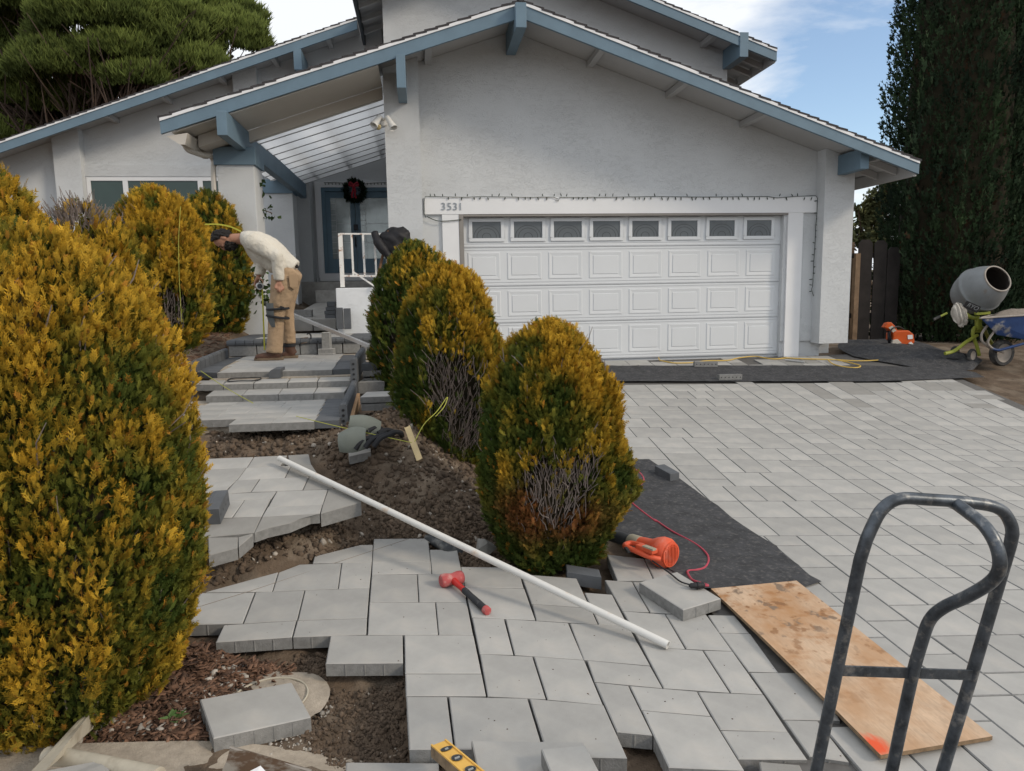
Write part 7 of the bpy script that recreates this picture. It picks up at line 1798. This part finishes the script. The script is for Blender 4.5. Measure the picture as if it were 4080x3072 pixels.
for dy, hip, kn, an in ((-.10, (868, 600), (815, 880), (795, 1215)), (.11, (908, 600), (885, 900), (912, 1170))):
    loft(b, [J(*hip, dy), J((hip[0]+kn[0])/2, (hip[1]+kn[1])/2, dy), J(*kn, dy), J((kn[0]+an[0])/2, (kn[1]+an[1])/2, dy), J(*an, dy)], [.085, .075, .055, .05, .04], [.085, .075, .055, .05, .04])
def hand(b, wr_, kn, fingers, thumb, back):
    """wrist, knuckle points, finger polylines, thumb polyline"""
    wr_ = np.array(wr_); cen = sum(np.array(k) for k in kn)/len(kn)
    for k in kn: b.tube([wr_, wr_*.45+np.array(k)*.55, np.array(k)], [.019, .017, .013], 8)
    ball(b, wr_*.45+cen*.55, .024)
    for f in fingers: b.tube(spline([np.array(p) for p in f], 3), list(np.linspace(.0105, .0078, 3*(len(f)-1)+1)), 8)
    b.tube(spline([np.array(p) for p in thumb], 3), list(np.linspace(.0125, .009, 3*(len(thumb)-1)+1)), 8)
# near arm and hand, hanging relaxed
sh_n, el_n, wr_n = J(608, 322, -.18), J(812, 445, -.24), J(830, 640, -.20)
loft(b, [J(640, 340, -.10), sh_n, (sh_n+el_n)/2, el_n, (el_n+wr_n)/2, wr_n], [.07, .06, .05, .042, .038, .027], [.07, .06, .05, .042, .038, .022])
kn = [J(812, 682, -.215), J(828, 690, -.22), J(845, 689, -.215), J(860, 682, -.20)]
hand(b, J(830, 645, -.20), kn, [[kn[0], J(810, 702, -.235), J(820, 734, -.225)], [kn[1], J(828, 716, -.245), J(838, 738, -.232)], [kn[2], J(848, 714, -.238), J(855, 727, -.222)], [kn[3], J(864, 702, -.22), J(868, 712, -.20)]],
     [J(815, 660, -.215), J(797, 683, -.235), J(799, 706, -.24)], None)
# far arm and hand round the tape measure
sh_f, el_f, wr_f = J(618, 372, .18), J(695, 520, .16), J(664, 600, .02)
loft(b, [J(640, 360, .08), sh_f, (sh_f+el_f)/2, el_f, (el_f+wr_f)/2, wr_f], [.07, .06, .05, .042, .038, .026], [.07, .06, .05, .042, .038, .022])
kn = [J(640, 640, -.01), J(645, 652, .01), J(650, 658, .03), J(655, 660, .05)]
hand(b, J(662, 604, .02), kn, [[kn[0], J(630, 660, -.03), J(638, 684, -.045), J(655, 694, -.05)], [kn[1], J(634, 672, -.015), J(642, 694, -.03), J(658, 702, -.04)], [kn[2], J(640, 680, .01), J(648, 700, -.0), J(664, 708, -.02)], [kn[3], J(648, 684, .035), J(656, 702, .02), J(668, 710, .0)]],
     [J(672, 622, .0), J(696, 640, -.02), J(700, 662, -.035)], None)
fuse(b, 'body', 'skin', man, vox=.0075, smooth=3)
# ---- hair and beard as shells over the head
def shell(cond, name, grow, seed, thick=.012):
    bm = bmesh.new(); bmesh.ops.create_icosphere(bm, subdivisions=5, radius=1); keep = []
    mb = MB(); V = []; ok = []
    for v in bm.verts:
        u, f, s = v.co; p = hc+U*(.018+u*.112)+Fd*(f*.098)+Sd*(s*.078)
        if name == 'beard': p = H_(-.055, .030, 0)+U*u*.070+Fd*f*.066+Sd*s*.060
        d = (U*u+Fd*f+Sd*s); nz = float(fbm(np.array([u*6, f*6, s*6])+seed, 3, seed)); V.append(p+d*(grow+.045*(nz-.4))); ok.append(cond(u, f, s))
    F = [[v.index for v in fc_.verts] for fc_ in bm.faces if all(ok[v.index] for v in fc_.verts)]; bm.free()
    n = len(V); V2 = V+[hc+(p-hc)*.88 for p in V]
    mb.add(V2, F+[[i+n for i in f[::-1]] for f in F]); return mb.build(name, 'hair_black', man, smooth='all', fixn=False)
shell(lambda u, f, s: (u > -.62 and f < .05+.5*max(u, 0)+.0) and not (abs(s) > .72 and f > -.25 and u < .1), 'hair', .014, 3)
shell(lambda u, f, s: (u < .32 and f > -.25) and not (u > -.1 and abs(s) < .35 and f > .6), 'beard', .016, 5)
for s in (1,): MB().tube([H_(.025, .088, s*.022), H_(.03, .092, s*.04), H_(.024, .08, s*.058)], .005, 6).build('eyebrow', 'hair_black', man)
for s in (-1, 1):
    eb = MB(); ball(eb, H_(.006, .084, s*.030), .010); eb.build('eye', 'hair_black', man, smooth='all')
# ---- shirt
b = MB()
loft(b, [J(527, 300), J(570, 305), J(640, 338), J(730, 402), J(820, 478), J(900, 535), J(945, 562)], [.068, .098, .145, .172, .165, .135, .125], [.080, .15, .205, .20, .185, .17, .165])
loft(b, [J(630, 335, -.09), sh_n+np.array([0, -.0, 0]), (sh_n*.5+el_n*.5), el_n+np.array([.0, 0, -.01]), (el_n+wr_n)/2, J(830, 625, -.20), J(830, 636, -.20)], [.12, .105, .085, .078, .066, .056, .052], [.10, .095, .08, .07, .06, .05, .046])
loft(b, [J(640, 350, .09), sh_f, (sh_f+el_f)/2, el_f, (el_f+wr_f)/2, J(667, 590, .03), J(666, 600, .025)], [.11, .10, .082, .072, .06, .052, .046], [.1, .09, .08, .07, .06, .05, .044])
fuse(b, 'shirt', 'shirt_cloth', man, vox=.010, smooth=5, wrinkle=.010, wsc=8, seed=4)
MB().tube([J(524, 270, -.05), J(520, 300, -.075), J(526, 332, -.05), J(532, 345, 0), J(526, 332, .05), J(520, 300, .075), J(524, 270, .05), J(530, 255, 0), J(524, 270, -.05)], .011, 6).build('collar', 'shirt_cloth', man, smooth='all')
# ---- trousers
b = MB()
loft(b, [J(955, 545), J(925, 575), J(890, 620), J(870, 660)], [.105, .135, .145, .13], [.16, .185, .19, .18])
loft(b, [J(872, 610, -.09), J(858, 720, -.10), J(838, 800, -.10), J(815, 870, -.10), J(805, 960, -.10), J(800, 1080, -.10), J(793, 1170, -.10), J(790, 1215, -.10)], [.145, .135, .118, .092, .085, .083, .088, .090], [.115, .112, .10, .085, .08, .08, .083, .085])
loft(b, [J(912, 610, .10), J(900, 720, .11), J(890, 800, .11), J(888, 890, .11), J(900, 980, .11), J(908, 1070, .11), J(912, 1140, .11)], [.13, .118, .10, .08, .075, .072, .072], [.11, .108, .095, .078, .072, .068, .068])
fuse(b, 'trousers', 'trouser_cloth', man, vox=.011, smooth=4, wrinkle=.010, wsc=7, seed=9)
MB().tube([J(948, 512, -.10), J(965, 520, -.05), J(972, 528, .0), J(965, 520, .06), J(948, 512, .1)], .022, 6).build('waistband', 'strap', man, smooth='all')
MB().slab([J(905, 590, -.222), J(965, 585, -.185), J(980, 690, -.165), J(950, 712, -.18), J(915, 690, -.215)], (0, .012, 0)).build('back_pocket', 'pocket', man, bevel=.004)
# ---- boots
def boot(heel, toe, ank, dy, top):
    b = MB()
    loft(b, [J(*heel, dy), J(heel[0]*.7+toe[0]*.3, heel[1]-4, dy), J(heel[0]*.35+toe[0]*.65, heel[1]+2, dy), J(toe[0]+18, toe[1]-6, dy), J(toe[0]+2, toe[1]+4, dy)], [.045, .055, .045, .036, .018], [.036, .042, .05, .048, .026])
    loft(b, [J(*top, dy), J(*ank, dy), J(heel[0]-18, heel[1], dy)], [.07, .062, .06], [.06, .055, .045])
    fuse(b, 'boot', 'boot_leather', man, vox=.007, smooth=3)
    zs_ = z2+.002; h_, t_ = J(*heel, dy), J(*toe, dy); xs_ = np.linspace(h_[0]+.035, t_[0]-.008, 9); hw = [.030, .040, .042, .040, .042, .048, .050, .046, .028]
    P = [np.array([x, h_[1]-w, zs_]) for x, w in zip(xs_, hw)]+[np.array([x, h_[1]+w, zs_]) for x, w in zip(xs_[::-1], hw[::-1])]
    MB().slab(P, (0, 0, .028)).build('boot_sole', 'boot_sole', man, bevel=.004)
boot((838, 1248), (636, 1262), (790, 1205), -.10, (790, 1150))
boot((955, 1232), (846, 1244), (915, 1190), .12, (912, 1130))
MB().lathe([(.062, -.02), (.07, -.015), (.07, .015), (.062, .02)], J(912, 1156, .12), (0, 0, 1), 18).build('boot_cuff', 'strap', man, smooth=True)
# ---- knee pad strapped to the near leg
c = J(808, 890, -.10); V = []; F = []; nA, nL = 12, 8
for i in range(nA+1):
    A = math.radians(-80+160*i/nA)
    for j in range(nL+1):
        f = j/nL; r = .122*(1-.35*abs(f-.35)**1.5)
        V.append(c+np.array([-math.cos(A)*r*(1.05-.1*f)+.012, math.sin(A)*r*.92, .10-.27*f]))
for i in range(nA):
    for j in range(nL): F.append((i*(nL+1)+j, (i+1)*(nL+1)+j, (i+1)*(nL+1)+j+1, i*(nL+1)+j+1))
MB().add(V, F).build('knee_pad', 'pad_grey', man, smooth='all')
for yy, tilt in ((866, .005), (930, -.02)):
    cc = J(818, yy, -.10)
    MB().tube([cc+np.array([.118*math.cos(A), .112*math.sin(A), tilt*math.cos(A)]) for A in np.linspace(0, 2*math.pi, 26)], .014, 6, cap=False).build('strap', 'strap', man, smooth='all')
MB().bar(J(835, 850, -.205), J(868, 862, -.202), .03, .02, up=(0, -1, 0)).build('buckle', 'strap', man, bevel=.004)
# ---- tape measure in the far hand
tm = thing('tape_measure', 'silver tape measure in the worker hand with its yellow blade hanging to the step', 'tape measure', J(676, 684, -.02))
MB().lathe([(0, -.025), (.036, -.025), (.042, -.018), (.042, .018), (.036, .025), (0, .025)], J(674, 684, -.03), (.1, -1, 0), 20).build('case', 'aluminium', tm, smooth=True)
MB().lathe([(0, -.002), (.026, -.002), (.028, 0)], J(674, 684, -.058), (.1, -1, 0), 20).build('case_disc', 'dusty_black', tm, smooth=True)
MB().bar(J(694, 708, -.03), J(712, 1196, -.03), .017, .003, up=(0, 1, 0)).build('blade', 'tape_yellow', tm)
